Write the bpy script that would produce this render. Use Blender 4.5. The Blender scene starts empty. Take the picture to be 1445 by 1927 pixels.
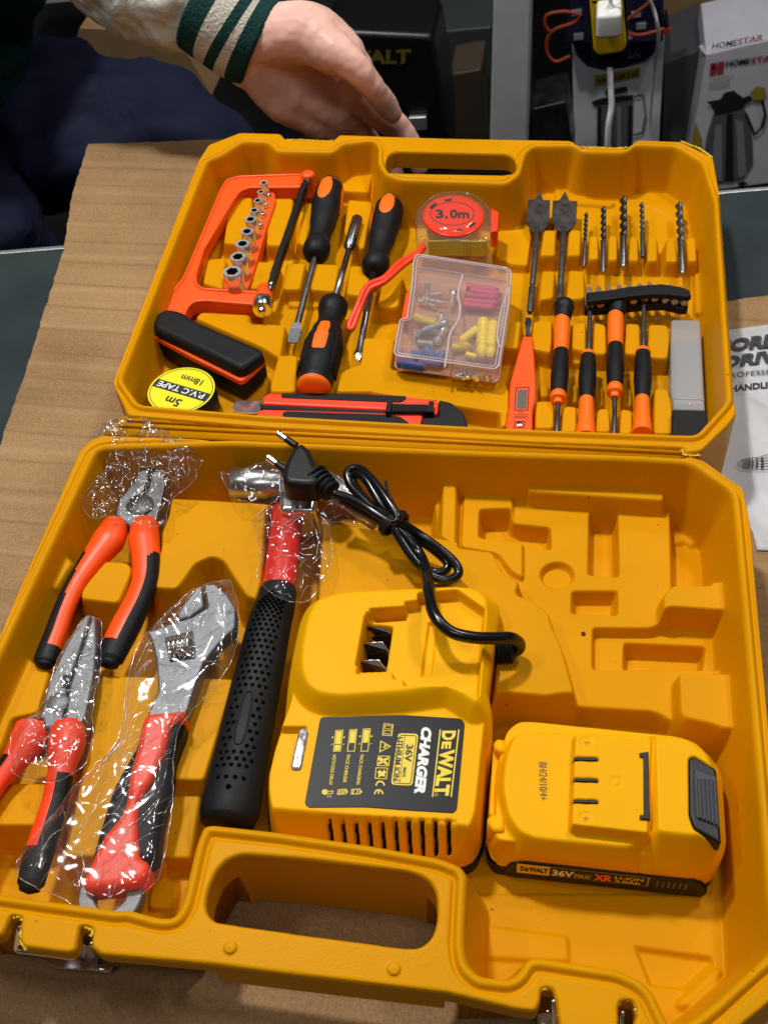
import bpy, bmesh, math, random
import numpy as np
from mathutils import Vector, Matrix, Euler
from mathutils import noise as mnoise

random.seed(7)
sc = bpy.context.scene
C = sc.collection
# ------------------------------------------------------------------ camera
FPX = 2105.0
PP = (722.5, 963.5)
AX = Vector((0.98895925, 0.06545528, -0.13294817))   # world X seen from the lens (right, down, forward)
AY = Vector((0.13645516, -0.75211146, 0.64475448))
AZ = Vector((-0.05778925, -0.65577737, -0.75273929))
RIM = 0.055
CAM = Vector((0, 0, 0.4904 + RIM))
cam_d = bpy.data.cameras.new('camera')
cam = bpy.data.objects.new('camera', cam_d); C.objects.link(cam)
right = Vector((AX[0], AY[0], AZ[0])); down = Vector((AX[1], AY[1], AZ[1])); fwd = Vector((AX[2], AY[2], AZ[2]))
m = Matrix.Identity(4)
for i in range(3):
    m[i][0] = right[i]; m[i][1] = -down[i]; m[i][2] = -fwd[i]; m[i][3] = CAM[i]
cam.matrix_world = m
cam_d.sensor_fit = 'VERTICAL'; cam_d.sensor_height = 36; cam_d.lens = FPX / 1927 * 36
cam_d.clip_start = 0.02; cam_d.clip_end = 60
cam_d.dof.use_dof = True; cam_d.dof.focus_distance = 0.66; cam_d.dof.aperture_fstop = 20.0
sc.camera = cam
# ------------------------------------------------------------------ world and lamps (ceiling lamps of the shop, one more added over the back)
wd = bpy.data.worlds.new('World'); sc.world = wd; wd.use_nodes = True
wd.node_tree.nodes['Background'].inputs[0].default_value = (0.80, 0.87, 1.0, 1)
wd.node_tree.nodes['Background'].inputs[1].default_value = 0.042
sc.view_settings.view_transform = 'Standard'; sc.view_settings.look = 'None'
sc.view_settings.gamma = 1; sc.view_settings.exposure = 0.0
def lamp(name, loc, size, power, col=(1, 0.98, 0.94), target=(-0.05, 0.45, 0), sy=None):
    l = bpy.data.lights.new(name, 'AREA'); l.shape = 'RECTANGLE' if sy else 'DISK'; l.size = size
    if sy: l.size_y = sy
    l.energy = power; l.color = col
    o = bpy.data.objects.new(name, l); C.objects.link(o); o.location = loc
    o.rotation_euler = (Vector(target) - Vector(loc)).to_track_quat('-Z', 'Y').to_euler()
    return o
lamp('overhead_lamp', (-0.55, 1.05, 1.75), 0.16, 25)
lamp('overhead_lamp', (0.70, 1.20, 1.80), 0.20, 9)
lamp('overhead_lamp', (0.25, -0.35, 1.9), 0.9, 6, sy=0.18)
lamp('overhead_lamp', (0.55, 2.1, 2.0), 0.35, 8, target=(0.4, 2.0, -0.7))  # added lamp to brighten the boxes behind the counter
lamp('overhead_lamp', (-1.1, 0.3, 1.7), 0.25, 5)
try:
    sc.cycles.use_denoising = True
    sc.cycles.max_bounces = 10; sc.cycles.transparent_max_bounces = 24
    sc.cycles.caustics_reflective = False; sc.cycles.caustics_refractive = False
    sc.cycles.sample_clamp_indirect = 6
except Exception: pass

# ------------------------------------------------------------------ pixel -> world on real planes
def ray(px, py):
    d = right * (px - PP[0]) + down * (py - PP[1]) + fwd * FPX
    return d.normalized()
def P(px, py, z=0.0):
    d = ray(px, py); return CAM + d * ((z - CAM.z) / d.z)
def PY(px, py, y):                       # on the upright plane at depth y
    d = ray(px, py); return CAM + d * ((y - CAM.y) / d.y)
def PD(px, py, dist):
    return CAM + ray(px, py) * dist
def mpp(px, py, z=0.0):                  # metres per picture pixel there
    p = P(px, py, z) - CAM; return p.dot(fwd) / FPX
def zm(ox, oy, s):                       # coordinates read off an enlarged crop
    return lambda *pts: [(ox + x / s, oy + y / s) for x, y in pts]
Z3 = zm(200, 300, 2.4083); Z4 = zm(640, 240, 3.6125); Z5 = zm(940, 240, 2.861)
ZA = zm(0, 760, 2.89); ZB = zm(0, 1250, 2.89); ZC = zm(360, 780, 2.676); ZD = zm(360, 1300, 2.4083)
ZE = zm(840, 820, 2.388); ZF = zm(840, 1300, 2.388); ZG = zm(480, 1080, 2.89)
ZH = zm(940, 560, 3.44); ZI = zm(1060, 340, 4.817); ZJ = zm(700, 480, 5.16); ZK = zm(400, 700, 2.779)
ZL = zm(0, 0, 2.0); ZM = zm(723, 0, 2.0); ZN = zm(1000, 0, 3.247); ZO = zm(0, 1640, 5.558); ZQ = zm(980, 1780, 5.558)
ZR = zm(1320, 560, 3.855)

# ------------------------------------------------------------------ materials
def mat(name, col, rough=0.5, metal=0.0, bump=0.0, bscale=300, spec=0.5, coat=0.0, var=0.0, vscale=30, trans=0.0, alpha=1.0, sss=0.0, bdist=0.0006, ior=1.45, emit=None, scr=0.0):
    m = bpy.data.materials.new(name); m.use_nodes = True
    nt = m.node_tree; b = nt.nodes['Principled BSDF']
    b.inputs['Base Color'].default_value = (*col, 1); b.inputs['Roughness'].default_value = rough
    b.inputs['Metallic'].default_value = metal; b.inputs['Specular IOR Level'].default_value = spec
    b.inputs['IOR'].default_value = ior
    if coat: b.inputs['Coat Weight'].default_value = coat; b.inputs['Coat Roughness'].default_value = 0.08
    if trans: b.inputs['Transmission Weight'].default_value = trans
    if alpha < 1: b.inputs['Alpha'].default_value = alpha
    if sss: b.inputs['Subsurface Weight'].default_value = sss; b.inputs['Subsurface Radius'].default_value = (0.01, 0.004, 0.002); b.inputs['Subsurface Scale'].default_value = 0.6
    if emit: b.inputs['Emission Color'].default_value = (*emit[0], 1); b.inputs['Emission Strength'].default_value = emit[1]
    tc = nt.nodes.new('ShaderNodeTexCoord')
    if bump:
        n = nt.nodes.new('ShaderNodeTexNoise'); n.inputs['Scale'].default_value = bscale; n.inputs['Detail'].default_value = 3
        bp = nt.nodes.new('ShaderNodeBump'); bp.inputs['Strength'].default_value = bump; bp.inputs['Distance'].default_value = bdist
        nt.links.new(tc.outputs['Object'], n.inputs['Vector']); nt.links.new(n.outputs['Fac'], bp.inputs['Height'])
        nt.links.new(bp.outputs['Normal'], b.inputs['Normal'])
    if var or scr:
        n2 = nt.nodes.new('ShaderNodeTexNoise'); n2.inputs['Scale'].default_value = vscale; n2.inputs['Detail'].default_value = 5
        nt.links.new(tc.outputs['Object'], n2.inputs['Vector'])
        mp = nt.nodes.new('ShaderNodeMapRange'); mp.inputs['From Min'].default_value = 0.3; mp.inputs['From Max'].default_value = 0.7
        mp.inputs['To Min'].default_value = 1 - var; mp.inputs['To Max'].default_value = 1 + var
        nt.links.new(n2.outputs['Fac'], mp.inputs['Value'])
        mx = nt.nodes.new('ShaderNodeVectorMath'); mx.operation = 'SCALE'; mx.inputs[0].default_value = col
        nt.links.new(mp.outputs[0], mx.inputs['Scale']); nt.links.new(mx.outputs[0], b.inputs['Base Color'])
        mr = nt.nodes.new('ShaderNodeMapRange'); mr.inputs['From Min'].default_value = 0.3; mr.inputs['From Max'].default_value = 0.7
        mr.inputs['To Min'].default_value = max(0.02, rough * (1 - 1.5 * var - scr)); mr.inputs['To Max'].default_value = min(1, rough * (1 + 1.5 * var + scr))
        nt.links.new(n2.outputs['Fac'], mr.inputs['Value']); nt.links.new(mr.outputs[0], b.inputs['Roughness'])
    return m
M = {}
M['case'] = mat('case_yellow', (0.665, 0.282, 0.0006), 0.40, bump=0.30, bscale=900, var=0.06, vscale=14, bdist=0.0004, spec=0.20)
M['flash'] = mat('torn_plastic_edge', (0.85, 0.60, 0.03), 0.6, bump=0.6, bscale=500)
nt = M['case'].node_tree; bs = nt.nodes['Principled BSDF']; src = bs.inputs['Base Color'].links[0].from_socket
n_ = nt.nodes.new('ShaderNodeTexNoise'); n_.inputs['Scale'].default_value = 300; n_.inputs['Detail'].default_value = 1; nt.links.new(nt.nodes['Texture Coordinate'].outputs['Object'], n_.inputs['Vector'])
g_ = nt.nodes.new('ShaderNodeMath'); g_.operation = 'GREATER_THAN'; g_.inputs[1].default_value = 0.80; nt.links.new(n_.outputs['Fac'], g_.inputs[0])
x_ = nt.nodes.new('ShaderNodeMix'); x_.data_type = 'RGBA'; x_.inputs[7].default_value = (0.16, 0.07, 0.01, 1); nt.links.new(g_.outputs[0], x_.inputs[0]); nt.links.new(src, x_.inputs[6]); nt.links.new(x_.outputs[2], bs.inputs['Base Color'])
M['charger'] = mat('charger_yellow', (0.88, 0.42, 0.001), 0.42, spec=0.22, bump=0.25, bscale=1500, bdist=0.0002, var=0.02)
M['black'] = mat('black_plastic', (0.008, 0.008, 0.009), 0.42, spec=0.35, bump=0.15, bscale=700, var=0.1)
M['rubber'] = mat('black_rubber', (0.008, 0.008, 0.009), 0.5, spec=0.25, bump=0.3, bscale=900, var=0.1)
M['cable'] = mat('black_cable', (0.006, 0.006, 0.007), 0.22, spec=0.6)
M['orange'] = mat('orange_plastic', (0.95, 0.10, 0.008), 0.38, bump=0.1, bscale=700, var=0.03)
M['plier'] = mat('plier_orange', (1.0, 0.085, 0.004), 0.4, bump=0.15, bscale=300, var=0.05)
M['neon'] = mat('neon_orange', (1.0, 0.17, 0.004), 0.45, bump=0.1, bscale=500, var=0.03)
M['redorange'] = mat('red_orange_rubber', (1.0, 0.060, 0.014), 0.40, bump=0.15, bscale=300, var=0.06)
M['red'] = mat('red_plastic', (0.80, 0.02, 0.012), 0.35, var=0.04)
M['chrome'] = mat('chrome', (0.90, 0.90, 0.90), 0.20, 1.0, var=0.05)
M['steel'] = mat('steel', (0.27, 0.27, 0.28), 0.30, 1.0, bump=0.08, bscale=800, var=0.10, vscale=60)
M['brushed'] = mat('satin_silver', (0.20, 0.205, 0.215), 0.50, 0.75, bump=0.25, bscale=1300, var=0.10, vscale=60)
M['dark_steel'] = mat('dark_steel', (0.085, 0.08, 0.078), 0.42, 0.75, bump=0.3, bscale=700, var=0.15, vscale=150)
M['bit'] = mat('bit_steel', (0.50, 0.46, 0.40), 0.34, 0.7, var=0.1)
M['fluted'] = mat('black_oxide', (0.04, 0.037, 0.035), 0.35, 0.7, var=0.2, vscale=200)
def obj_world_noise(): pass

M['socket_steel'] = mat('bright_plated_steel', (0.92, 0.92, 0.92), 0.22, 0.7, var=0.05)

for k_, t_ in (('case', (1.0, 0.72, 0.25, 1)), ('charger', (1.0, 0.76, 0.3, 1))): M[k_].node_tree.nodes['Principled BSDF'].inputs['Specular Tint'].default_value = t_
# ------------------------------------------------------------------ scene graph helpers
ORG = {}
def thing(name, label, cat, loc=(0, 0, 0), group=None, kind=None):
    o = bpy.data.objects.new(name, None); o.empty_display_size = 0.02; C.objects.link(o)
    o.location = loc; ORG[o] = Vector(loc); tag(o, label, cat, group, kind); return o
def tag(o, label=None, cat=None, group=None, kind=None):
    if label: o['label'] = label
    if cat: o['category'] = cat
    if group: o['group'] = group
    if kind: o['kind'] = kind
    return o
def finish(name, me, m, parent=None, smooth=True, bevel=0, seg=2, angle=40):
    """me in world coordinates -> object, child of parent, or with its own origin at its base"""
    if parent is not None: org = ORG[parent]
    else:
        co = np.zeros(len(me.vertices) * 3); me.vertices.foreach_get('co', co); co = co.reshape(-1, 3)
        org = Vector(((co[:, 0].min() + co[:, 0].max()) / 2, (co[:, 1].min() + co[:, 1].max()) / 2, co[:, 2].min()))
    me.transform(Matrix.Translation(-org))
    if m is not None:
        for k in (m if isinstance(m, (list, tuple)) else [m]): me.materials.append(M[k] if isinstance(k, str) else k)
    if smooth is True: me.shade_smooth()
    o = bpy.data.objects.new(name, me); C.objects.link(o); ORG[o] = org
    if parent is not None: o.parent = parent
    else: o.location = org
    if bevel:
        b = o.modifiers.new('b', 'BEVEL'); b.width = bevel; b.segments = seg; b.limit_method = 'ANGLE'; b.angle_limit = math.radians(angle)
        w = o.modifiers.new('w', 'WEIGHTED_NORMAL'); w.keep_sharp = True
        me.shade_smooth()
    return o
def bm_new(): return bmesh.new()
def bm_finish(name, bm, m, parent=None, **k):
    bmesh.ops.recalc_face_normals(bm, faces=bm.faces[:])
    me = bpy.data.meshes.new(name); bm.to_mesh(me); bm.free(); me.update()
    return finish(name, me, m, parent, **k)
def fillet(pts, r, n=4):
    """round the corners of a closed 2-D/3-D polygon"""
    out = []; N = len(pts)
    for i in range(N):
        a, b, c = Vector(pts[i - 1]), Vector(pts[i]), Vector(pts[(i + 1) % N])
        d1, d2 = (a - b), (c - b); l1, l2 = d1.length, d2.length
        if l1 < 1e-7 or l2 < 1e-7: continue
        rr = r[i] if isinstance(r, (list, tuple)) else r
        t = min(rr, l1 * 0.45, l2 * 0.45)
        p1 = b + d1 / l1 * t; p2 = b + d2 / l2 * t
        for k in range(n + 1):
            s = k / n; out.append(p1 * (1 - s) ** 2 + b * 2 * s * (1 - s) + p2 * s * s)
    return out
def add_loft(bm, rings, cap0=True, cap1=True, mi=0):
    vs = [[bm.verts.new(p) for p in r] for r in rings]; n = len(vs[0]); fs = []
    for a, b in zip(vs[:-1], vs[1:]):
        for i in range(n):
            fs.append(bm.faces.new((a[i], a[(i + 1) % n], b[(i + 1) % n], b[i])))
    if cap0: fs.append(bm.faces.new(vs[0][::-1]))
    if cap1: fs.append(bm.faces.new(vs[-1]))
    for f in fs: f.material_index = mi
    return vs
def inset_ring(ring, d):
    """offset a closed ring (roughly planar) inward by d in its own plane"""
    n = Vector((0, 0, 0)); N = len(ring)
    for i in range(N):
        a, b = ring[i], ring[(i + 1) % N]; n += a.cross(b)
    n.normalize(); out = []
    for i in range(N):
        a, b, c = ring[i - 1], ring[i], ring[(i + 1) % N]
        e1 = (b - a); e2 = (c - b)
        if e1.length < 1e-9: e1 = e2
        if e2.length < 1e-9: e2 = e1
        n1 = n.cross(e1.normalized()); n2 = n.cross(e2.normalized()); t = (n1 + n2)
        if t.length < 1e-6: t = n1
        t.normalize(); out.append(b + t * d / max(0.5, t.dot(n1)))
    return out
def slab(name, pts, z0, z1, m, parent=None, r=0.0, bev=0.0008, add=None, mi=0, n=4, seg=3, taper=0.0):
    """outline (picture px, traced at height z1) made into a solid between z0 and z1 with rounded rims"""
    ring = [P(x, y, z1) for x, y in pts]
    return slabw(name, ring, z0, z1, m, parent, r, bev, add, mi, n, seg, taper)
from mathutils.geometry import delaunay_2d_cdt
def add_cap(bm, ring, mi=0, up=True):
    z = ring[0].z; r = delaunay_2d_cdt([Vector((p.x, p.y)) for p in ring], [], [list(range(len(ring)))], 1, 1e-7)
    vs = [bm.verts.new((v.x, v.y, z)) for v in r[0]]
    for f in r[2]:
        try: q = bm.faces.new([vs[i] for i in f])
        except ValueError: continue
        q.material_index = mi; q.normal_update()
        if (q.normal.z < 0) == up: q.normal_flip()
    for v in vs:
        if not v.link_faces: bm.verts.remove(v)
def slabw(name, ring, z0, z1, m, parent=None, r=0.0, bev=0.0008, add=None, mi=0, n=4, seg=3, taper=0.0):
    ring = [Vector((p[0], p[1], z1)) for p in ring]
    if r: ring = fillet(ring, r, n)
    bm = add or bm_new(); rings = []
    bot = inset_ring(ring, -taper) if taper else ring
    def at(rg, z): return [Vector((p.x, p.y, z)) for p in rg]
    rings.append(at(bot, z0))
    if bev > 0:
        rings.append(at(ring, z1 - bev))
        for k in range(1, seg + 1):
            a = k / seg * math.pi / 2
            rings.append(at(inset_ring(ring, bev * (1 - math.cos(a))), z1 - bev + bev * math.sin(a)))
        rings.append(at(inset_ring(ring, bev + 0.00008), z1))
    else: rings.append(at(ring, z1))
    add_loft(bm, rings, mi=mi, cap0=False, cap1=False); add_cap(bm, rings[-1], mi, True); add_cap(bm, rings[0], mi, False)
    if add is not None: return
    o = bm_finish(name, bm, m, parent, smooth=False)
    sharp(o.data, 50); return o
def sharp(me, ang=40):
    me.shade_smooth()
    try: me.set_sharp_from_angle(angle=math.radians(ang))
    except Exception: pass
def frame_of(d):
    d = d.normalized(); up = Vector((0, 0, 1)) if abs(d.z) < 0.95 else Vector((0, 1, 0))
    s = d.cross(up).normalized(); u = s.cross(d).normalized(); return s, u
def add_lathe(bm, p0, p1, prof, segs=20, mi=0, flat=1.0, cap=True, mod=None):
    """prof: (t along p0->p1, radius m[, material index])"""
    d = p1 - p0; s, u = frame_of(d); rings = []
    for q in prof:
        t, r = q[0], q[1]; c = p0 + d * t
        rg = []
        for k in range(segs):
            a = 2 * math.pi * k / segs; rr = r * (mod(t, a) if mod else 1)
            rg.append(c + s * (math.cos(a) * rr) + u * (math.sin(a) * rr * flat))
        rings.append(rg)
    vs = [[bm.verts.new(p) for p in r] for r in rings]
    for j, (a, b) in enumerate(zip(vs[:-1], vs[1:])):
        for i in range(segs):
            f = bm.faces.new((a[i], a[(i + 1) % segs], b[(i + 1) % segs], b[i]))
            f.material_index = prof[j][2] if len(prof[j]) > 2 else mi
    if cap:
        f = bm.faces.new(vs[0][::-1]); f.material_index = prof[0][2] if len(prof[0]) > 2 else mi
        f = bm.faces.new(vs[-1]); f.material_index = prof[-1][2] if len(prof[-1]) > 2 else mi
def lathe(name, p0, p1, prof, m, parent=None, segs=24, flat=1.0, ang=50, mod=None):
    bm = bm_new(); add_lathe(bm, p0, p1, prof, segs, flat=flat, mod=mod)
    o = bm_finish(name, bm, m, parent, smooth=False); sharp(o.data, ang); return o
def catmull(pts, n=8, closed=False):
    pts = [Vector(p) for p in pts]; N = len(pts); out = []
    rng = range(N if closed else N - 1)
    for i in rng:
        p1, p2 = pts[i], pts[(i + 1) % N]
        p0 = pts[i - 1] if (closed or i > 0) else p1 * 2 - p2
        p3 = pts[(i + 2) % N] if (closed or i + 2 < N) else p2 * 2 - p1
        for k in range(n):
            t = k / n
            out.append(0.5 * ((2 * p1) + (-p0 + p2) * t + (2 * p0 - 5 * p1 + 4 * p2 - p3) * t * t + (-p0 + 3 * p1 - 3 * p2 + p3) * t ** 3))
    if not closed: out.append(pts[-1])
    return out
def add_tube(bm, path, r, segs=12, mi=0, closed=False, flat=1.0, up=None):
    N = len(path); vs = []; prev = None
    for i in range(N):
        a = path[i - 1] if (i > 0 or closed) else path[i]; b = path[(i + 1) % N] if (i < N - 1 or closed) else path[i]
        t = (b - a).normalized()
        if prev is None: s, u = frame_of(t)
        else:
            s = prev - t * prev.dot(t)
            if s.length < 1e-6: s, _ = frame_of(t)
            s.normalize(); 
        if up is not None:
            s = t.cross(up).normalized()
        u = s.cross(t).normalized(); prev = s
        rr = r(i / (N - 1)) if callable(r) else r
        vs.append([bm.verts.new(path[i] + s * (math.cos(2 * math.pi * k / segs) * rr) + u * (math.sin(2 * math.pi * k / segs) * rr * flat)) for k in range(segs)])
    for j in range(N if closed else N - 1):
        a, b = vs[j], vs[(j + 1) % N]
        for k in range(segs):
            f = bm.faces.new((a[k], a[(k + 1) % segs], b[(k + 1) % segs], b[k])); f.material_index = mi
    if not closed:
        for f in (bm.faces.new(vs[0][::-1]), bm.faces.new(vs[-1])): f.material_index = mi
def tube(name, path, r, m, parent=None, segs=12, closed=False, flat=1.0, up=None):
    bm = bm_new(); add_tube(bm, path, r, segs, closed=closed, flat=flat, up=up); return bm_finish(name, bm, m, parent)
def add_box(bm, c, sx, sy, sz, rot=None, mi=0):
    r = rot or Matrix.Identity(3); vs = []
    for x in (-1, 1):
        for y in (-1, 1):
            for z in (-1, 1): vs.append(bm.verts.new(Vector(c) + r @ Vector((x * sx / 2, y * sy / 2, z * sz / 2))))
    for q in ((0, 1, 3, 2), (4, 6, 7, 5), (0, 4, 5, 1), (2, 3, 7, 6), (0, 2, 6, 4), (1, 5, 7, 3)):
        f = bm.faces.new([vs[i] for i in q]); f.material_index = mi
# flat lettering fitted to a parallelogram given by bottom-left, bottom-right and top-left corners
def text_mesh(s, bold=0.0, spacing=1.0):
    cu = bpy.data.curves.new('t', 'FONT'); cu.body = s; cu.size = 1; cu.offset = bold; cu.space_character = spacing
    cu.resolution_u = 3
    o = bpy.data.objects.new('t', cu); C.objects.link(o)
    bpy.context.view_layer.update()
    me = bpy.data.meshes.new_from_object(o.evaluated_get(bpy.context.evaluated_depsgraph_get()))
    bpy.data.objects.remove(o); bpy.data.curves.remove(cu)
    co = np.zeros(len(me.vertices) * 3); me.vertices.foreach_get('co', co); co = co.reshape(-1, 3)
    faces = [tuple(p.vertices) for p in me.polygons]; bpy.data.meshes.remove(me)
    return co, faces
def add_text(bm, s, bl, br, tl, mi=0, bold=0.0, spacing=1.0, lift=0.00015, full=False):
    co, faces = text_mesh(s, bold, spacing)
    x0, x1 = co[:, 0].min(), co[:, 0].max(); y0, y1 = co[:, 1].min(), co[:, 1].max()
    if not full: y0 = 0.0 if not any(ch in s for ch in 'gjpqy') else y0
    bl, br, tl = Vector(bl), Vector(br), Vector(tl); u = br - bl; v = tl - bl; n = u.cross(v).normalized() * lift
    vs = [bm.verts.new(bl + u * ((c[0] - x0) / (x1 - x0)) + v * ((c[1] - y0) / max(1e-6, y1 - y0)) + n) for c in co]
    for f in faces:
        try: bm.faces.new([vs[i] for i in f]).material_index = mi
        except ValueError: pass
def add_poly(bm, pts, lift=0.00015, mi=0):
    pts = [Vector(p) for p in pts]; n = Vector((0, 0, 0))
    for i in range(len(pts)): n += (pts[i] - pts[0]).cross(pts[(i + 1) % len(pts)] - pts[0])
    n.normalize()
    f = bm.faces.new([bm.verts.new(p + n * lift) for p in pts]); f.material_index = mi; return f
def add_frame(bm, pts, w, lift=0.00015, mi=0):
    """outline of a polygon as a flat band of width w"""
    pts = [Vector(p) for p in pts]; ins = inset_ring(pts, w); n = Vector((0, 0, 0))
    for i in range(len(pts)): n += (pts[i] - pts[0]).cross(pts[(i + 1) % len(pts)] - pts[0])
    n = n.normalized() * lift
    a = [bm.verts.new(p + n) for p in pts]; b = [bm.verts.new(p + n) for p in ins]; N = len(pts)
    for i in range(N):
        f = bm.faces.new((a[i], a[(i + 1) % N], b[(i + 1) % N], b[i])); f.material_index = mi
class Quad:
    """local flat frame: u right, v up, origin bottom-left, from three world corners"""
    def __init__(s, bl, br, tl): s.o = Vector(bl); s.u = Vector(br) - s.o; s.v = Vector(tl) - s.o
    def __call__(s, x, y): return s.o + s.u * x + s.v * y
    def text(s, bm, t, x0, x1, y0, y1, **k): add_text(bm, t, s(x0, y0), s(x1, y0), s(x0, y1), **k)
    def poly(s, bm, pts, **k): add_poly(bm, [s(*p) for p in pts], **k)
    def rect(s, bm, x0, x1, y0, y1, **k): add_poly(bm, [s(x0, y0), s(x1, y0), s(x1, y1), s(x0, y1)], **k)
    def frame(s, bm, x0, x1, y0, y1, w, **k): add_frame(bm, [s(x0, y0), s(x1, y0), s(x1, y1), s(x0, y1)], w, **k)

# ------------------------------------------------------------------ moulded trays: a height field over real metres
class Field:
    def __init__(s, x0, x1, y0, y1, step, h0):
        s.step = step; s.x = np.arange(x0, x1, step); s.y = np.arange(y0, y1, step)
        s.X, s.Y = np.meshgrid(s.x, s.y); s.h = np.full(s.X.shape, float(h0)); s.mi = np.zeros(s.X.shape, int)
    def sd(s, poly, margin=0.03):
        """signed distance, positive inside"""
        pts = np.array([(p[0], p[1]) for p in poly])
        x0, y0 = pts.min(0) - margin; x1, y1 = pts.max(0) + margin
        i0, i1 = np.searchsorted(s.x, [x0, x1]); j0, j1 = np.searchsorted(s.y, [y0, y1])
        X = s.X[j0:j1, i0:i1]; Y = s.Y[j0:j1, i0:i1]; d = np.full(X.shape, 1e9); ins = np.zeros(X.shape, bool)
        n = len(pts)
        for k in range(n):
            ax, ay = pts[k]; bx, by = pts[(k + 1) % n]; ex, ey = bx - ax, by - ay; L = ex * ex + ey * ey
            if L < 1e-14: continue
            t = np.clip(((X - ax) * ex + (Y - ay) * ey) / L, 0, 1)
            dd = (X - ax - t * ex) ** 2 + (Y - ay - t * ey) ** 2; d = np.minimum(d, dd)
            c = ((ay > Y) != (by > Y))
            if ey != 0: ins ^= c & (X < (bx - ax) * (Y - ay) / ey + ax)
        d = np.sqrt(d); d[~ins] *= -1
        return (slice(j0, j1), slice(i0, i1)), d
    def poly(s, pts, z, r): return fillet([P(x, y, z).to_2d() for x, y in pts], r)
    def raise_(s, pts, z, r=0.003, k=6.0, e=0.0009):
        sl, d = s.sd(s.poly(pts, z, r)); q = np.maximum(-d + e, 0)
        g = z - k * (np.sqrt(q * q + e * e) - e); s.h[sl] = np.maximum(s.h[sl], g)
    def cut(s, pts, zs, zf, r=0.0025, k=6.0):
        sl, d = s.sd(s.poly(pts, zs, r)); g = np.maximum(zf, zs - k * d); s.h[sl] = np.minimum(s.h[sl], g)
    def lip(s, pts, z, off, w, amp, r=0.003):
        sl, d = s.sd(s.poly(pts, z, r)); s.h[sl] += amp * np.exp(-((-d - off) / w) ** 2)
    def blur(s, n=1):
        for _ in range(n):
            h = np.pad(s.h, 1, mode='edge'); h = (h[:-2] + 2 * h[1:-1] + h[2:]) / 4; s.h = (h[:, :-2] + 2 * h[:, 1:-1] + h[:, 2:]) / 4
    def build(s, name, outline, bottom, holes, m, parent, r=0.004, zrim=RIM, plates=()):
        """outline/holes: world 2-D polygons; plates: (polygon, underside height) for the overhanging grips"""
        bz = np.full(s.h.shape, float(bottom))
        for pl, zb in plates:
            sl, d = s.sd(pl); bz[sl] = np.where(d > 0, zb, bz[sl])
        D = np.full(s.h.shape, -1.0); sl, d = s.sd(outline); D[sl] = d
        for hpoly in holes:
            sl, d = s.sd(hpoly); D[sl] = np.minimum(D[sl], -d)
        e = 0.0016; q = np.clip((e - D) / e, 0, 1)                       # rounded outer edge then a steep wall
        h = s.h - 0.0022 * (1 - np.sqrt(1 - q ** 2 * 0.999))
        h = np.where(D < 0, bz, np.maximum(h, bz))
        keep = D > -s.step * 0.75
        J, I = s.h.shape; idx = np.full((J, I), -1, int)
        f = keep[:-1, :-1] & keep[1:, :-1] & keep[:-1, 1:] & keep[1:, 1:]
        used = np.zeros((J, I), bool); used[:-1, :-1] |= f; used[1:, :-1] |= f; used[:-1, 1:] |= f; used[1:, 1:] |= f
        nn = int(used.sum()); idx[used] = np.arange(nn)
        co = np.stack([s.X[used], s.Y[used], h[used]], 1)
        q = np.stack([idx[:-1, :-1][f], idx[:-1, 1:][f], idx[1:, 1:][f], idx[1:, :-1][f]], 1)
        # boundary edges of the kept cells; their vertices move exactly onto the outline (D = 0)
        E = np.concatenate([q[:, [0, 1]], q[:, [1, 2]], q[:, [2, 3]], q[:, [3, 0]]]); key = E[:, 0] * nn + E[:, 1]; rev = E[:, 1] * nn + E[:, 0]
        B = E[~np.isin(key, rev)]
        bv = np.unique(B)
        gy, gx = np.gradient(D, s.step); Du = D[used][bv]; gxu = gx[used][bv]; gyu = gy[used][bv]; ln = np.hypot(gxu, gyu) + 1e-9
        mv = np.clip(Du, -s.step * 1.5, s.step * 1.5)
        co[bv, 0] -= gxu / ln * mv; co[bv, 1] -= gyu / ln * mv
        pl = lambda D0: None
        hb = h[used]; zz = s.h[used][bv] - 0.0022; co[bv, 2] = np.maximum(zz, bz[used][bv])
        co2 = co.copy(); co2[:, 2] = bz[used]
        topb = co[bv].copy()                                           # doubled rim so that the wall shades on its own
        wi = np.full(nn, -1, int); wi[bv] = np.arange(len(bv)) + 2 * nn
        wj = wi + len(bv); botb = co2[bv].copy()
        allco = np.concatenate([co, co2, topb, botb]); q2 = q[:, ::-1] + nn
        W = np.stack([wi[B[:, 1]], wi[B[:, 0]], wj[B[:, 0]], wj[B[:, 1]]], 1)
        # relax the wall loops so their spacing is even
        nxt = np.full(nn, -1, int); nxt[B[:, 0]] = B[:, 1]; prv = np.full(nn, -1, int); prv[B[:, 1]] = B[:, 0]
        for _ in range(3):
            t = (allco[nxt[bv]] + 2 * allco[bv] + allco[prv[bv]]) / 4
            ok = (nxt[bv] >= 0) & (prv[bv] >= 0); allco[bv[ok], :2] = t[ok][:, :2]
        for arr in (nn + bv, wi[bv], wj[bv]): allco[arr, :2] = allco[bv, :2]
        me = bpy.data.meshes.new(name)
        Q = np.concatenate([q, q2, W]).astype(np.int32)
        me.vertices.add(len(allco)); me.vertices.foreach_set('co', allco.ravel())
        me.loops.add(Q.size); me.loops.foreach_set('vertex_index', Q.ravel())
        me.polygons.add(len(Q)); me.polygons.foreach_set('loop_start', np.arange(0, Q.size, 4, dtype=np.int32))
        mi = np.zeros(len(Q), np.int32); mi[:len(q)] = s.mi[:-1, :-1][f]; me.polygons.foreach_set('material_index', mi)
        me.update(calc_edges=True)
        return finish(name, me, m, parent)
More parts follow.
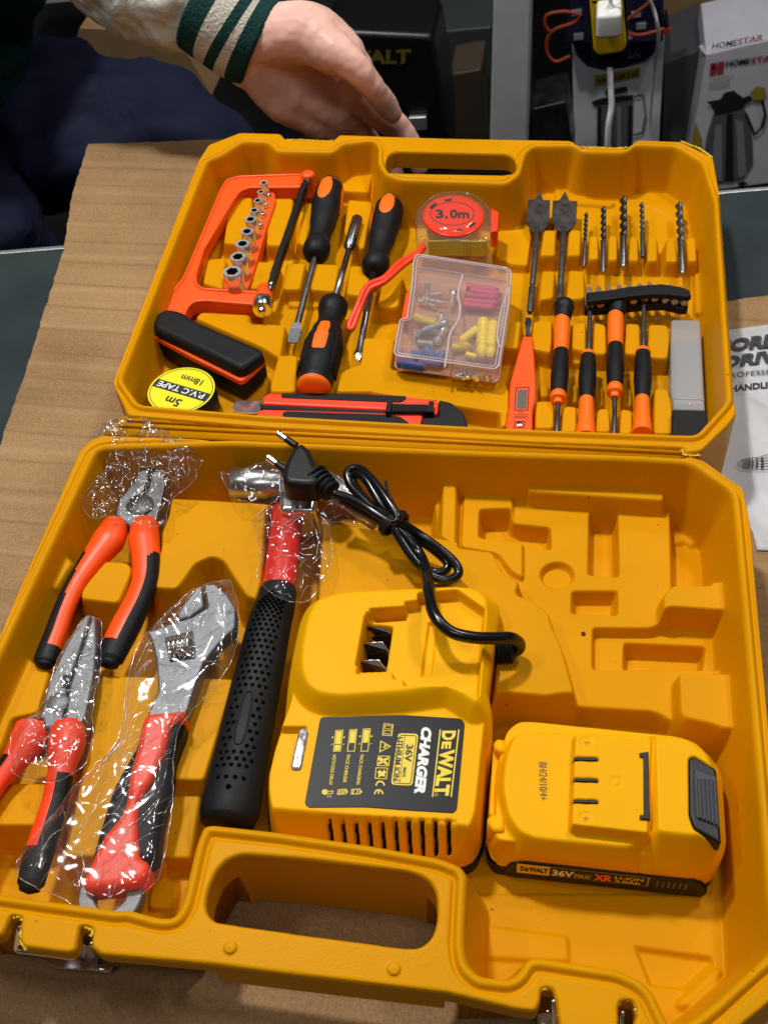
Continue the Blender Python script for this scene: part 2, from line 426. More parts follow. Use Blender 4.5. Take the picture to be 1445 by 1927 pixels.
# ------------------------------------------------------------------ the tool case
case = thing('tool_case', 'yellow moulded plastic tool case lying open on the cardboard', 'tool case', tuple(P(700, 830, 0)))
STEP = 0.0006
def w2(pts, z=RIM, r=0.006): return fillet([P(x, y, z).to_2d() for x, y in pts], r)
# --- base tray
base_out_px = [(150, 846), (172, 826), (192, 818), (700, 836), (1240, 858), (1300, 858), (1325, 866), (1399, 918), (1412, 985), (1490, 1850), (1445, 1890), (1395, 1930), (1372, 1975),
    (1215, 1958), (1190, 1925), (1197, 1915), (1196, 1899), (1191, 1884), (1181, 1882), (1167, 1884), (1163, 1895), (1164, 1925), (1160, 1975),
    (1060, 1965), (1052, 1925), (1046, 1880), (1040, 1862), (1028, 1858), (1018, 1862), (1016, 1885), (1008, 1903), (975, 1900), (840, 1868),
    (500, 1828), (400, 1815), (189, 1796), (172, 1782), (171, 1770), (176, 1752), (170, 1744), (158, 1741), (149, 1745), (147, 1760), (142, 1788),
    (130, 1793), (45, 1782), (38, 1770), (38, 1740), (42, 1728), (33, 1722), (22, 1722), (15, 1733), (8, 1752), (0, 1762), (-60, 1765), (-150, 1740), (-190, 1700), (-203, 1655)]
Fb = Field(-0.302, 0.155, 0.105, 0.495, STEP, RIM)
open_b = [(184, 846), (440, 838), (900, 858), (1204, 868), (1300, 874), (1377, 928), (1384, 1000), (1452, 1790), (1400, 1836), (1330, 1900), (1265, 1945),
    (1245, 1905), (1228, 1868), (1205, 1846), (1165, 1826), (1010, 1802), (992, 1806), (972, 1836), (955, 1844), (900, 1838), (878, 1815), (872, 1780),
    (878, 1650), (868, 1632), (830, 1616), (700, 1592), (520, 1566), (400, 1553), (384, 1556), (370, 1590), (345, 1700), (330, 1728), (300, 1728), (242, 1712), (222, 1714), (195, 1710), (50, 1690), (-20, 1680), (-165, 1650), (-150, 1560)]
Fb.cut(open_b, RIM, 0.007, r=0.006, k=4.5)
R = Fb.raise_; K = Fb.cut
# left compartment
R([(322, 936), (500, 946), (526, 952), (618, 984), (719, 997), (805, 1008), (864, 1019), (861, 1029), (928, 1038), (949, 1080), (978, 1092), (970, 1117), (1003, 1130), (1033, 1151), (1037, 1172),
   (1058, 1218), (1081, 1302), (1072, 1314), (945, 1302), (880, 1330), (560, 1330), (480, 1240), (491, 1130), (464, 1123), (443, 1092), (419, 1054), (398, 1047), (367, 1061), (346, 1092), (332, 1109),
   (287, 1106), (289, 1068), (303, 1033), (304, 1002), (317, 969)], 0.036)
R(ZA((540, 850), (700, 860), (722, 900), (700, 960), (645, 1087), (440, 1062), (440, 1020), (520, 880)), 0.036, r=0.004)
R(ZB((530, 55), (1275, 75), (1275, 110), (1110, 635), (930, 630), (900, 700), (840, 1050), (330, 1050), (440, 600), (475, 450), (505, 340), (445, 260)), 0.030)
R(ZB((1100, 690), (1040, 1060), (850, 1055), (900, 690)), 0.020)
R(ZB((60, 640), (275, 645), (285, 700), (250, 880), (-120, 880), (-100, 700)), 0.032, r=0.004)
R([(48, 1236), (95, 1262), (72, 1342), (22, 1352), (2, 1408), (-70, 1520), (-180, 1560), (-60, 1300)], 0.034)
R(ZA((255, 1010), (345, 812), (400, 858), (305, 1010)), 0.040, r=0.003)
R(ZB((830, 1140), (975, 1180), (960, 1340), (800, 1330)), 0.010, r=0.003)
R([(835, 870), (860, 872), (858, 1025), (828, 1010)], 0.034)                      # right end of the hammer-head bay
R(ZC((90, 185), (170, 190), (150, 420), (60, 410)), 0.016)
# drill bay
drill = ZE((-60, 215), (80, 200), (300, 190), (372, 178), (985, 165), (1260, 215), (1290, 700), (1310, 1310), (1100, 1310), (1020, 1290), (940, 1240), (430, 1210), (380, 900), (-40, 480))
R(drill, 0.022, r=0.004, k=5)
R(ZE((80, 200), (300, 190), (298, 385), (345, 380), (345, 640), (290, 610), (230, 530), (60, 500)), 0.026, r=0.003)
R(ZE((372, 178), (985, 168), (975, 292), (360, 250)), 0.034, r=0.003, k=5)
R(ZE((970, 720), (1005, 672), (1245, 650), (1290, 660), (1290, 830), (980, 822)), 0.034, r=0.003, k=6)
R(ZE((1040, 1062), (1240, 1065), (1330, 1070), (1320, 1320), (1110, 1305), (1048, 1250)), 0.034, r=0.003, k=6)
K(ZE((150, 340), (288, 335), (300, 382), (470, 400), (475, 505), (145, 465)), 0.024, 0.010)
K(ZE((640, 345), (770, 350), (775, 635), (635, 625)), 0.022, 0.008)
circ = [(497 + 78 * math.cos(a), 625 + 60 * math.sin(a)) for a in np.linspace(0, 2 * math.pi, 24, endpoint=False)]
K(ZE(*circ), 0.022, 0.017, r=0.0005, k=3)
K(ZE((560, 695), (772, 695), (772, 808), (558, 800)), 0.022, 0.012, k=3)
K(ZE((990, 172), (1090, 165), (1250, 290), (1262, 560), (1200, 652), (1000, 650)), 0.040, 0.006, k=5)
R(ZE((1010, 430), (1110, 320), (1190, 440), (1100, 490)), 0.009, r=0.001, k=1.5)
circ = [(1037 + 36 * math.cos(a), 458 + 27 * math.sin(a)) for a in np.linspace(0, 2 * math.pi, 20, endpoint=False)]
R(ZE(*circ), 0.0085, r=0.0005, k=3)
K(ZE((655, 862), (910, 864), (1000, 835), (1245, 852), (1252, 1052), (655, 1050)), 0.022, 0.015)
K(ZE((795, 925), (1168, 942), (1150, 1055), (792, 1050)), 0.016, 0.004)
# charger pocket, battery pocket
K([(560, 1120), (650, 1096), (905, 1110), (945, 1140), (935, 1330), (915, 1500), (905, 1640), (500, 1580), (482, 1540), (520, 1300)], 0.045, 0.006, r=0.008)
K([(500, 952), (610, 952), (600, 1120), (585, 1250), (500, 1560), (372, 1552), (372, 1500), (440, 1250), (490, 1100)], 0.036, 0.006, r=0.006)
K(ZF((-10, 180), (220, 100), (560, 40), (1000, 130), (1260, 190), (1310, 420), (1300, 900), (-10, 900)), 0.030, 0.006, r=0.008, k=3)
R(ZF((175, 1060), (540, 1105), (545, 1215), (175, 1195)), 0.009, r=0.002, k=1.2)
K(ZF((810, 1110), (1215, 1165), (1252, 1345), (1195, 1370), (900, 1340)), 0.010, 0.004, r=0.003, k=1.5)
R(ZF((1040, 1410), (1205, 1255), (1225, 1260), (1200, 1370), (1110, 1420)), 0.010, r=0.002, k=1.2)
# the outer wall stays whole whatever was pressed into the floor
sl, d_ = Fb.sd(Fb.poly(open_b, RIM, 0.006)); Fb.h[sl] = np.maximum(Fb.h[sl], np.minimum(RIM, RIM - 4.5 * d_))
# rim: raised lip round the opening
Fb.lip(open_b, RIM, 0.0024, 0.0014, 0.0012, r=0.006)
Fb.lip(open_b, RIM, 0.0054, 0.0009, -0.0022, r=0.006)
K(ZF((0, 1350), (0, 1349), (-1, 1349)), 0.05, 0.05) if False else None
Fb.blur(1)
hole_b_px = ZD((110, 1046), (75, 1015), (64, 970), (75, 900), (110, 820), (160, 765), (230, 740), (500, 760), (800, 795), (1000, 820), (1080, 860), (1112, 920), (1115, 1040), (1090, 1120), (1030, 1165), (960, 1163), (500, 1102))
hole_b = w2(hole_b_px, RIM, 0.006)
grip_b = w2([(335, 2000), (345, 1752), (385, 1660), (415, 1610), (835, 1655), (856, 1710), (862, 2000)], RIM, 0.001)
grip_left = w2([(-250, 1705), (240, 1735), (350, 1756), (400, 1760), (400, 2000), (-250, 2000)], RIM, 0.001)
grip_right = w2([(835, 1845), (1000, 1840), (1230, 1870), (1260, 2000), (835, 2000)], RIM, 0.001)
base = Fb.build('base_tray', w2(base_out_px, RIM, 0.0015), 0.001, [hole_b], 'case', case, plates=[(grip_b, 0.034), (grip_left, 0.0465), (grip_right, 0.044)])
# --- lid tray
lid_out_px = [(374, 300), (392, 272), (452, 249), (528, 251), (538, 262), (627, 264), (639, 253), (722, 256), (850, 260), (1072, 264), (1082, 268), (1090, 276), (1180, 277), (1190, 268), (1200, 263), (1281, 266), (1342, 296), (1356, 380),
    (1385, 780), (1372, 798), (1320, 848), (1290, 852), (1286, 842), (1000, 832), (500, 804), (240, 782), (212, 716)]
Fl = Field(-0.300, 0.140, 0.455, 0.850, STEP, RIM)
open_l = [(391, 304), (418, 294), (458, 268), (505, 270), (520, 287), (627, 289), (645, 273), (702, 266), (712, 278), (711, 309), (724, 331), (752, 341), (953, 348), (978, 330), (989, 290), (1003, 277), (1080, 276), (1094, 288), (1178, 289), (1196, 275), (1273, 278), (1320, 308),
    (1342, 380), (1366, 757), (1309, 820), (940, 806), (500, 782), (262, 762), (230, 716)]
Fl.cut(open_l, RIM, 0.017, r=0.005, k=5)
R = Fl.raise_; K = Fl.cut; zb = 0.030
for q in ([(560, 170), (665, 170), (650, 390), (530, 380)], [(730, 175), (850, 175), (832, 390), (725, 390)], [(900, 195), (960, 200), (900, 390), (860, 380)], [(1095, 180), (1210, 190), (1170, 400), (1150, 405), (1075, 330)],
          [(460, 450), (545, 445), (530, 590), (435, 560)], [(670, 460), (785, 465), (760, 570), (650, 590)], [(815, 468), (905, 470), (880, 590), (795, 590)], [(940, 470), (1060, 475), (1035, 600), (920, 590)],
          [(1100, 480), (1160, 480), (1165, 515), (1198, 545), (1178, 625), (1085, 610)], [(1255, 525), (1350, 530), (1322, 672), (1225, 670)],
          [(430, 690), (655, 702), (655, 742), (815, 748), (790, 905), (700, 850), (400, 720)], [(780, 885), (870, 885), (860, 1055), (740, 1055), (745, 1000)],
          [(1165, 805), (1312, 810), (1290, 950), (1445, 955), (1445, 1050), (1040, 1055), (1060, 965), (1105, 940), (1150, 930)]):
    R(Z3(*q), zb, r=0.0035)
R(Z3((830, 612), (970, 620), (965, 670), (820, 665)), 0.020)
R(Z3((790, 30), (870, 30), (868, 50), (795, 48)), 0.030, r=0.001)
R(Z3((978, 35), (1210, 45), (1190, 150), (1000, 140)), 0.028, r=0.003)
R(Z4((650, 410), (960, 415), (955, 465), (640, 455)), 0.036, r=0.002)
R(Z4((590, 1640), (730, 1650), (800, 1720), (1120, 1730), (1150, 1790), (1150, 1950), (200, 1800), (320, 1650)), zb, r=0.003)
R(Z4((1060, 700), (1310, 680), (1275, 940), (1160, 930), (1050, 880)), 0.024, r=0.003)
R(Z4((560, 850), (820, 850), (880, 920), (560, 890)), zb, r=0.003)
for q in ([(235, 550), (305, 550), (300, 690), (215, 690)], [(370, 545), (440, 550), (435, 690), (360, 690)], [(480, 580), (530, 580), (535, 710), (475, 710)], [(585, 580), (635, 580), (635, 715), (580, 715)],
          [(700, 585), (745, 585), (750, 720), (690, 715)], [(795, 580), (850, 590), (850, 720), (790, 720)], [(895, 590), (945, 590), (960, 725), (890, 720)], [(1000, 590), (1055, 590), (1062, 720), (1010, 720)],
          [(225, 770), (300, 770), (290, 920), (210, 930)], [(370, 765), (455, 770), (460, 920), (355, 930)],
          [(180, 1040), (285, 1035), (285, 1150), (275, 1215), (165, 1190)], [(390, 1050), (465, 1045), (470, 1210), (385, 1190)], [(505, 1045), (575, 1060), (580, 1220), (495, 1220)], [(675, 1050), (755, 1055), (765, 1225), (665, 1220)],
          [(800, 1055), (905, 1060), (920, 1130), (905, 1245), (790, 1240)], [(0, 1040), (120, 1040), (100, 1190), (20, 1190)],
          [(0, 1380), (40, 1390), (45, 1600), (0, 1620)], [(190, 1470), (295, 1470), (295, 1620), (190, 1620)], [(340, 1495), (415, 1500), (420, 1640), (325, 1640)], [(525, 1510), (590, 1510), (600, 1640), (510, 1640)],
          [(650, 1510), (715, 1520), (720, 1650), (640, 1650)], [(830, 1400), (905, 1405), (930, 1480), (935, 1650), (825, 1650)]):
    R(Z5(*q), zb, r=0.003)
for q in ([(215, 1380), (265, 1380), (265, 1450), (215, 1450)], [(385, 1380), (420, 1380), (420, 1480), (375, 1480)], [(515, 1385), (560, 1390), (560, 1500), (520, 1500)], [(665, 1395), (710, 1400), (715, 1500), (660, 1500)],
          [(380, 1220), (480, 1250), (900, 1270), (900, 1290), (380, 1270)]):
    R(Z5(*q), 0.022, r=0.002)
R(Z5((745, 400), (930, 240), (1055, 340), (1060, 560), (850, 440)), 0.018, r=0.001, k=0.8)
R(Z5((300, 310), (480, 380), (620, 400), (600, 420), (300, 400)), 0.020, r=0.002, k=2)
R(Z5((1045, 780), (1125, 780), (1150, 1000), (1050, 1000)), 0.022, r=0.003)
R(Z5((500, 440), (640, 430), (640, 560), (500, 560)), 0.017, r=0.004, k=1.5)
Fl.lip(open_l, RIM, 0.0022, 0.0013, 0.0012, r=0.005)
Fl.lip(open_l, RIM, 0.0050, 0.0009, -0.0022, r=0.005)
Fl.blur(1)
hole_l = w2(Z4((306, 225), (320, 190), (370, 160), (1140, 178), (1190, 210), (1198, 260), (1165, 312), (1110, 322), (360, 308), (315, 280)), RIM, 0.004)
grip_l = w2([(650, 200), (690, 262), (703, 275), (706, 306), (724, 324), (752, 333), (950, 338), (972, 322), (988, 296), (1010, 272), (1060, 200)], RIM, 0.001)
lid = Fl.build('lid_tray', w2(lid_out_px, RIM, 0.0025), 0.001, [hole_l], 'case', case, plates=[(grip_l, 0.040)])
# knurled hinge strip between the two halves
bm = bm_new()
hz = RIM - 0.004
ring = [P(x, y, hz) for x, y in [(240, 780), (1296, 840), (1288, 864), (195, 815)]]
add_loft(bm, [[Vector((p.x, p.y, hz - 0.004)) for p in ring], ring])
for i, (a, b) in enumerate([((240, 790), (1285, 846)), ((225, 800), (1285, 852))]):
    add_tube(bm, [P(*a, hz + 0.001), P(*b, hz + 0.001)], 0.0013, 10)
bm_finish('hinge_strip', bm, 'case', case)
# rivet bosses on the grips
for (x, y, r) in ((434, 1783, 0.0031), (741, 1823, 0.0031)):
    c = P(x, y, RIM); lathe('rivet_boss', c - Vector((0, 0, 0.002)), c + Vector((0, 0, 0.0013)), [(0, r * 1.35), (0.62, r * 1.3), (0.66, r), (0.9, r * 0.92), (1, r * 0.7)], 'case', case)
for (x, y) in ((769, 269), (936, 273)):
    c = P(x, y, RIM); lathe('rivet_boss', c - Vector((0, 0, 0.002)), c + Vector((0, 0, 0.0006)), [(0, 0.0024), (0.7, 0.0024), (1, 0.0016)], 'case', case)

# ------------------------------------------------------------------ ground: cardboard, glass counter, floor
def cardboard_mat():
    m = bpy.data.materials.new('cardboard'); m.use_nodes = True; nt = m.node_tree; b = nt.nodes['Principled BSDF']
    b.inputs['Roughness'].default_value = 0.75; b.inputs['Specular IOR Level'].default_value = 0.25
    tc = nt.nodes.new('ShaderNodeTexCoord'); mp = nt.nodes.new('ShaderNodeMapping'); mp.inputs['Rotation'].default_value = (0, 0, 0.02)
    nt.links.new(tc.outputs['Object'], mp.inputs['Vector'])
    def noise(scale, det, sx=1, sy=1):
        q = nt.nodes.new('ShaderNodeMapping'); q.inputs['Scale'].default_value = (sx, sy, 1); nt.links.new(mp.outputs[0], q.inputs['Vector'])
        n = nt.nodes.new('ShaderNodeTexNoise'); n.inputs['Scale'].default_value = scale; n.inputs['Detail'].default_value = det; nt.links.new(q.outputs[0], n.inputs['Vector']); return n
    streak = noise(110, 3, 0.02, 1.0); fibre = noise(900, 5); blotch = noise(9, 4); wave = noise(30, 2, 0.03, 1.0)
    cr = nt.nodes.new('ShaderNodeValToRGB'); cr.color_ramp.elements[0].position = 0.34; cr.color_ramp.elements[1].position = 0.62
    cr.color_ramp.elements[0].color = (0.19, 0.105, 0.043, 1); cr.color_ramp.elements[1].color = (0.40, 0.24, 0.108, 1)
    def mth(op, a, b2, val=None):
        n = nt.nodes.new('ShaderNodeMath'); n.operation = op
        nt.links.new(a, n.inputs[0])
        if b2 is not None: nt.links.new(b2, n.inputs[1])
        else: n.inputs[1].default_value = val
        return n.outputs[0]
    s = mth('ADD', mth('MULTIPLY', streak.outputs['Fac'], None, 0.12), mth('MULTIPLY', fibre.outputs['Fac'], None, 0.48))
    s = mth('ADD', s, mth('MULTIPLY', blotch.outputs['Fac'], None, 0.40)); nt.links.new(s, cr.inputs['Fac']); 
    sp = nt.nodes.new('ShaderNodeTexVoronoi'); sp.inputs['Scale'].default_value = 150; nt.links.new(mp.outputs[0], sp.inputs['Vector'])
    th = mth('LESS_THAN', sp.outputs['Distance'], None, 0.07)
    mx = nt.nodes.new('ShaderNodeMix'); mx.data_type = 'RGBA'; nt.links.new(mth('MULTIPLY', th, None, 0.5), mx.inputs[0]); nt.links.new(cr.outputs[0], mx.inputs[6]); mx.inputs[7].default_value = (0.08, 0.045, 0.02, 1)
    bp = nt.nodes.new('ShaderNodeBump'); bp.inputs['Strength'].default_value = 0.7; bp.inputs['Distance'].default_value = 0.0022
    sb = mth('ADD', mth('MULTIPLY', wave.outputs['Fac'], None, 0.35), mth('MULTIPLY', streak.outputs['Fac'], None, 0.25))
    sb = mth('ADD', sb, mth('MULTIPLY', fibre.outputs['Fac'], None, 0.05))
    lw = nt.nodes.new('ShaderNodeTexWave'); lw.wave_type = 'BANDS'; lw.bands_direction = 'Y'; lw.inputs['Scale'].default_value = 7.0; lw.inputs['Distortion'].default_value = 0.9; lw.inputs['Detail'].default_value = 2
    nt.links.new(mp.outputs[0], lw.inputs['Vector']); pk = mth('POWER', lw.outputs['Fac'], None, 18.0); sb = mth('SUBTRACT', sb, mth('MULTIPLY', pk, None, 0.05))
    w2_ = nt.nodes.new('ShaderNodeTexWave'); w2_.wave_type = 'BANDS'; w2_.bands_direction = 'Y'; w2_.inputs['Scale'].default_value = 11.3; w2_.inputs['Distortion'].default_value = 1.6; w2_.inputs['Detail'].default_value = 2; w2_.inputs['Detail Scale'].default_value = 0.4
    nt.links.new(mp.outputs[0], w2_.inputs['Vector']); pk2 = mth('MULTIPLY', mth('POWER', w2_.outputs['Fac'], None, 30.0), blotch.outputs['Fac'])
    def mix(f, a_, col):
        q = nt.nodes.new('ShaderNodeMix'); q.data_type = 'RGBA'; nt.links.new(f, q.inputs[0]); nt.links.new(a_, q.inputs[6]); q.inputs[7].default_value = col; return q.outputs[2]
    cc = mix(mth('MULTIPLY', mth('MULTIPLY', pk, blotch.outputs['Fac']), None, 0.38), mx.outputs[2], (0.50, 0.34, 0.18, 1)); cc = mix(mth('MULTIPLY', pk2, None, 0.45), cc, (0.10, 0.055, 0.022, 1))
    nt.links.new(cc, b.inputs['Base Color'])
    nt.links.new(sb, bp.inputs['Height']); nt.links.new(bp.outputs[0], b.inputs['Normal'])
    return m
M['cardboard'] = cardboard_mat()
GZ = -0.012
cb = [P(x, y, 0) for x, y in [(166, 271), (420, 262), (420, 300), (700, 400), (1000, 480), (1372, 566), (1400, 560), (1447, 556), (1700, 560), (1900, 2200), (600, 2300), (-600, 2300), (-420, 1500), (-60, 905), (0, 838), (48, 700), (62, 655), (120, 470), (135, 370)]]
rnd = random.Random(5); cj = []
for i_, p_ in enumerate(cb):
    q_ = cb[(i_ + 1) % len(cb)]; n_ = max(1, int((q_ - p_).length / 0.006))
    for k_ in range(n_): cj.append(p_.lerp(q_, k_ / n_) + Vector((rnd.uniform(-1, 1), rnd.uniform(-1, 1), 0)) * 0.0006)
o = slabw('cardboard_sheet', cj, -0.006, 0.0, 'cardboard', None, r=0.0, bev=0.0004)
tag(o, 'large brown corrugated cardboard sheet spread under the tool case', 'cardboard')

bm = bm_new(); c_ = P(1097, 1193, 0.0222); add_poly(bm, [c_ + Vector((math.cos(q) * 0.0013, math.sin(q) * 0.0013, 0.0004)) for q in np.linspace(0, 2 * math.pi, 16, endpoint=False)], lift=0.0)
me = bpy.data.meshes.new('drain_hole'); bm.to_mesh(me); bm.free(); finish('drain_hole', me, mat('hole_brown', (0.06, 0.012, 0.002), 0.8), case, smooth=False)
# ------------------------------------------------------------------ tools in the lid
M['mat_grey'] = mat('grey_screen', (0.13, 0.14, 0.12), 0.3)
M['white'] = mat('white_plastic', (0.75, 0.75, 0.74), 0.4)
M['ink'] = mat('black_ink', (0.012, 0.012, 0.012), 0.5)
M['yellow_ink'] = mat('yellow_print', (0.85, 0.62, 0.02), 0.5)
M['white_ink'] = mat('white_print', (0.82, 0.82, 0.80), 0.5)
M['yellow_label'] = mat('yellow_label', (0.87, 0.80, 0.02), 0.3, spec=0.6)
M['yellow_plug'] = mat('yellow_plug', (0.95, 0.78, 0.01), 0.4)
M['pink_plug'] = mat('pink_plug', (0.62, 0.06, 0.17), 0.45)
M['blue_plug'] = mat('blue_plug', (0.02, 0.13, 0.48), 0.45)
M['white_print_dim'] = mat('grey_print', (0.20, 0.20, 0.20), 0.6)
def clear_mat(name, tint, alpha, rough=0.06, bump=0.0, bscale=60, refl=1.0, ior=1.5):
    """thin clear plastic: see-through body with mirror-like reflections at its real Fresnel strength"""
    m = bpy.data.materials.new(name); m.use_nodes = True; nt = m.node_tree; nt.nodes.clear()
    out = nt.nodes.new('ShaderNodeOutputMaterial'); tr = nt.nodes.new('ShaderNodeBsdfTransparent'); gl = nt.nodes.new('ShaderNodeBsdfGlossy'); df = nt.nodes.new('ShaderNodeBsdfDiffuse')
    tr.inputs[0].default_value = (*[1 - (1 - c) * 0.5 for c in tint], 1); df.inputs[0].default_value = (*tint, 1); gl.inputs['Roughness'].default_value = rough
    m1 = nt.nodes.new('ShaderNodeMixShader'); m1.inputs[0].default_value = alpha; nt.links.new(tr.outputs[0], m1.inputs[1]); nt.links.new(df.outputs[0], m1.inputs[2])
    fr = nt.nodes.new('ShaderNodeLayerWeight'); fr.inputs['Blend'].default_value = 0.5
    pw = nt.nodes.new('ShaderNodeMath'); pw.operation = 'POWER'; pw.inputs[1].default_value = 4.0; nt.links.new(fr.outputs['Facing'], pw.inputs[0])
    ml = nt.nodes.new('ShaderNodeMath'); ml.operation = 'MULTIPLY_ADD'; ml.inputs[1].default_value = 0.9; ml.inputs[2].default_value = 0.045 * refl; ml.use_clamp = True; nt.links.new(pw.outputs[0], ml.inputs[0])
    m2 = nt.nodes.new('ShaderNodeMixShader'); nt.links.new(ml.outputs[0], m2.inputs[0]); nt.links.new(m1.outputs[0], m2.inputs[1]); nt.links.new(gl.outputs[0], m2.inputs[2])
    if bump:
        tc = nt.nodes.new('ShaderNodeTexCoord'); n = nt.nodes.new('ShaderNodeTexNoise'); n.inputs['Scale'].default_value = bscale; n.inputs['Detail'].default_value = 4; n.inputs['Distortion'].default_value = 1.5
        bp = nt.nodes.new('ShaderNodeBump'); bp.inputs['Strength'].default_value = bump; bp.inputs['Distance'].default_value = 0.003
        nt.links.new(tc.outputs['Object'], n.inputs['Vector']); nt.links.new(n.outputs['Fac'], bp.inputs['Height'])
        for q in (gl, fr, df): nt.links.new(bp.outputs[0], q.inputs['Normal'])
    nt.links.new(m2.outputs[0], out.inputs[0]); return m
M['clear'] = clear_mat('clear_plastic', (0.97, 0.97, 0.97), 0.03, 0.05, refl=1.3)
M['frost'] = clear_mat('milky_clear_plastic', (0.96, 0.88, 0.88), 0.07, 0.18, refl=1.3)
M['frost_edge'] = clear_mat('milky_clear_edge', (0.92, 0.80, 0.80), 0.50, 0.15, refl=1.6)
M['milky'] = clear_mat('milky_box', (0.50, 0.50, 0.51), 0.50, 0.25, refl=1.0)
def z3(x, y): return (200 + x / 2.4083, 300 + y / 2.4083)
def add_patch(bm, p0, p1, rad, tc, dt, phic, dphi, mi=0, off=0.0004, n=14, square=False, flat=1.0):
    """inlay lying on a turned handle: rad(t) gives the radius"""
    d = p1 - p0; s, u = frame_of(d); vs = []
    rings = 6
    def pt(a, k):
        ca, sa = math.cos(a), math.sin(a)
        if square:
            e = 0.35; ca = math.copysign(abs(ca) ** e, ca); sa = math.copysign(abs(sa) ** e, sa)
        t = tc + dt * sa * k; ph = phic + dphi * ca * k; r = rad(t) + off * (1 - 0.8 * k ** 4)
        return p0 + d * t + s * (math.cos(ph) * r) + u * (math.sin(ph) * r * flat)
    N = 36
    c = bm.verts.new(pt(0, 0)); prev = None
    for j in range(1, rings + 1):
        cur = [bm.verts.new(pt(2 * math.pi * i / N, j / rings)) for i in range(N)]
        for i in range(N):
            f = bm.faces.new((c, cur[i], cur[(i + 1) % N])) if prev is None else bm.faces.new((prev[i], cur[i], cur[(i + 1) % N], prev[(i + 1) % N]))
            f.material_index = mi
        prev = cur
def interp(prof):
    ts = [q[0] for q in prof]; rs = [q[1] for q in prof]
    return lambda t: float(np.interp(t, ts, rs))
def smoothprof(prof, n=40):
    """dense monotone-ish resampling of (t, r) with smooth blending"""
    ts = [q[0] for q in prof]; rs = [q[1] for q in prof]; out = []
    for i in range(len(ts) - 1):
        m = max(2, int(n * (ts[i + 1] - ts[i]) / (ts[-1] - ts[0])))
        for k in range(m):
            f = k / m; g = f * f * (3 - 2 * f); out.append((ts[i] + (ts[i + 1] - ts[i]) * f, rs[i] + (rs[i + 1] - rs[i]) * g))
    out.append((ts[-1], rs[-1])); return out
# hacksaw
saw = thing('hacksaw', 'small orange framed hacksaw with thick black grip, left end of the lid', 'hacksaw', tuple(P(*z3(400, 600), 0.02)))
fr_px = Z3((885, 70), (600, 80), (548, 96), (522, 140), (375, 490), (350, 545), (250, 665), (250, 720), (345, 720), (372, 665), (400, 645), (450, 640), (690, 660), (690, 605), (440, 590), (408, 570), (402, 530), (440, 410), (575, 185), (605, 145), (650, 128), (885, 128))
slab('frame', fr_px, 0.026, 0.0365, 'redorange' if 0 else 'orange', saw, r=0.003, bev=0.001)
bm = bm_new(); add_tube(bm, fillet([P(x, y, 0.0365) for x, y in fr_px], 0.003), 0.0013, 8, closed=True); bm_finish('frame_flange', bm, 'orange', saw)
c = P(*z3(915, 80), 0.040); lathe('clamp_post', c - Vector((0, 0, 0.016)), c + Vector((0, 0, 0.004)), [(0, 0.0058), (0.85, 0.0058), (0.96, 0.0052), (1, 0.0042)], 'orange', saw)
a = P(*z3(722, 585), 0.036); b = P(*z3(715, 660), 0.036)
lathe('clamp_post', a, b, [(0, 0.0056), (0.05, 0.0062), (1, 0.0062)], 'orange', saw)
a = P(*z3(714, 640), 0.038); b = P(*z3(704, 690), 0.039)
lathe('clamp_knob', a, b, [(0, 0.0066), (0.1, 0.0074), (0.75, 0.0074), (0.85, 0.0066), (0.86, 0.003), (1.0, 0.003), (1.12, 0.0015)], 'chrome', saw, segs=40, mod=lambda t, a: 1 + (0.02 * math.cos(20 * a) if t < 0.8 else 0))
a = P(*z3(905, 112), 0.040); b = P(*z3(745, 580), 0.037)
bl = bm_new(); n = (b - a).normalized(); s_, u_ = frame_of(n)
for k in range(2): pass
rg = [a + s_ * 0.0010 + u_ * 0.006, a - s_ * 0.0010 + u_ * 0.006, a - s_ * 0.0010 - u_ * 0.006, a + s_ * 0.0010 - u_ * 0.006]
s2 = s_ * 1.7
rg = [a + s2 * 0.0010 + u_ * 0.004, a - s2 * 0.0010 + u_ * 0.004, a - s2 * 0.0010 - u_ * 0.004, a + s2 * 0.0010 - u_ * 0.004]
add_loft(bl, [rg, [p + (b - a) for p in rg]])
for i in range(46):
    q = a + (b - a) * (0.04 + 0.9 * i / 46) + s2 * 0.0011 + u_ * 0.0038; add_box(bl, q, 0.0009, 0.0009, 0.0012)
bm_finish('blade', bl, 'rubber', saw, smooth=False)
for q, w in (((905, 115), 0.003), ((745, 578), 0.0026)):
    c = P(*z3(*q), 0.040); lathe('blade_pin', c - n * 0.004 if w > 0.0027 else c - n * 0.003, c + n * 0.006 if w > 0.0027 else c + n * 0.004, [(0, w), (0.3, w), (0.35, w * 0.85), (0.6, w), (1, w * 0.8)], 'steel', saw)
gp = Z3((207, 738), (224, 692), (270, 668), (345, 680), (400, 722), (560, 790), (705, 852), (716, 880), (685, 900), (612, 955), (400, 850), (217, 765))
slab('grip', gp, 0.0385, 0.047, 'rubber', saw, r=0.009, bev=0.0050, seg=7, n=8)
gq = Z3((205, 775), (222, 712), (270, 684), (345, 696), (400, 738), (560, 808), (712, 872), (722, 905), (694, 935), (614, 1008), (400, 902), (214, 800))
slab('grip_spine', gq, 0.0350, 0.0388, 'orange', saw, r=0.004, bev=0.0008)
slab('grip', [(x, y + 5) for x, y in gq], 0.022, 0.0352, 'rubber', saw, r=0.004, bev=0.0005)
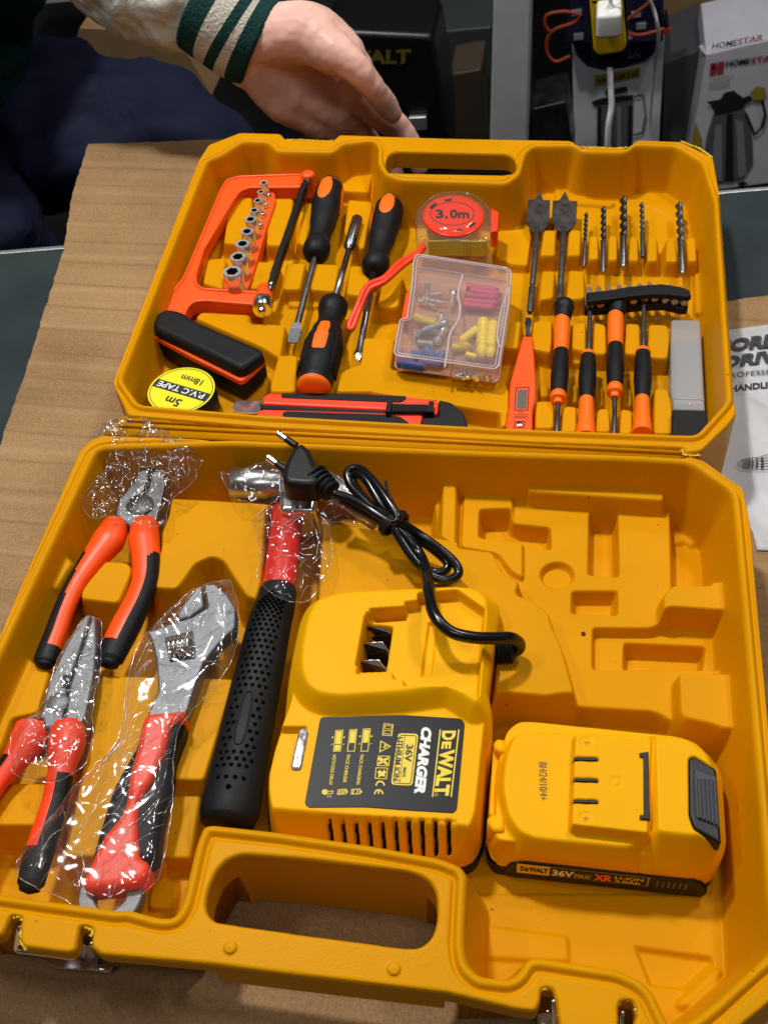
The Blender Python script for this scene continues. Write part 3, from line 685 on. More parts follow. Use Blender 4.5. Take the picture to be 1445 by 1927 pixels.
# socket rail and sockets
rail = thing('socket_rail', 'orange plastic rail holding chrome sockets inside the hacksaw frame', 'socket rail', tuple(P(*z3(640, 400), 0.02)))
slab('rail_body', Z3((528, 570), (548, 602), (630, 602), (652, 560), (690, 440), (720, 330), (768, 190), (764, 150), (738, 132), (716, 150), (650, 340)), 0.024, 0.033, 'orange', rail, r=0.003, bev=0.001)
sk = [(571, 507, 44), (597, 440, 38), (618, 381, 34), (638, 325, 30), (654, 270, 28), (671, 230, 22), (687, 185, 20), (701, 146, 17), (714, 105, 18)]
names = ['largest chrome socket at the near end of the orange rail', 'second largest chrome socket next to the biggest one', 'third chrome socket from the near end of the rail', 'fourth chrome socket from the near end of the rail', 'middle chrome socket of the nine on the orange rail',
         'fourth chrome socket from the far end of the rail', 'third chrome socket from the far end of the rail', 'small chrome socket next to the farthest one on the rail', 'chrome socket at the far end of the orange rail']
for i, (x, y, r) in enumerate(sk):
    zt = 0.050 - 0.0006 * i; c = P(*z3(x, y), zt); R_ = r / 2.4083 * mpp(*z3(x, y), zt); base_c = Vector((c.x + 0.0012, c.y + 0.001, 0.031))
    root = thing('socket', names[i], 'socket', tuple(base_c), group='chrome sockets standing on the orange rail')
    bm = bm_new(); d = c - base_c
    N = 24; prof = [(0, R_ * 0.93), (0.45, R_ * 0.93), (0.52, R_), (0.96, R_), (1.0, R_ * 0.93)]
    add_lathe(bm, base_c, c, prof, N, cap=False)
    top = [c + Vector((math.cos(2 * math.pi * k / N), math.sin(2 * math.pi * k / N), 0)) * R_ * 0.93 for k in range(N)]
    def hexr(k): 
        a = 2 * math.pi * k / N; return R_ * 0.60 * (1 + 0.08 * math.cos(6 * a))
    hx = [c + Vector((math.cos(2 * math.pi * k / N), math.sin(2 * math.pi * k / N), 0)) * hexr(k) for k in range(N)]
    add_loft(bm, [top, hx], cap0=False, cap1=False); add_loft(bm, [hx, [p - Vector((0, 0, R_ * 0.9)) for p in hx]], cap0=False, mi=1)  # hole in darker steel, its inner shade put into the colour
    bmesh.ops.remove_doubles(bm, verts=bm.verts[:], dist=1e-6)
    o = bm_finish('socket_body', bm, ['socket_steel', 'dark_steel'], root, smooth=False); sharp(o.data, 35)
bm = bm_new()
for x, y in ((735, 155), (723, 197), (708, 242), (697, 290)):
    c = P(*z3(x, y), 0.037); add_lathe(bm, c - Vector((0, 0, 0.006)), c, [(0, 0.002), (0.7, 0.002), (1, 0.0014)], 12)
bm_finish('rail_studs', bm, 'chrome', rail)

# screwdrivers
M['tip_steel'] = mat('tip_steel', (0.11, 0.11, 0.12), 0.5, 0.6, bump=0.3, bscale=500)
def driver(name, label, top, neck, tip, zt, zn, ztip, prof, shaft_r, tipkind, patches, capc=None, group=None, hmat='rubber', cat='screwdriver'):
    p0, p1, p2 = P(*top, zt), P(*neck, zn), P(*tip, ztip)
    root = thing(name, label, cat, tuple((p0 + p2) / 2 - Vector((0, 0, 0.012))), group=group)
    d = p1 - p0; sp = smoothprof(prof, 50)
    bm = bm_new(); add_lathe(bm, p0, p1, sp, 32); h = bm_finish('handle', bm, hmat, root, smooth=False); sharp(h.data, 60)
    rad = interp(sp)
    if capc:
        bm = bm_new(); add_lathe(bm, p0 - d.normalized() * 0.002, p0 + d * capc[0], [(0, rad(0.0) * 0.55), (0.2, rad(0) * 0.85), (0.5, rad(0.01) * 1.0), (1, rad(capc[0]) + 0.0004)], 32)
        o = bm_finish('end_cap', bm, capc[1], root); 
    for (tc, dt, ph, dphi, sq) in patches:
        bm = bm_new(); add_patch(bm, p0, p1, rad, tc, dt, ph, dphi, square=sq); bm_finish('inlay', bm, 'neon', root)
    ds = (p2 - p1); L = ds.length; dn = ds.normalized()
    if tipkind == 'flat':
        bm = bm_new(); add_lathe(bm, p1 - dn * 0.004, p1 + ds * 0.80, [(0, shaft_r), (1, shaft_r)], 16)
        o = bm_finish('shaft', bm, 'steel', root, smooth=False); sharp(o.data, 30); bm = bm_new()
        s, u = frame_of(dn); rings = []
        for t, w, h_ in ((0.80, shaft_r, shaft_r), (0.86, shaft_r * 1.7, shaft_r * 0.62), (0.93, shaft_r * 1.75, shaft_r * 0.4), (1.0, shaft_r * 1.35, shaft_r * 0.22)):
            c = p1 + ds * t; rings.append([c + s * w * a_ + u * h_ * b_ for a_, b_ in ((1, 1), (-1, 1), (-1, -1), (1, -1))])
        add_loft(bm, rings); o = bm_finish('tip', bm, 'tip_steel', root, smooth=False)
    elif tipkind == 'cross':
        bm = bm_new(); add_lathe(bm, p1 - dn * 0.004, p1 + ds * 0.93, [(0, shaft_r), (1, shaft_r)], 16); o = bm_finish('shaft', bm, 'steel', root)
        bm = bm_new(); add_lathe(bm, p1 + ds * 0.93, p2, [(0, shaft_r * 1.02), (0.3, shaft_r), (0.9, shaft_r * 0.5), (1, shaft_r * 0.25)], 24, mod=lambda t, a: (1 - 0.35 * abs(math.cos(2 * a)) ** 0.5 * min(1, t * 3)) if t > 0.05 else 1)
        o = bm_finish('tip', bm, 'chrome', root, smooth=False); sharp(o.data, 30)
    elif tipkind == 'socket':
        bm = bm_new(); add_lathe(bm, p1 - dn * 0.004, p1 + ds * 0.62, [(0, shaft_r), (1, shaft_r * 0.95)], 16); bm_finish('shaft', bm, 'steel', root)
        q = shaft_r * 1.85
        bm = bm_new(); add_lathe(bm, p1 + ds * 0.60, p2, [(0, shaft_r), (0.06, q * 0.8), (0.1, q), (0.97, q), (1, q * 0.9), (1.0, q * 0.6), (0.85, q * 0.55)], 24); o = bm_finish('socket_end', bm, 'steel', root, smooth=False); sharp(o.data, 40)
    elif tipkind == 'rod':
        bm = bm_new(); add_lathe(bm, p1 - dn * 0.003, p2, [(0, shaft_r), (0.45, shaft_r), (0.5, shaft_r * 1.25), (0.85, shaft_r * 1.1), (1, shaft_r * 0.8)], 12); bm_finish('shaft', bm, 'steel', root)
    return root
PI = math.pi
driver('screwdriver', 'slotted screwdriver, black handle at the far side, blade pointing to the near side', z3(1022, 108), z3(945, 448), z3(845, 832), 0.036, 0.032, 0.028,
       [(0, 0.006), (0.03, 0.0095), (0.12, 0.0115), (0.30, 0.0122), (0.52, 0.0105), (0.70, 0.0086), (0.78, 0.0086), (0.86, 0.0105), (0.93, 0.0104), (0.98, 0.0085), (1, 0.006)], 0.0025, 'flat', [(0.21, 0.16, PI / 2 - 0.15, 0.5, False), (0.2, 0.2, PI + 0.1, 0.5, False)], capc=(0.06, 'neon'))
driver('screwdriver', 'cross tip screwdriver under the red wrist strap, orange oval on its handle', z3(1290, 190), z3(1212, 515), z3(1140, 916), 0.036, 0.032, 0.027,
       [(0, 0.006), (0.03, 0.0095), (0.12, 0.0115), (0.30, 0.0122), (0.52, 0.0105), (0.70, 0.0086), (0.78, 0.0086), (0.86, 0.0105), (0.93, 0.0104), (0.98, 0.0085), (1, 0.006)], 0.0026, 'cross', [(0.19, 0.16, PI / 2 - 0.1 + 0.1, 0.5, False), (0.3, 0.2, 0.2, 0.45, False)], capc=(0.06, 'neon'))
nd = driver('nut_driver', 'socket driver with black ribbed handle and round orange end cap', z3(940, 1035), z3(1036, 640), z3(1138, 268), 0.033, 0.032, 0.034,
       [(0, 0.0105), (0.05, 0.0120), (0.25, 0.0138), (0.45, 0.0138), (0.60, 0.0112), (0.72, 0.0086), (0.80, 0.0090), (0.88, 0.0108), (0.95, 0.0105), (1, 0.0072)], 0.0024, 'socket', [(0.44, 0.17, PI / 2 + 0.0, 0.36, True)], cat='nut driver')
a, b = P(*z3(940, 1035), 0.033), P(*z3(1036, 640), 0.032); dn = (b - a).normalized()
lathe('end_cap', a - dn * 0.0030, a + dn * 0.0015, [(0, 0.006), (0.25, 0.0095), (0.6, 0.0112), (1, 0.0118)], 'neon', nd)
bm = bm_new()
for side in (0.25, PI - 0.25):
    for i in range(22):
        t = 0.12 + 0.40 * i / 21; s, u = frame_of(b - a); r = 0.0136 if t < 0.45 else 0.0125
        c = a + (b - a) * t
        pts = [c + s * (math.cos(side + q) * r) + u * (math.sin(side + q) * r) for q in np.linspace(-0.5, 0.5, 6)]
        add_tube(bm, pts, 0.0005, 5)
bm_finish('grip_ribs', bm, 'rubber', nd)

# insulation tape
tp = thing('tape_roll', 'roll of black insulation tape with round yellow label', 'tape roll', tuple(P(*z3(345, 1100), 0.017)))
tc_ = P(*z3(341, 1046), 0.037); R_ = 155 / 2.4083 * mpp(*z3(341, 1046), 0.037)
lathe('tape_winding', tc_ - Vector((0, 0, 0.018)), tc_, [(0, R_ * 1.0), (0.97, R_ * 1.0), (1, R_ * 0.985)], 'black', tp, segs=64)
bm = bm_new(); N = 72
def circ(c, r, z): return [Vector((c.x + r * math.cos(2 * PI * k / N), c.y + r * math.sin(2 * PI * k / N), z)) for k in range(N)]
zt = 0.0371
add_poly(bm, circ(tc_, R_ * 0.985, zt), lift=0.0, mi=0)
add_frame(bm, circ(tc_, R_ * 0.93, zt + 0.0001), 0.0005, lift=0.0, mi=1)
p_r = P(*z3(456, 1086), zt); p_l = P(*z3(228, 1018), zt); u = (p_l - p_r).normalized(); v = Vector((u.y, -u.x, 0)); v = -v if v.y > 0 else v   # text runs right to left, its top faces the near side
def tq(x0, y0, x1, y1): 
    o = tc_.copy(); o.z = zt + 0.0002; return Quad(o + u * x0 + v * y0, o + u * x1 + v * y0, o + u * x0 + v * y1)
bh = R_ * 0.17; arc = []
hw = lambda yy: math.sqrt(max(0, (R_ * 0.925) ** 2 - yy * yy))
add_poly(bm, [tc_ * 1 + Vector((0, 0, zt - tc_.z)) + u * a_ * hw(bb) + v * bb for a_, bb in ((-1, -bh), (1, -bh), (1, bh), (-1, bh))], lift=0.0002 if v.cross(u).z < 0 else -0.0002, mi=1)
def put(s, x0, x1, y0, y1, mi, bold): 
    q = tq(x0 * R_, y0 * R_, x1 * R_, y1 * R_); add_text(bm, s, q(0, 0), q(1, 0), q(0, 1), mi=mi, bold=bold, lift=0.0003 if u.cross(v).z > 0 else -0.0003)
put('P.V.C TAPE', -0.78, 0.80, -0.10, 0.12, 2, 0.02)
put('5m', -0.28, 0.22, 0.36, 0.66, 1, 0.01)
put('18mm', -0.42, 0.30, -0.60, -0.36, 1, 0.0)
bm_normals = bm; me = bpy.data.meshes.new('label'); bm.to_mesh(me); bm.free(); finish('label', me, ['yellow_label', 'ink', 'white_ink'], tp, smooth=False)

# snap-off knife
kn = thing('utility_knife', 'red and black snap-off knife along the near edge of the lid', 'knife', tuple(P(640, 760, 0.02)))
slab('blade', ZK((103, 185), (130, 150), (290, 155), (300, 215), (120, 212)), 0.0235, 0.0245, 'chrome', kn, bev=0)
slab('body', ZK((262, 130), (290, 110), (1010, 122), (1185, 142), (1178, 218), (1100, 222), (1090, 275), (1330, 290), (1330, 330), (232, 270), (232, 205), (268, 192), (960, 215), (905, 196), (262, 165)), 0.018, 0.030, 'redorange', kn, r=0.001, bev=0.0015)
slab('channel', ZK((250, 165), (920, 192), (1180, 205), (1180, 226), (900, 218), (250, 190)), 0.017, 0.0286, 'black', kn, bev=0.0003)
slab('grip_inlay', ZK((360, 110), (700, 112), (1012, 124), (1010, 140), (985, 156), (940, 155), (370, 132), (360, 128)), 0.028, 0.0308, 'rubber', kn, r=0.001, bev=0.0006)
slab('grip_inlay', ZK((365, 212), (385, 203), (900, 220), (980, 232), (1020, 258), (1040, 290), (375, 250)), 0.028, 0.0308, 'rubber', kn, r=0.001, bev=0.0006)
slab('end_cap', ZK((1183, 142), (1250, 158), (1310, 210), (1332, 260), (1332, 330), (1090, 310), (1090, 238), (1180, 232)), 0.017, 0.0325, 'black', kn, r=0.002, bev=0.0015)
bm = bm_new(); slab('x', ZK((905, 178), (925, 162), (1150, 172), (1158, 212), (905, 208)), 0.028, 0.0325, None, add=bm, bev=0.0006)
for i in range(12):
    x = 945 + i * 15.5
    for j in range(3): c = P(*ZK((x + j, 178 + 12 * j))[0], 0.0328); add_box(bm, c, 0.0014, 0.0022, 0.0014)
for x in (922, 1140): c = P(*ZK((x, 188))[0], 0.0335); add_box(bm, c, 0.0034, 0.010, 0.003)
bm_finish('slider', bm, 'rubber', kn, smooth=False)

# tape measure
tm = thing('tape_measure', 'clear cased tape measure with red face and red wrist strap', 'tape measure', tuple(P(*Z4((780, 760))[0], 0.03)))
def el(cx, cy, rx, ry, n=48, a0=0): return [(cx + rx * math.cos(2 * PI * k / n), cy + ry * math.sin(2 * PI * k / n)) for k in range(n)]
body = [(cx, cy) for cx, cy in [(510, 640), (520, 560), (570, 490), (660, 445), (775, 432), (890, 448), (980, 500), (1030, 580), (1038, 660), (1034, 735), (1000, 765), (560, 760), (515, 740)]]
body = Z4(*[(x, y) for x, y in body])
slab('coil', Z4(*el(772, 612, 188, 122)), 0.034, 0.0475, mat('measuring_tape', (0.75, 0.62, 0.03), 0.4), tm, bev=0.001)
slab('shell', body, 0.031, 0.0525, 'clear', tm, r=0.004, bev=0.004, seg=5)
bm = bm_new()
add_tube(bm, catmull([P(x, y, 0.0510) for x, y in Z4((515, 660), (535, 560), (640, 465), (775, 440), (900, 458), (1000, 540), (1026, 660))], 8), 0.0006, 6)
add_tube(bm, [P(x, y, 0.050) for x, y in Z4((560, 770), (1010, 772))], 0.0006, 6)
for x in (575, 600, 840, 862, 885, 990, 1010): add_tube(bm, [P(*Z4((x, 772))[0], 0.050), P(*Z4((x, 772))[0], 0.050) - Vector((0, 0, 0.012))], 0.0005, 6)
bm_finish('shell_rib', bm, 'clear', tm)
bm = bm_new(); a = P(*Z4((600, 772))[0], 0.049); b = P(*Z4((1000, 775))[0], 0.049)
for j in range(1): add_loft(bm, [[a, b, b - Vector((0, 0, 0.013)), a - Vector((0, 0, 0.013))], [p + Vector((0, 0.0006, 0)) for p in (a, b, b - Vector((0, 0, 0.013)), a - Vector((0, 0, 0.013)))]])
bm_finish('tape_end', bm, mat('tape_yellow', (0.85, 0.74, 0.03), 0.35), tm, smooth=False)
bm = bm_new(); fc = Z4(*el(770, 598, 208, 138))
ring = [P(x, y, 0.0535) for x, y in fc]
slabw('x', ring, 0.0515, 0.0535, None, add=bm, bev=0.0007)
o = bm_finish('face', bm, mat('red_face', (0.95, 0.05, 0.015), 0.22, coat=0.6), tm, smooth=False); sharp(o.data)
bm = bm_new(); add_frame(bm, [P(x, y, 0.0537) for x, y in Z4(*el(762, 585, 152, 80))][::-1], 0.0006, lift=0.0, mi=0)
z = 0.0538
for s_, x0, x1 in (('3.', 650, 732), ('0m', 745, 876)):
    add_text(bm, s_, P(*Z4((x0, 612))[0], z), P(*Z4((x1, 614))[0], z), P(*Z4((x0, 556))[0], z), bold=0.03, lift=0.0001)
for a0, a1, rr in ((0.5, 0.85, 1.0), (1.2, 1.4, 1.0), (-1.9, -1.6, 1.0), (3.6, 4.0, 1.0)):
    cpts = [(765 + 180 * math.cos(q), 595 + 112 * math.sin(q)) for q in np.linspace(a0, a1, 5)] + [(765 + 160 * math.cos(q), 595 + 98 * math.sin(q)) for q in np.linspace(a1, a0, 5)]
    vs = [P(x, y, z) for x, y in Z4(*cpts)]; add_poly(bm, vs[::-1], lift=0.0)
me = bpy.data.meshes.new('face_print'); bm.to_mesh(me); bm.free(); finish('face_print', me, 'ink', tm, smooth=False)
bm = bm_new(); dome = []
fr2 = Z4(*el(768, 594, 200, 128))
add_loft(bm, [inset_ring([P(x, y, 0.0537) for x, y in fr2], d_) and [p + Vector((0, 0, h_)) for p in inset_ring([P(x, y, 0.0537) for x, y in fr2], d_)] for d_, h_ in ((0, 0), (0.0012, 0.0018), (0.004, 0.0028), (0.010, 0.0031))], cap0=False)
bm_finish('face_lens', bm, 'clear', tm)
slab('lock_button', Z4((1025, 545), (1080, 575), (1070, 700), (1020, 710)), 0.036, 0.050, 'redorange', tm, r=0.001, bev=0.001)
sp_ = catmull([P(x, y, z_) for (x, y), z_ in zip(Z4((560, 800), (520, 850), (400, 920), (300, 1020), (180, 1080), (110, 1230), (60, 1350), (85, 1365), (120, 1270), (190, 1110), (300, 1050), (420, 945), (530, 860), (570, 815)), (0.042, 0.042, 0.044, 0.046, 0.046, 0.042, 0.037, 0.037, 0.040, 0.044, 0.046, 0.044, 0.043, 0.042))], 8)
tube('wrist_strap', sp_, 0.0021, 'redorange', tm, segs=8)

# compartment box with screws and wall plugs
bx = thing('compartment_box', 'clear plastic compartment box with orange latch lying tilted in the lid', 'parts box', tuple(P(*ZJ((760, 600))[0], 0.02)))
def J(x, y, z): return P(*ZJ((x, y))[0], z)
bo = ZJ((405, 60), (430, 8), (470, 2), (1300, 128), (1345, 160), (1345, 200), (1322, 480), (1262, 860), (1228, 1080), (1195, 1112), (1150, 1108), (520, 1018), (245, 982), (215, 955), (222, 915), (272, 640), (300, 622), (345, 625), (350, 560), (385, 330))
ZT, ZBx = 0.047, 0.036
tiltf = 0.0
bo_w = fillet([P(x, y, ZT) for x, y in bo], 0.002)
bm = bm_new()
def band(ring, z0, z1, w):
    a = [Vector((p.x, p.y, z0)) for p in ring]; b = [Vector((p.x, p.y, z1)) for p in ring]; a2 = [Vector((p.x, p.y, z0)) for p in inset_ring(ring, w)]; b2 = [Vector((p.x, p.y, z1)) for p in inset_ring(ring, w)]
    add_loft(bm, [a, b, b2, a2, a], cap0=False, cap1=False)
band(bo_w, ZBx, ZT, 0.0008)
o = bm_finish('side_walls', bm, 'frost', bx, smooth=False); sharp(o.data)
bm = bm_new(); slabw('x', bo_w, ZT, ZT + 0.0008, None, add=bm, bev=0); bm_finish('box_lid', bm, 'frost', bx, smooth=False)
bm = bm_new(); slabw('x', bo_w, ZBx - 0.0008, ZBx, None, add=bm, bev=0); bm_finish('box_floor', bm, clear_mat('tinted_floor', (0.85, 0.60, 0.42), 0.35, 0.3), bx, smooth=False)
bm = bm_new()
add_tube(bm, [Vector((p.x, p.y, ZT + 0.0004)) for p in bo_w], 0.0007, 6, closed=True)
add_tube(bm, [Vector((p.x, p.y, ZBx)) for p in bo_w], 0.0007, 6, closed=True)
add_tube(bm, [Vector((p.x, p.y, ZT + 0.0007)) for p in inset_ring(bo_w, 0.0022)], 0.0004, 6, closed=True)
add_tube(bm, catmull([J(x, y, ZT + 0.0006) for x, y in ((885, 175), (835, 370), (855, 500), (840, 620), (760, 760), (735, 900), (705, 1090))], 6), 0.0009, 6)
add_tube(bm, catmull([J(x, y, ZT + 0.0006) for x, y in ((1335, 300), (1290, 420), (1240, 600), (1215, 800), (1240, 900))], 6), 0.0007, 6)
bm_finish('box_ribs', bm, 'frost_edge', bx)
def divider(a, b):
    bm = bm_new(); p, q = J(*a, ZT), J(*b, ZT); n_ = Vector((q.y - p.y, p.x - q.x, 0)).normalized() * 0.0004
    lo = Vector((0, 0, ZBx - ZT + 0.0004)); add_loft(bm, [[p + n_, q + n_, q + n_ + lo, p + n_ + lo], [p - n_, q - n_, q - n_ + lo, p - n_ + lo]]); bm_finish('divider', bm, 'frost', bx, smooth=False)
for a, b in (((400, 255), (880, 320)), ((850, 340), (1320, 410)), ((350, 560), (820, 640)), ((345, 690), (770, 745)), ((750, 800), (1240, 870)), ((230, 890), (1240, 1010))): divider(a, b)
slab('latch', ZJ((330, 352), (385, 372), (350, 560), (340, 625), (285, 608)), 0.034, 0.048, 'orange', bx, r=0.001, bev=0.001)
# contents
def screw(label, a, b, r, z=0.034, head=True, grp='loose zinc screws in the clear box', z2=None):
    z = max(z, 0.0345) + 0.005; r *= 1.5; p, q = J(*a, z), J(*b, z if z2 is None else z2); d = q - p; L = d.length; n = max(8, int(L / 0.0011))
    prof = [(0, r * 1.1), (0.03, r * 2.0), (0.10, r * 1.2), (0.2, r)] if head else [(0, r), (0.1, r)]
    for i in range(n):
        t = 0.2 + 0.78 * i / n; rr = r * (1 if t < 0.85 else (1 - t) / 0.15 * 0.8 + 0.2); prof += [(t, rr * 0.8), (t + 0.39 / n, rr * 1.2)]
    prof.append((1, r * 0.1))
    bm = bm_new(); add_lathe(bm, p, q, prof, 10); o = bm_finish('screw', bm, 'socket_steel', None, smooth=False); sharp(o.data, 60)
    tag(o, label, 'screw', grp); return o
G = 'loose zinc screws in the clear box'
screw('small zinc screw standing tip up at the far left of the box', (530, 470), (540, 265), 0.0011, z=0.036)
screw('long zinc screw lying across the far left compartment', (490, 425), (720, 470), 0.0009)
screw('short zinc screw beside the long one, head to the left', (565, 385), (690, 375), 0.0011, z=0.037)
screw('zinc screw leaning on the centre divider at the far end', (790, 365), (765, 500), 0.0012, z=0.037)
screw('zinc screw lying under the upright one at the far left', (620, 500), (430, 440), 0.0009, z=0.032)
screw('zinc screw with big slotted head beside the yellow wall plug', (740, 650), (480, 735), 0.0016, z=0.038)
screw('thick zinc screw lying in the middle left compartment', (395, 775), (660, 735), 0.0022, z=0.035)
screw('thick zinc screw in front of the other thick screw', (600, 870), (430, 850), 0.0018, z=0.033)
screw('short zinc screw standing behind the slotted screw head', (680, 590), (655, 680), 0.0014, z=0.038)
screw('zinc screw pointing at the blue wall plugs', (700, 720), (610, 870), 0.0016, z=0.033)
for i, (a, b) in enumerate((((800, 1165), (880, 1190)), ((880, 1190), (905, 1095)), ((960, 1150), (1060, 1175)), ((1000, 1200), (1040, 1150)), ((1100, 1200), (1150, 1160)), ((850, 1150), (950, 1200)))):
    o = screw('tiny zinc screw in the near right corner of the box', a, b, 0.0010, z=0.033, grp='tiny screws in the near right corner of the box')
def plug(label, a, b, r, m, grp, z=0.034):
    z += 0.0065; p, q = J(*a, z), J(*b, z); prof = [(0, r * 0.9), (0.02, r)]
    for i in range(6):
        t = 0.2 + 0.75 * i / 6; prof += [(t, r * 1.12), (t + 0.06, r * 0.82)]
    prof.append((1, r * 0.6)); bm = bm_new(); add_lathe(bm, p, q, prof, 12); o = bm_finish('wall_plug', bm, m, None); tag(o, label, 'wall plug', grp)
gy = 'yellow wall plugs in the near right compartment'
plug('yellow wall plug lying alone in the left half of the box', (400, 610), (640, 670), 0.0034, 'yellow_plug', 'wall plugs of the box', 0.035)
plug('thick yellow wall plug standing upright by the right wall', (1080, 640), (1065, 1000), 0.0044, 'yellow_plug', gy, 0.036)
plug('yellow wall plug nearest the right wall of the box', (1180, 660), (1150, 1000), 0.0035, 'yellow_plug', gy, 0.036)
plug('yellow wall plug slanting down to the left', (1020, 720), (850, 850), 0.0032, 'yellow_plug', gy, 0.034)
plug('pale yellow wall plug lying flat at the left of its group', (770, 900), (960, 890), 0.0034, 'yellow_plug', gy, 0.033)
plug('short yellow wall plug at the bottom of its group', (910, 970), (1030, 1000), 0.0026, 'yellow_plug', gy, 0.032)
gp_ = 'pink wall plugs in the far right compartment'
for lb, a, b in (('farthest pink wall plug behind the divider', (920, 310), (1230, 345)), ('pink wall plug just in front of the farthest one', (950, 350), (1260, 390)), ('third pink wall plug from the far end', (900, 400), (1230, 425)), ('fourth pink wall plug, second from the near side', (890, 450), (1240, 475)), ('nearest pink wall plug in its compartment', (880, 490), (1200, 520))):
    plug(lb, a, b, 0.0029, 'pink_plug', gp_, 0.034)
gb = 'blue wall plugs in the near left compartment'
for lb, a, b, z in (('blue wall plug standing out above the others', (520, 920), (600, 1010), 0.035), ('blue wall plug against the centre divider', (690, 950), (650, 1030), 0.035), ('small blue wall plug lying at the back of its group', (380, 975), (490, 985), 0.034), ('blue wall plug along the near wall of the box', (300, 1060), (520, 1090), 0.032), ('blue wall plug in the near left corner of the box', (240, 1050), (420, 1040), 0.032), ('blue wall plug lying under the upright blue one', (450, 1050), (690, 1070), 0.032)):
    plug(lb, a, b, 0.0032, 'blue_plug', gb, z)

# spade bits
def spade(label, hd, sh0, sh1, txt=None):
    root = thing('spade_bit', label, 'spade bit', tuple(P(*Z5(sh0)[0], 0.028)), group='two flat spade bits side by side')
    slab('spade_blade', Z5(*hd), 0.0305, 0.0322, 'dark_steel', root, bev=0.0003, seg=1)
    a, b = P(*Z5(sh0)[0], 0.0312), P(*Z5(sh1)[0], 0.0302); k = 16 / 2.861 * mpp(*Z5(sh0)[0], 0.03)
    lathe('shank', a + (a - b) * 0.04, b, [(0, k * 0.5), (0.05, k), (0.68, k), (0.69, k * 0.85), (0.71, k * 0.85), (0.72, k * 1.08), (0.97, k * 1.08), (1, k * 0.8)], 'dark_steel', root, segs=12, ang=25)
    bm = bm_new()
    c = ((hd[0][0]), hd[0][1] + 77); add_poly(bm, [P(*Z5((c[0] + 11 * math.cos(q), c[1] + 7 * math.sin(q)))[0], 0.0323) for q in np.linspace(2 * PI, 0, 12, endpoint=False)], lift=0.00005)
    if txt: add_text(bm, txt[0], *[P(*Z5(p)[0], 0.0323) for p in txt[1:]], mi=1)
    me = bpy.data.meshes.new('marking'); bm.to_mesh(me); bm.free(); finish('marking', me, ['ink', 'steel'], root, smooth=False)
spade('plain dark spade bit left of the one stamped with a number', [(213, 340), (235, 388), (270, 390), (268, 500), (255, 530), (225, 557), (180, 557), (152, 522), (146, 500), (152, 388), (190, 386)], (202, 550), (162, 998))
spade('dark spade bit with the number 20 stamped on its blade', [(351, 340), (375, 392), (417, 395), (410, 510), (388, 540), (365, 557), (325, 557), (295, 530), (280, 490), (285, 392), (320, 390)], (344, 550), (318, 1000), ('20', (320, 470), (376, 472), (320, 440)))
# twist drills
def drill_bit(label, tip, end, w, yflute, m1, m2, flutemat=True):
    a, b = P(*ZI(tip)[0], 0.0315), P(*ZI(end)[0], 0.0305); r = w / 1.8 / 4.817 * mpp(*ZI(tip)[0], 0.031)
    tf = (yflute - tip[1]) / (end[1] - tip[1]); root = thing('drill_bit', label, 'drill bit', tuple((a + b) / 2 - Vector((0, 0, r))), group='drill bits standing in a row in the lid')
    d = b - a; s, u = frame_of(d); rings = []; L = d.length; pitch = r * 7.5; n = int(60)
    for i in range(n + 1):
        t = tf * i / n; c = a + d * t; tw = 2 * PI * (t * L) / pitch; k = min(1, (t * L) / (r * 1.0) + 0.12); rg = []
        fade = 1 if i < n - 3 else (n - i) / 3
        for q in range(20):
            an = 2 * PI * q / 20; rr = r * (1 - fade * 0.52 * max(0, math.cos(an * 2 + 0)) ** 0.7)
            rr *= k if i > 0 else 0.12
            x, y = math.cos(an + tw) * rr, math.sin(an + tw) * rr; rg.append(c + s * x + u * y)
        rings.append(rg)
    bm = bm_new(); add_loft(bm, rings); o = bm_finish('fluted_end', bm, m1, root, smooth=False); sharp(o.data, 40)
    lathe('shank', a + d * (tf - 0.005), b, [(0, r * 0.97), (0.96, r * 0.97), (1, r * 0.8)], m2, root, segs=20)
drill_bit('smallest black drill bit, first of the row next to the spade bits', (205, 290), (182, 785), 34, 560, 'fluted', 'steel')
drill_bit('medium black drill bit, second in the row', (360, 238), (357, 838), 46, 580, 'fluted', 'steel')
drill_bit('thickest black drill bit, third in the row, with a pointed tip', (540, 148), (540, 790), 60, 535, 'fluted', 'steel')
drill_bit('thin grey masonry drill bit, fourth in the row', (706, 198), (718, 695), 40, 490, M['bit'] if 0 else 'dark_steel', 'dark_steel')
drill_bit('long grey drill bit standing apart at the right end of the row', (1043, 198), (1076, 852), 60, 585, 'dark_steel', 'steel')
# bit holder strip
hs = thing('bit_holder', 'black rubber strip holding ten short screwdriver bits', 'bit holder', tuple(P(*ZI((680, 1060))[0], 0.028)))
slab('holder_strip', ZI((205, 1010), (430, 985), (560, 960), (700, 945), (900, 932), (1060, 958), (1140, 985), (1160, 1040), (1130, 1052), (950, 1030), (800, 1028), (650, 1042), (400, 1075), (212, 1098)), 0.0385, 0.0425, 'rubber', hs, r=0.001, bev=0.0012)
slab('holder_base', ZI((190, 1080), (400, 1075), (700, 1040), (900, 1030), (1130, 1055), (1128, 1150), (1080, 1160), (900, 1120), (700, 1130), (400, 1160), (190, 1170)), 0.028, 0.0335, 'rubber', hs, r=0.001, bev=0.001)
tips = [(232, 962), (315, 962), (405, 955), (500, 952), (592, 945), (685, 938), (775, 925), (870, 945), (960, 950), (1050, 965)]
ends = [(238, 1130), (335, 1120), (440, 1110), (548, 1096), (635, 1092), (733, 1076), (827, 1072), (925, 1082), (1012, 1098), (1095, 1108)]
ordn = ['first', 'second', 'third', 'fourth', 'fifth', 'sixth', 'seventh', 'eighth', 'ninth', 'last']
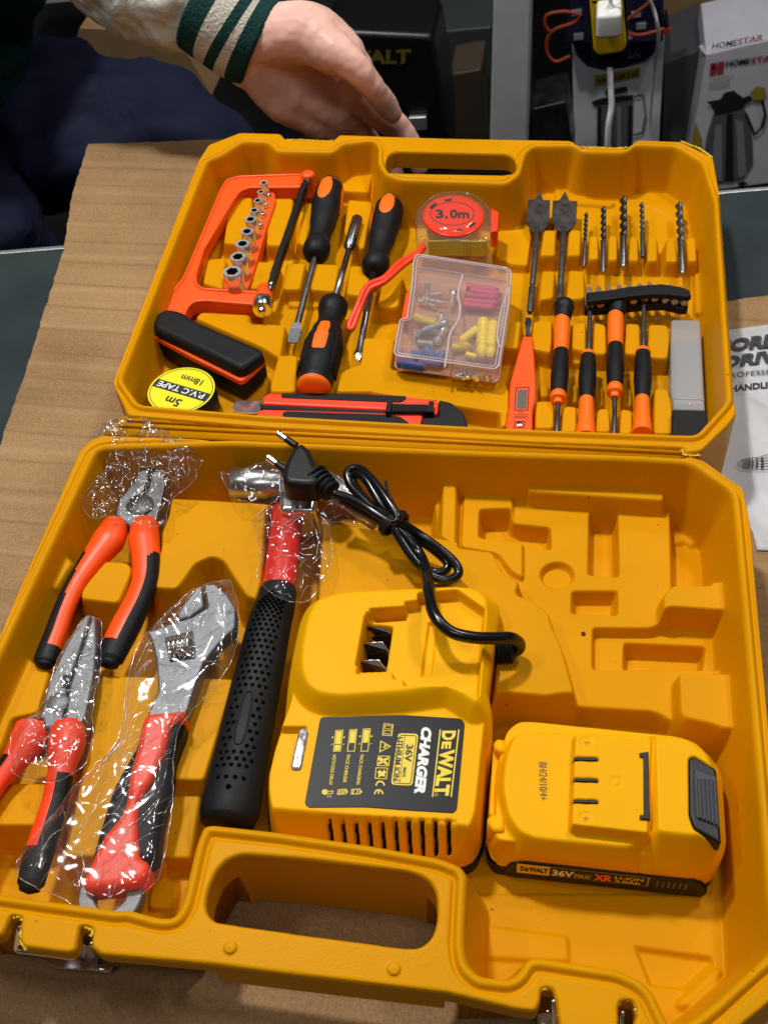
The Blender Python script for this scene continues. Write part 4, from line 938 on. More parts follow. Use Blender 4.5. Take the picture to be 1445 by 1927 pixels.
for i, (a_, b_) in enumerate(zip(tips, ends)):
    a, b = P(*ZI(a_)[0], 0.0365), P(b_[0] / 4.817 + 1060, (b_[1] + 6) / 4.817 + 340, 0.0362); r = 0.0031 if i not in (2, 6) else 0.0028; bm = bm_new()
    add_lathe(bm, a, b, [(0, r * 0.4), (0.12, r * 0.65), (0.3, r * 0.7), (0.4, r), (0.95, r), (1, r * 0.85)], 6 if i not in (1, 6) else 14)
    o = bm_finish('screwdriver_bit', bm, 'bit', None, smooth=False); sharp(o.data, 30); tag(o, f'{ordn[i]} short steel bit from the left in the black rubber strip' if i < 9 else 'last short steel bit at the right end of the black rubber strip', 'driver bit', 'short bits in the black rubber strip')
# voltage tester
vt = thing('voltage_tester', 'flat orange voltage tester with a small grey display', 'voltage tester', tuple(P(*ZH((140, 600))[0], 0.022)))
slab('tester_body', ZH((148, 252), (155, 246), (208, 246), (215, 255), (238, 540), (236, 660), (214, 720), (214, 830), (210, 870), (34, 870), (38, 810), (60, 700), (62, 600), (68, 540)), 0.022, 0.034, 'orange', vt, r=0.0012, bev=0.0018)
bm = bm_new(); a, b = P(*ZH((185, 132))[0], 0.029), P(*ZH((181, 255))[0], 0.029)
s, u = frame_of(b - a); add_loft(bm, [[a + (b - a) * t + s * w * x + u * h * y for x, y in ((1, 1), (-1, 1), (-1, -1), (1, -1))] for t, w, h in ((0, 0.0018, 0.0004), (0.25, 0.0024, 0.0008), (0.5, 0.0016, 0.0012), (1, 0.0016, 0.0014))])
bm_finish('tester_blade', bm, 'steel', vt, smooth=False)
bm = bm_new(); z = 0.0341; q = Quad(P(*ZH((100, 722))[0], z), P(*ZH((178, 722))[0], z), P(*ZH((108, 588))[0], z))
q.frame(bm, -0.08, 1.08, -0.06, 1.06, 0.0006, mi=0, lift=0.0001); q.rect(bm, 0.12, 0.92, 0.04, 0.92, mi=1, lift=0.0002)
for i, tx in enumerate(('AC/DC', '12-220V', 'HT86-2')):    # small upright print, reads away from the display
    x = 128 + i * 22; add_text(bm, tx, P(*ZH((x, 500))[0], z), P(*ZH((x, 545))[0], z), P(*ZH((x + 16, 500))[0], z), mi=0, lift=0.0001 if 0 else -0.0001)
for tx, y0, y1, x0, x1 in (('Test', 735, 747, 155, 118), ('Breakpoint', 752, 764, 180, 92), ('Inductor', 768, 785, 182, 88)):
    add_text(bm, tx, P(*ZH((x0, y0))[0], z), P(*ZH((x1, y0))[0], z), P(*ZH((x0, y1))[0], z), mi=0, lift=0.0001)
q2 = Quad(P(*ZH((90, 845))[0], z), P(*ZH((160, 845))[0], z), P(*ZH((96, 800))[0], z)); q2.frame(bm, 0, 1, 0, 1, 0.0005, mi=0)
me = bpy.data.meshes.new('tester_print'); bm.to_mesh(me); bm.free(); finish('tester_print', me, ['ink', 'mat_grey'], vt, smooth=False)
c = P(*ZH((128, 822))[0], z); lathe('touch_button', c - Vector((0, 0, 0.001)), c + Vector((0, 0, 0.0008)), [(0, 0.0024), (0.7, 0.0024), (1, 0.0018)], 'chrome', vt)
# precision screwdrivers
def prec(label, cap, parts, shaft):
    root = thing('precision_screwdriver', label, 'screwdriver', tuple(P(*ZH(parts[0][1])[0], 0.024)), group='four slim orange and black screwdrivers')
    z = 0.034
    for nm, a_, b_, prof, m in parts:
        a, b = P(*ZH(a_)[0], z), P(*ZH(b_)[0], z); k = mpp(*ZH(a_)[0], z) / 3.44 / 2
        pr = smoothprof([(t, w * k) for t, w in prof], 16); rib = nm == 'grip'
        lathe(nm, a, b, pr, m, root, segs=36 if rib else 28, mod=(lambda t, an: 1 + 0.02 * math.cos(16 * an)) if rib else None)
    a, b = P(*ZH(shaft[0])[0], z), P(*ZH(shaft[1])[0], z - 0.002)
    lathe('shaft', a, b, [(0, 0.0016), (0.5, 0.0016), (0.55, 0.0020), (0.9, 0.0019), (1, 0.0008)], 'dark_steel', root, segs=12)
def capfar(cap, o0, o1, g1, col, sh):      # rotating cap at the far end
    return [('swivel_cap', cap[0], cap[1], [(0, 70), (0.06, 128), (0.2, 134), (0.5, 118), (1, 102)], 'black'), ('handle_collar', o0, o1, [(0, 104), (0.3, 106), (1, 96)], 'neon'), ('grip', o1, g1, [(0, 92), (0.15, 98), (0.6, 112), (0.9, 104), (1, 96)], 'rubber'), ('end_ring', g1, col, [(0, 96), (0.3, 106), (0.6, 102), (0.7, 60), (1, 52)], 'neon')]
prec('slim screwdriver with black cap level with the spade bit shank', None, capfar(((418, 38), (406, 150)), (404, 146), (397, 352), (380, 622), (376, 688), None), ((377, 660), (368, 900)))
prec('slim screwdriver with black cap touching the bit strip', None, capfar(((768, 8), (755, 122)), (750, 118), (748, 315), (745, 575), (743, 650), None), ((743, 630), (740, 910)))
def upd(sh0, r0, g0, g1, o1):
    return [('end_ring', r0, g0, [(0, 60), (0.2, 92), (0.8, 98), (1, 96)], 'neon'), ('grip', g0, g1, [(0, 92), (0.2, 104), (0.6, 112), (0.9, 98), (1, 92)], 'rubber'), ('handle_collar', g1, o1, [(0, 92), (0.5, 102), (0.9, 124), (1, 126)], 'neon')]
prec('slim screwdriver with shaft pointing away, next to the tester side', None, upd(None, (575, 362), (572, 385), (561, 660), (556, 905)), ((585, 50), (574, 372)))
prec('slim screwdriver with shaft pointing away, nearest the milky blade box', None, upd(None, (928, 340), (926, 364), (922, 655), (921, 880)), ((932, 30), (928, 350)))
# spare blade box
bc = thing('blade_box', 'milky plastic spare blade box with black cap, right end of the lid', 'blade box', tuple(P(*ZH((1220, 600))[0], 0.018)))
slab('blade_stack', ZH((1130, 320), (1290, 300), (1305, 690), (1140, 690)), 0.022, 0.031, mat('blade_grey', (0.30, 0.30, 0.31), 0.4, 0.6), bc, bev=0.0005)
slab('milky_case', ZH((1108, 150), (1125, 140), (1285, 145), (1298, 155), (1328, 730), (1126, 725), (1104, 580)), 0.019, 0.034, 'milky', bc, r=0.001, bev=0.0012)
slab('black_cap', ZH((1115, 724), (1338, 730), (1352, 950), (1110, 950)), 0.018, 0.0355, 'rubber', bc, r=0.001, bev=0.0012)
bm = bm_new(); a, b = P(*ZH((1124, 652))[0], 0.0343), P(*ZH((1326, 662))[0], 0.0343); add_tube(bm, [a, b], 0.0003, 6); c = P(*ZH((1230, 690))[0], 0.0341); add_lathe(bm, c, c + Vector((0, 0, 0.0004)), [(0, 0.0014), (1, 0.001)], 12)
bm_finish('case_rib', bm, 'frost_edge', bc)
# ------------------------------------------------------------------ tools in the base
def z1(f, x, y): return f((x, y))[0]
def grip(name, path_px, z, wid_px, parent, split, mats=('redorange', 'rubber'), flat=0.8, segs=28, endblack=1.1, zs=None):
    """a dipped plier handle swept along a traced centre line; split(t) -> share of the section (from the left) that is black"""
    pts = catmull([P(x, y, z if zs is None else zz) for (x, y), zz in zip(path_px, zs or [0] * len(path_px))], 10)
    n = len(pts); nw = len(wid_px)
    k = mpp(*path_px[len(path_px) // 2], z)
    rad = lambda t: float(np.interp(t * (nw - 1), range(nw), wid_px)) * k / 2
    bm = bm_new(); vs = []
    for i in range(n):
        t = i / (n - 1); d = (pts[min(n - 1, i + 1)] - pts[max(0, i - 1)]).normalized(); s = d.cross(Vector((0, 0, 1))).normalized(); u = s.cross(d)
        r = rad(t); 
        if t > 0.97: r *= 0.8
        if t < 0.02: r *= 0.85
        vs.append([bm.verts.new(pts[i] + s * math.cos(2 * PI * q / segs) * r * (1.0) + u * math.copysign(abs(math.sin(2 * PI * q / segs)) ** 0.85, math.sin(2 * PI * q / segs)) * r * flat) for q in range(segs)])
    for i in range(n - 1):
        t = i / (n - 1); lim = split(t)
        for q in range(segs):
            f = bm.faces.new((vs[i][q], vs[i][(q + 1) % segs], vs[i + 1][(q + 1) % segs], vs[i + 1][q]))
            x = math.cos(2 * PI * (q + 0.5) / segs)
            f.material_index = 1 if (x > lim[1] or x < lim[0] or t > endblack) else 0
    for f in (bm.faces.new(vs[0][::-1]),): f.material_index = 0
    c = bm.verts.new(pts[-1] + (pts[-1] - pts[-2]).normalized() * rad(1) * 0.35)
    for q in range(segs): bm.faces.new((vs[-1][q], vs[-1][(q + 1) % segs], c)).material_index = 1
    o = bm_finish(name, bm, list(mats), parent, smooth=False); sharp(o.data, 70); return o
# combination pliers
pl = thing('combination_pliers', 'pliers with orange and black handles, jaws wrapped in crumpled film', 'pliers', tuple(P(220, 1120, 0.01)))
slab('jaw', ZA((815, 300), (830, 330), (790, 450), (760, 560), (850, 640), (720, 680), (620, 600), (640, 520), (700, 450), (750, 370)), 0.028, 0.040, 'steel', pl, r=0.0015, bev=0.0018)
slab('jaw', ZA((835, 300), (880, 345), (908, 410), (885, 520), (850, 650), (790, 650), (770, 560), (800, 450), (832, 340)), 0.027, 0.039, 'steel', pl, r=0.0015, bev=0.0018)
c = P(*z1(ZA, 762, 548), 0.040); lathe('pivot', c - Vector((0, 0, 0.002)), c + Vector((0, 0, 0.0012)), [(0, 0.0085), (0.7, 0.0085), (1, 0.0065)], 'dark_steel', pl)
bm = bm_new()
for i in range(9):
    a, b = P(*z1(ZA, 790 + i * 4, 440 - i * 13), 0.0402), P(*z1(ZA, 815 + i * 3, 445 - i * 13), 0.0402); add_tube(bm, [a, b], 0.0005, 5)
bm_finish('jaw_teeth', bm, 'dark_steel', pl)
grip('handle', ZA((640, 640), (590, 745), (500, 860), (410, 990), (350, 1120), (305, 1250), (262, 1360), (240, 1425)), 0.036, [52, 66, 50, 40, 40, 42, 44, 40], pl, mats=('plier', 'rubber'), split=lambda t: (-2, 0.55 - 0.55 * min(1, max(0, (t - 0.25) / 0.3))) if t > 0.25 else (-2, 2), endblack=0.80)
grip('handle', ZA((790, 640), (785, 740), (795, 840), (790, 960), (750, 1080), (690, 1200), (630, 1320), (590, 1420)), 0.036, [54, 62, 56, 50, 52, 56, 54, 46], pl, mats=('plier', 'rubber'), split=lambda t: (-0.05 - 0.9 * max(0, (0.34 - t) / 0.1) if t < 0.34 else -0.15, 2) if t > 0.28 else (-2, 2), endblack=0.84)
# long nose pliers
ln = thing('long_nose_pliers', 'needle nose pliers with red and black handles in tight film, by the left wall', 'pliers', tuple(P(110, 1400, 0.01)))
slab('jaw', [(166, 1154), (172, 1156), (150, 1225), (128, 1290), (120, 1345), (118, 1372), (85, 1370), (76, 1345), (90, 1285), (122, 1215), (150, 1168)], 0.034, 0.044, 'brushed', ln, r=0.001, bev=0.0018)
slab('jaw', [(173, 1156), (181, 1160), (183, 1212), (178, 1270), (163, 1345), (150, 1372), (120, 1372), (122, 1345), (130, 1290), (152, 1225)], 0.033, 0.0435, 'brushed', ln, r=0.001, bev=0.0018)
slab('pivot_slot', [(120, 1268), (130, 1270), (126, 1295), (116, 1293)], 0.040, 0.0445, 'black', ln, bev=0.0003)
c = P(108, 1322, 0.0438); lathe('pivot', c - Vector((0, 0, 0.002)), c + Vector((0, 0, 0.001)), [(0, 0.006), (0.7, 0.006), (1, 0.0045)], 'brushed', ln)
grip('handle', [(62, 1362), (52, 1395), (28, 1432), (-2, 1470), (-40, 1530), (-70, 1600)], 0.040, [62, 72, 52, 40, 40, 40], ln, lambda t: (-2, 2) if t < 0.4 else (-2, 0.3))
grip('handle', [(128, 1362), (126, 1400), (116, 1450), (104, 1510), (86, 1570), (70, 1620), (56, 1675)], 0.040, [66, 72, 50, 50, 54, 54, 48], ln, lambda t: (-0.1, 2) if t > 0.35 else (-2, 2), endblack=0.75)
# adjustable wrench
wr = thing('adjustable_wrench', 'silver adjustable wrench with red handle inside a clear plastic bag', 'wrench', tuple(P(280, 1400, 0.02)))
slab('jaw', ZA((1165, 975), (1235, 1030), (1283, 1110), (1280, 1215), (1200, 1290), (1110, 1400), (1040, 1600), (1000, 1720), (790, 1720), (862, 1561), (850, 1400), (828, 1290), (800, 1240), (940, 1190), (1040, 1160), (1130, 1105), (1108, 985)), 0.033, 0.0425, 'brushed', wr, r=0.0015, bev=0.0012)
slab('movable_jaw', ZA((1085, 982), (1100, 1000), (1108, 1100), (1045, 1150), (960, 1178), (985, 1110)), 0.034, 0.0435, 'brushed', wr, r=0.001, bev=0.001)
slab('screw_window', ZA((895, 1272), (1050, 1232), (1066, 1385), (930, 1402)), 0.041, 0.0428, 'black', wr, r=0.001, bev=0.0001)
bm = bm_new(); a, b = P(*z1(ZA, 915, 1335), 0.0445), P(*z1(ZA, 1055, 1310), 0.0445); d = b - a; s, u = frame_of(d); Rr = 0.0058
add_lathe(bm, a, b, [(0, Rr * 0.75), (1, Rr * 0.75)], 20)
hel = [a + d * (0.06 + 0.88 * i / 100) + (s * math.cos(2 * PI * 5 * i / 100) + u * math.sin(2 * PI * 5 * i / 100)) * Rr * 0.9 for i in range(101)]
add_tube(bm, hel, 0.0011, 6); bm_finish('adjusting_screw', bm, 'chrome', wr)
slab('grip_under', ZB((800, 290), (1005, 250), (1000, 330), (935, 500), (925, 640), (870, 850), (850, 1040), (800, 1075), (490, 1065), (530, 920), (610, 660), (735, 440)), 0.031, 0.044, 'rubber', wr, r=0.004, bev=0.005, seg=5)
slab('grip_top', ZB((795, 262), (1008, 243), (1000, 290), (928, 325), (900, 450), (830, 620), (752, 735), (745, 850), (755, 1045), (812, 1072), (798, 1150), (735, 1192), (470, 1220), (438, 1190), (500, 1060), (560, 930), (655, 820), (690, 720), (698, 600), (750, 430), (765, 330)), 0.033, 0.0475, 'redorange', wr, r=0.003, bev=0.0035, seg=5)
bm = bm_new(); c = P(*z1(ZB, 600, 1250), 0.040); a = [c + Vector((math.cos(q) * 0.0155, math.sin(q) * 0.0155, 0)) for q in np.linspace(0, 2 * PI, 40, endpoint=False)]; a2 = [c + Vector((math.cos(q) * 0.0075, math.sin(q) * 0.0075, 0)) for q in np.linspace(0, 2 * PI, 40, endpoint=False)]
up = Vector((0, 0, 0.008))
add_loft(bm, [[p - up for p in a2], [p - up for p in a], a, a2, [p - up for p in a2]], cap0=False, cap1=False); bmesh.ops.remove_doubles(bm, verts=bm.verts[:], dist=1e-6)
o = bm_finish('hanging_ring', bm, 'brushed', wr, smooth=False, bevel=0.0012)
# hammer
M['steel_bright'] = mat('polished_steel', (0.62, 0.62, 0.63), 0.26, 1.0, bump=0.1, bscale=900, var=0.06)
hm = thing('claw_hammer', 'claw hammer with perforated black rubber grip and film round its steel head', 'hammer', tuple(P(470, 1250, 0.01)))
a, b = P(*z1(ZC, 203, 352), 0.036), P(*z1(ZC, 460, 352), 0.036); r = 88 / 2.676 * mpp(480, 915, 0.036)
lathe('head', a, b, [(0, r * 0.94), (0.02, r), (0.70, r), (0.80, r * 0.86), (1, r * 0.78)], M['steel_bright'], hm, segs=48)
a = P(*z1(ZC, 440, 380), 0.036); 
slab('head_socket', ZC((435, 300), (640, 310), (640, 400), (620, 485), (445, 483), (440, 400)), 0.022, 0.046, 'chrome', hm, r=0.003, bev=0.003)
cl = catmull([P(*z1(ZC, x, y), z) for x, y, z in ((590, 350, 0.038), (690, 365, 0.042), (790, 420, 0.041), (880, 490, 0.036), (945, 550, 0.030))], 8)
tube('claw', cl, lambda t: 0.0125 * (1 - 0.5 * t), 'steel_bright', hm, segs=24, flat=0.6)
def lev(pts, z): return [P(x, y, z) for x, y in pts]
hp = catmull(lev([(542, 958), (533, 1040), (521, 1125), (506, 1180), (482, 1290), (452, 1430), (428, 1550)], 0.033), 12)
wz = lambda t: float(np.interp(t, [0, 0.12, 0.28, 0.30, 0.42, 0.6, 0.85, 0.97, 1.0], [0.0088, 0.0088, 0.0090, 0.0108, 0.0120, 0.0132, 0.0146, 0.0152, 0.0135]))
nh = len(hp); cut = int(nh * 0.29)
bm = bm_new(); add_tube(bm, hp[:cut + 2], lambda t: 0.0094 + 0.0004 * t, 32, flat=0.8, up=Vector((0, 0, 1))); o = bm_finish('neck', bm, M['red'], hm)
bm = bm_new(); add_tube(bm, hp[cut:], lambda t: wz(0.29 + 0.71 * t), 40, flat=0.8, up=Vector((0, 0, 1))); gr = bm_finish('grip', bm, 'rubber', hm)
# pits of the grip: dark shallow discs with a raised lip, following the surface
bm = bm_new()
def on_grip(t, ph, lift=0.0):
    f = t * (nh - 1); i = min(nh - 2, int(f)); p = hp[i].lerp(hp[i + 1], f - i); d = (hp[i + 1] - hp[i]).normalized(); s = d.cross(Vector((0, 0, 1))).normalized(); u = s.cross(d)
    r = wz(t) + lift; return p + s * math.cos(ph) * r + u * math.sin(ph) * r * 0.8, d, s
def pit(t, ph, r):
    c, d, s = on_grip(t, ph, 0.00005); c1, _, _ = on_grip(t, ph + 0.05); e = (c1 - c).normalized(); n = d.cross(e).normalized()
    if n.z < 0: n = -n
    vs = [bm.verts.new(c + (d * math.cos(q) + e * math.sin(q)) * r + n * 0.00012) for q in np.linspace(0, 2 * PI, 12, endpoint=False)]
    bm.faces.new(vs)
for row in range(33):
    t = 0.345 + 0.0165 * row
    if t > 0.885: break
    off = 0.5 if row % 2 else 0
    for col in range(-2, 3):
        ph = PI / 2 + (col + (off - 0.25)) * 0.27
        if row < 3 and abs(col + off - 0.25) > 0.6 + row * 0.5: continue
        if 0.695 < t < 0.83 and abs(ph - PI / 2) < 0.32: continue
        pit(t, ph, 0.00115)
for col in range(-1, 3): pit(0.905, PI / 2 + (col - 0.5) * 0.3, 0.0012)
pit(0.932, PI / 2, 0.0015)
o = bm_finish('grip_pits', bm, mat('pit_black', (0.0015, 0.0015, 0.0015), 0.9, spec=0.05), gr, smooth=False)
bm = bm_new(); loop = []
for q in np.linspace(0, 2 * PI, 40, endpoint=False):
    ct, st = math.cos(q), math.sin(q); e = 0.5
    t = 0.765 + 0.058 * math.copysign(abs(ct) ** e, ct) * (1 if abs(ct) > 0 else 1); ph = PI / 2 + 0.20 * math.copysign(abs(st) ** 0.8, st); loop.append(on_grip(t, ph, 0.0002)[0])
add_tube(bm, loop, 0.00045, 6, closed=True); bm_finish('grip_oval', bm, 'rubber', gr)

# ---- charger
ch = thing('battery_charger', 'yellow battery charger with black printed label and black mains lead', 'charger', tuple(P(720, 1400, 0.006)))
def G3(pts, z): return [P(x, y, z).to_2d() for x, y in ZG(*pts)]
top_px = ZG((460, 97), (330, 138), (275, 250), (180, 700), (105, 900), (62, 1090), (62, 1200), (85, 1265), (150, 1300), (370, 1318), (700, 1345), (1090, 1385), (1165, 1360), (1205, 1280), (1262, 790), (1250, 715), (1232, 680), (1305, 200), (1280, 130), (1235, 82), (1100, 65))
xs = [P(x, y, 0.046) for x, y in top_px]
Fc = Field(min(p.x for p in xs) - 0.012, max(p.x for p in xs) + 0.012, min(p.y for p in xs) - 0.014, max(p.y for p in xs) + 0.008, 0.0005, 0.010)
T2 = top_px[:6] + ZG((62, 1200), (85, 1302), (150, 1340), (370, 1358), (700, 1385), (1090, 1425), (1168, 1400), (1208, 1310)) + top_px[14:]
Fc.raise_(T2, 0.046, r=0.006, k=11.0, e=0.0016)
sl, d_ = Fc.sd(Fc.poly(ZG((-400, 1240), (150, 1296), (370, 1314), (700, 1340), (1090, 1380), (1700, 1430), (2000, -800), (-600, -800)), 0.046, 0.0), margin=0.2); q_ = np.maximum(-d_ + 0.003, 0); Fc.h[sl] = np.minimum(Fc.h[sl], 0.046 - 3.4 * (np.sqrt(q_ * q_ + 0.003 ** 2) - 0.003) + 0.0005)
Fc.raise_(ZG((470, 95), (335, 135), (285, 230), (250, 420), (250, 520), (280, 600), (340, 645), (450, 662), (800, 640), (1040, 605), (1120, 650), (1195, 700), (1215, 690), (1258, 300), (1264, 130), (1200, 78), (1100, 65)), 0.0565, r=0.005, k=1.5, e=0.0015)
Fc.cut(ZG((605, 205), (812, 195), (815, 150), (885, 142), (885, 105), (1100, 85), (1250, 190), (1215, 665), (1040, 600), (935, 603), (810, 605), (810, 570), (750, 568), (750, 532), (550, 540)), 0.0565, 0.049, r=0.0003, k=8)
Fc.cut(ZG((605, 272), (748, 288), (712, 528), (558, 533)), 0.049, 0.034, r=0.0002, k=14)
Fc.cut(ZG((632, 236), (820, 224), (820, 250), (658, 262)), 0.049, 0.036, r=0.0002, k=14)
Fc.cut(ZG((905, 555), (942, 265), (992, 262), (958, 560)), 0.049, 0.0468, r=0.0003, k=8)
Fc.cut(ZG((120, 830), (282, 830), (240, 1062), (70, 1062)), 0.046, 0.0415, r=0.001, k=6)
Fc.cut(ZG((362, 1312), (1098, 1338), (1092, 1500), (362, 1440)), 0.0462, 0.012, r=0.001, k=2.4) if False else None
sl, d_ = Fc.sd(Fc.poly(ZG((362, 1312), (1098, 1345), (1092, 1560), (362, 1480)), 0.044, 0.001)); Fc.h[sl] -= np.clip(d_ / 0.0008, 0, 1) * 0.0012
for i in range(10):
    x = 400 + i * 72; y0 = 1346 + i * 2.6
    sl, d_ = Fc.sd(Fc.poly(ZG((x - 6, y0), (x + 12, y0), (x + 14, y0 + 84), (x - 4, y0 + 84)), 0.040, 0.0003)); Fc.h[sl] -= np.clip(d_ / 0.0005 + 0.6, 0, 1) * 0.012; Fc.mi[sl][d_ > -0.0001] = 1  # slot faces coloured black to stand for the dark inside the vents
Fc.lip(top_px, 0.046, 0.006, 0.0006, -0.0004) if False else None
Fc.blur(1)
out_c = [p.to_2d() for p in inset_ring(fillet([P(x, y, 0.046) for x, y in T2], 0.006), -0.0030)]
a_ = sum(out_c[i][0] * out_c[(i + 1) % len(out_c)][1] - out_c[(i + 1) % len(out_c)][0] * out_c[i][1] for i in range(len(out_c)))
shell = Fc.build('shell', out_c, 0.014, [], ['charger', 'black'], ch)
slabw('bottom_shell', [Vector((p[0], p[1], 0.0145)) for p in inset_ring([Vector((q[0], q[1], 0)) for q in out_c], -0.0005)], 0.0065, 0.0150, 'black', ch, bev=0.001)
slab('contact_block', ZG((600, 272), (750, 285), (715, 533), (552, 536)), 0.030, 0.0352, 'black', ch, bev=0)
slab('contact_block', ZG((628, 234), (822, 222), (822, 252), (655, 264)), 0.030, 0.0372, 'black', ch, bev=0)
for (a1, b1, c1) in (((604, 284), (692, 280), (736, 325)), ((583, 378), (692, 371), (720, 418)), ((564, 474), (672, 468), (706, 515))):
    zt_ = 0.0475; p = [P(*z1(ZG, *a1), zt_), P(*z1(ZG, *b1), zt_), P(*z1(ZG, *c1), zt_ - 0.002)]; bm = bm_new(); lo = Vector((0, 0, -0.012)); w = Vector((0, 0.0003, 0))
    add_loft(bm, [[p[0] + w, p[1] + w, p[2] + w, p[2] + w + lo, p[0] + w + lo], [p[0] - w, p[1] - w, p[2] - w, p[2] - w + lo, p[0] - w + lo]]); cpl = bm_finish('contact_plate', bm, 'dark_steel', ch, smooth=False); tube('contact_glint', p, 0.0004, 'chrome', cpl, segs=6)  # dark faces and chrome edge put the reflections into the materials
slab('indicator_lens', ZG((236, 850), (250, 835), (280, 838), (290, 858), (252, 1050), (240, 1062), (205, 1062), (192, 1045)), 0.042, 0.0475, mat('smoky_lens', (0.30, 0.26, 0.25), 0.12, spec=0.8, var=0.4, vscale=300), ch, r=0.002, bev=0.0012)
slab('label_plate', ZG((362, 778), (800, 766), (1120, 786), (1140, 812), (1097, 1280), (1078, 1300), (850, 1287), (600, 1268), (290, 1270), (270, 1250), (352, 795)), 0.0455, 0.0464, mat('label_black', (0.006, 0.0065, 0.009), 0.4, spec=0.2), ch, r=0.002, bev=0.0002)
bm = bm_new(); zl = 0.04655
def g(x, y): return P(*z1(ZG, x, y), zl)
def gt(s, x0, y0, x1, y1, xt, mi, bold=0.0, shear=0, sp=1.0):   # baseline (x0,y0)->(x1,y1); tops at x0+xt
    add_text(bm, s, g(x0, y0), g(x1, y1), g(x0 + xt, y0 + shear), mi=mi, bold=bold, spacing=sp, lift=0.00005)
gt('D', 1022, 853, 1016, 905, 70, 0, 0.05); gt('E', 1020, 912, 1014, 952, 48, 0, 0.05); gt('WALT', 1012, 955, 976, 1206, 74, 0, 0.05)
gt('CHARGER', 910, 828, 868, 1196, 52, 1, 0.06, shear=14)
for xa, xb in ((1003, 961), (1104, 1062)):
    add_poly(bm, [g(xa, 845), g(xb, 1212), g(xb + 7, 1212), g(xa + 7, 845)], lift=0.0, mi=0)
box = [g(778, 866), g(888, 870), g(855, 1152), g(738, 1146)]
add_poly(bm, fillet(box, 0.002)[::-1], lift=0.0, mi=0)
zl = 0.0467
add_frame(bm, fillet([g(786, 874), g(880, 878), g(848, 1144), g(747, 1138)], 0.0015)[::-1], 0.0004, lift=0.0, mi=2)
gt('36V', 824, 928, 812, 1022, 38, 2, 0.03); gt('MAX', 806, 1052, 800, 1106, 18, 2, 0.02); gt('LITHIUM ION', 775, 888, 750, 1124, 32, 2, 0.02)
add_poly(bm, [g(814, 880), g(785, 1138), g(788, 1138), g(817, 880)], lift=0.0, mi=2)
zl = 0.04655
def fr(pts, w=0.0004, mi=0): add_frame(bm, [g(*p) for p in pts][::-1], w, lift=0.0, mi=mi)
fr([(700, 812), (752, 818), (745, 882), (690, 878)]); fr([(706, 822), (745, 826), (742, 846), (703, 843)], 0.0003); fr([(703, 850), (742, 853), (740, 872), (700, 870)], 0.0003)
fr([(740, 938), (682, 905), (675, 972)], 0.0005); add_poly(bm, [g(722, 935), g(700, 925), g(705, 938), g(690, 942), g(712, 948), g(706, 938)], lift=0.0)
fr([(668, 988), (734, 990), (728, 1046), (662, 1044)]); add_poly(bm, [g(674, 995), g(690, 1000), g(722, 1030), g(720, 1042), g(700, 1030), g(670, 1010)], lift=0.0); add_poly(bm, [g(725, 996), g(726, 1006), g(690, 1030), g(668, 1038), g(668, 1030), g(700, 1005)], lift=0.0)
fr([(656, 1052), (722, 1054), (716, 1116), (650, 1114)]); add_poly(bm, [g(665, 1075), g(680, 1066), g(690, 1078), g(702, 1064), g(712, 1078), g(704, 1090), g(708, 1104), g(688, 1098), g(668, 1108), g(672, 1090)], lift=0.0)
def arc(cx, cy, rx, ry, a0, a1, w):
    o_ = [g(cx + rx * math.cos(q), cy + ry * math.sin(q)) for q in np.linspace(a0, a1, 12)]; i_ = [g(cx + (rx - w) * math.cos(q), cy + (ry - w) * math.sin(q)) for q in np.linspace(a0, a1, 12)]
    vo = [bm.verts.new(p) for p in o_]; vi = [bm.verts.new(p) for p in i_]
    for i in range(11): bm.faces.new((vo[i], vo[i + 1], vi[i + 1], vi[i]))
arc(680, 1152, 26, 28, PI, 2 * PI, 8); arc(672, 1198, 26, 28, PI, 2 * PI, 8); add_poly(bm, [g(668, 1172), g(676, 1172), g(676, 1196), g(668, 1196)], lift=0.0)
for (x0, x1, y0, fill, tx, ty1) in ((438, 424, 850, (0.0, 1.0), 'HOT/COLD DELAY', 1150), (514, 500, 846, (0.0, 0.66), 'PACK CHERGER', 1136), (587, 573, 842, (0.0, 0.66), 'PACK CHARGING', 1146)):
    A, B = (x0, y0), (x0 + 42, y0 - 2); Cc, D_ = (x1 + 42, 966), (x1, 966)
    fr([A, B, Cc, D_], 0.0004); 
    L = lambda f: ((x0 + (x1 - x0) * f), y0 + (966 - y0) * f)
    f0, f1 = fill; p0, p1 = L(f0 + 0.05), L(f1 - 0.05); add_poly(bm, [g(p0[0] + 7, p0[1]), g(p0[0] + 35, p0[1]), g(p1[0] + 35, p1[1]), g(p1[0] + 7, p1[1])], lift=0.0)
    if f1 > 0.9: zl = 0.0466; m_ = L(0.64); add_poly(bm, [g(m_[0] + 2, m_[1]), g(m_[0] + 40, m_[1]), g(m_[0] + 40, m_[1] + 5), g(m_[0] + 2, m_[1] + 5)], lift=0.0, mi=2); zl = 0.04655
    if tx != 'PACK CHERGER':
        for sx in (-16, 46):
            for f_ in (0.3, 0.62): m_ = L(f_); add_poly(bm, [g(m_[0] + sx, m_[1] + (6 if f_ > 0.5 else -0)), g(m_[0] + sx + 10, m_[1]), g(m_[0] + sx + 10, m_[1] + 4), g(m_[0] + sx, m_[1] + 10)], lift=0.0)
    gt(tx, x1 - 4 + 4, 984, x1 - 22, ty1, 18, 0, 0.02)
fr([(450, 1172), (498, 1168), (495, 1198), (446, 1202)], 0.0004); fr([(524, 1170), (574, 1168), (570, 1198), (520, 1200)], 0.0004)
for x in (456, 468, 480, 530, 552): add_poly(bm, [g(x + 4, 1174), g(x + 10, 1174), g(x + 4, 1196), g(x - 2, 1196)], lift=0.0)
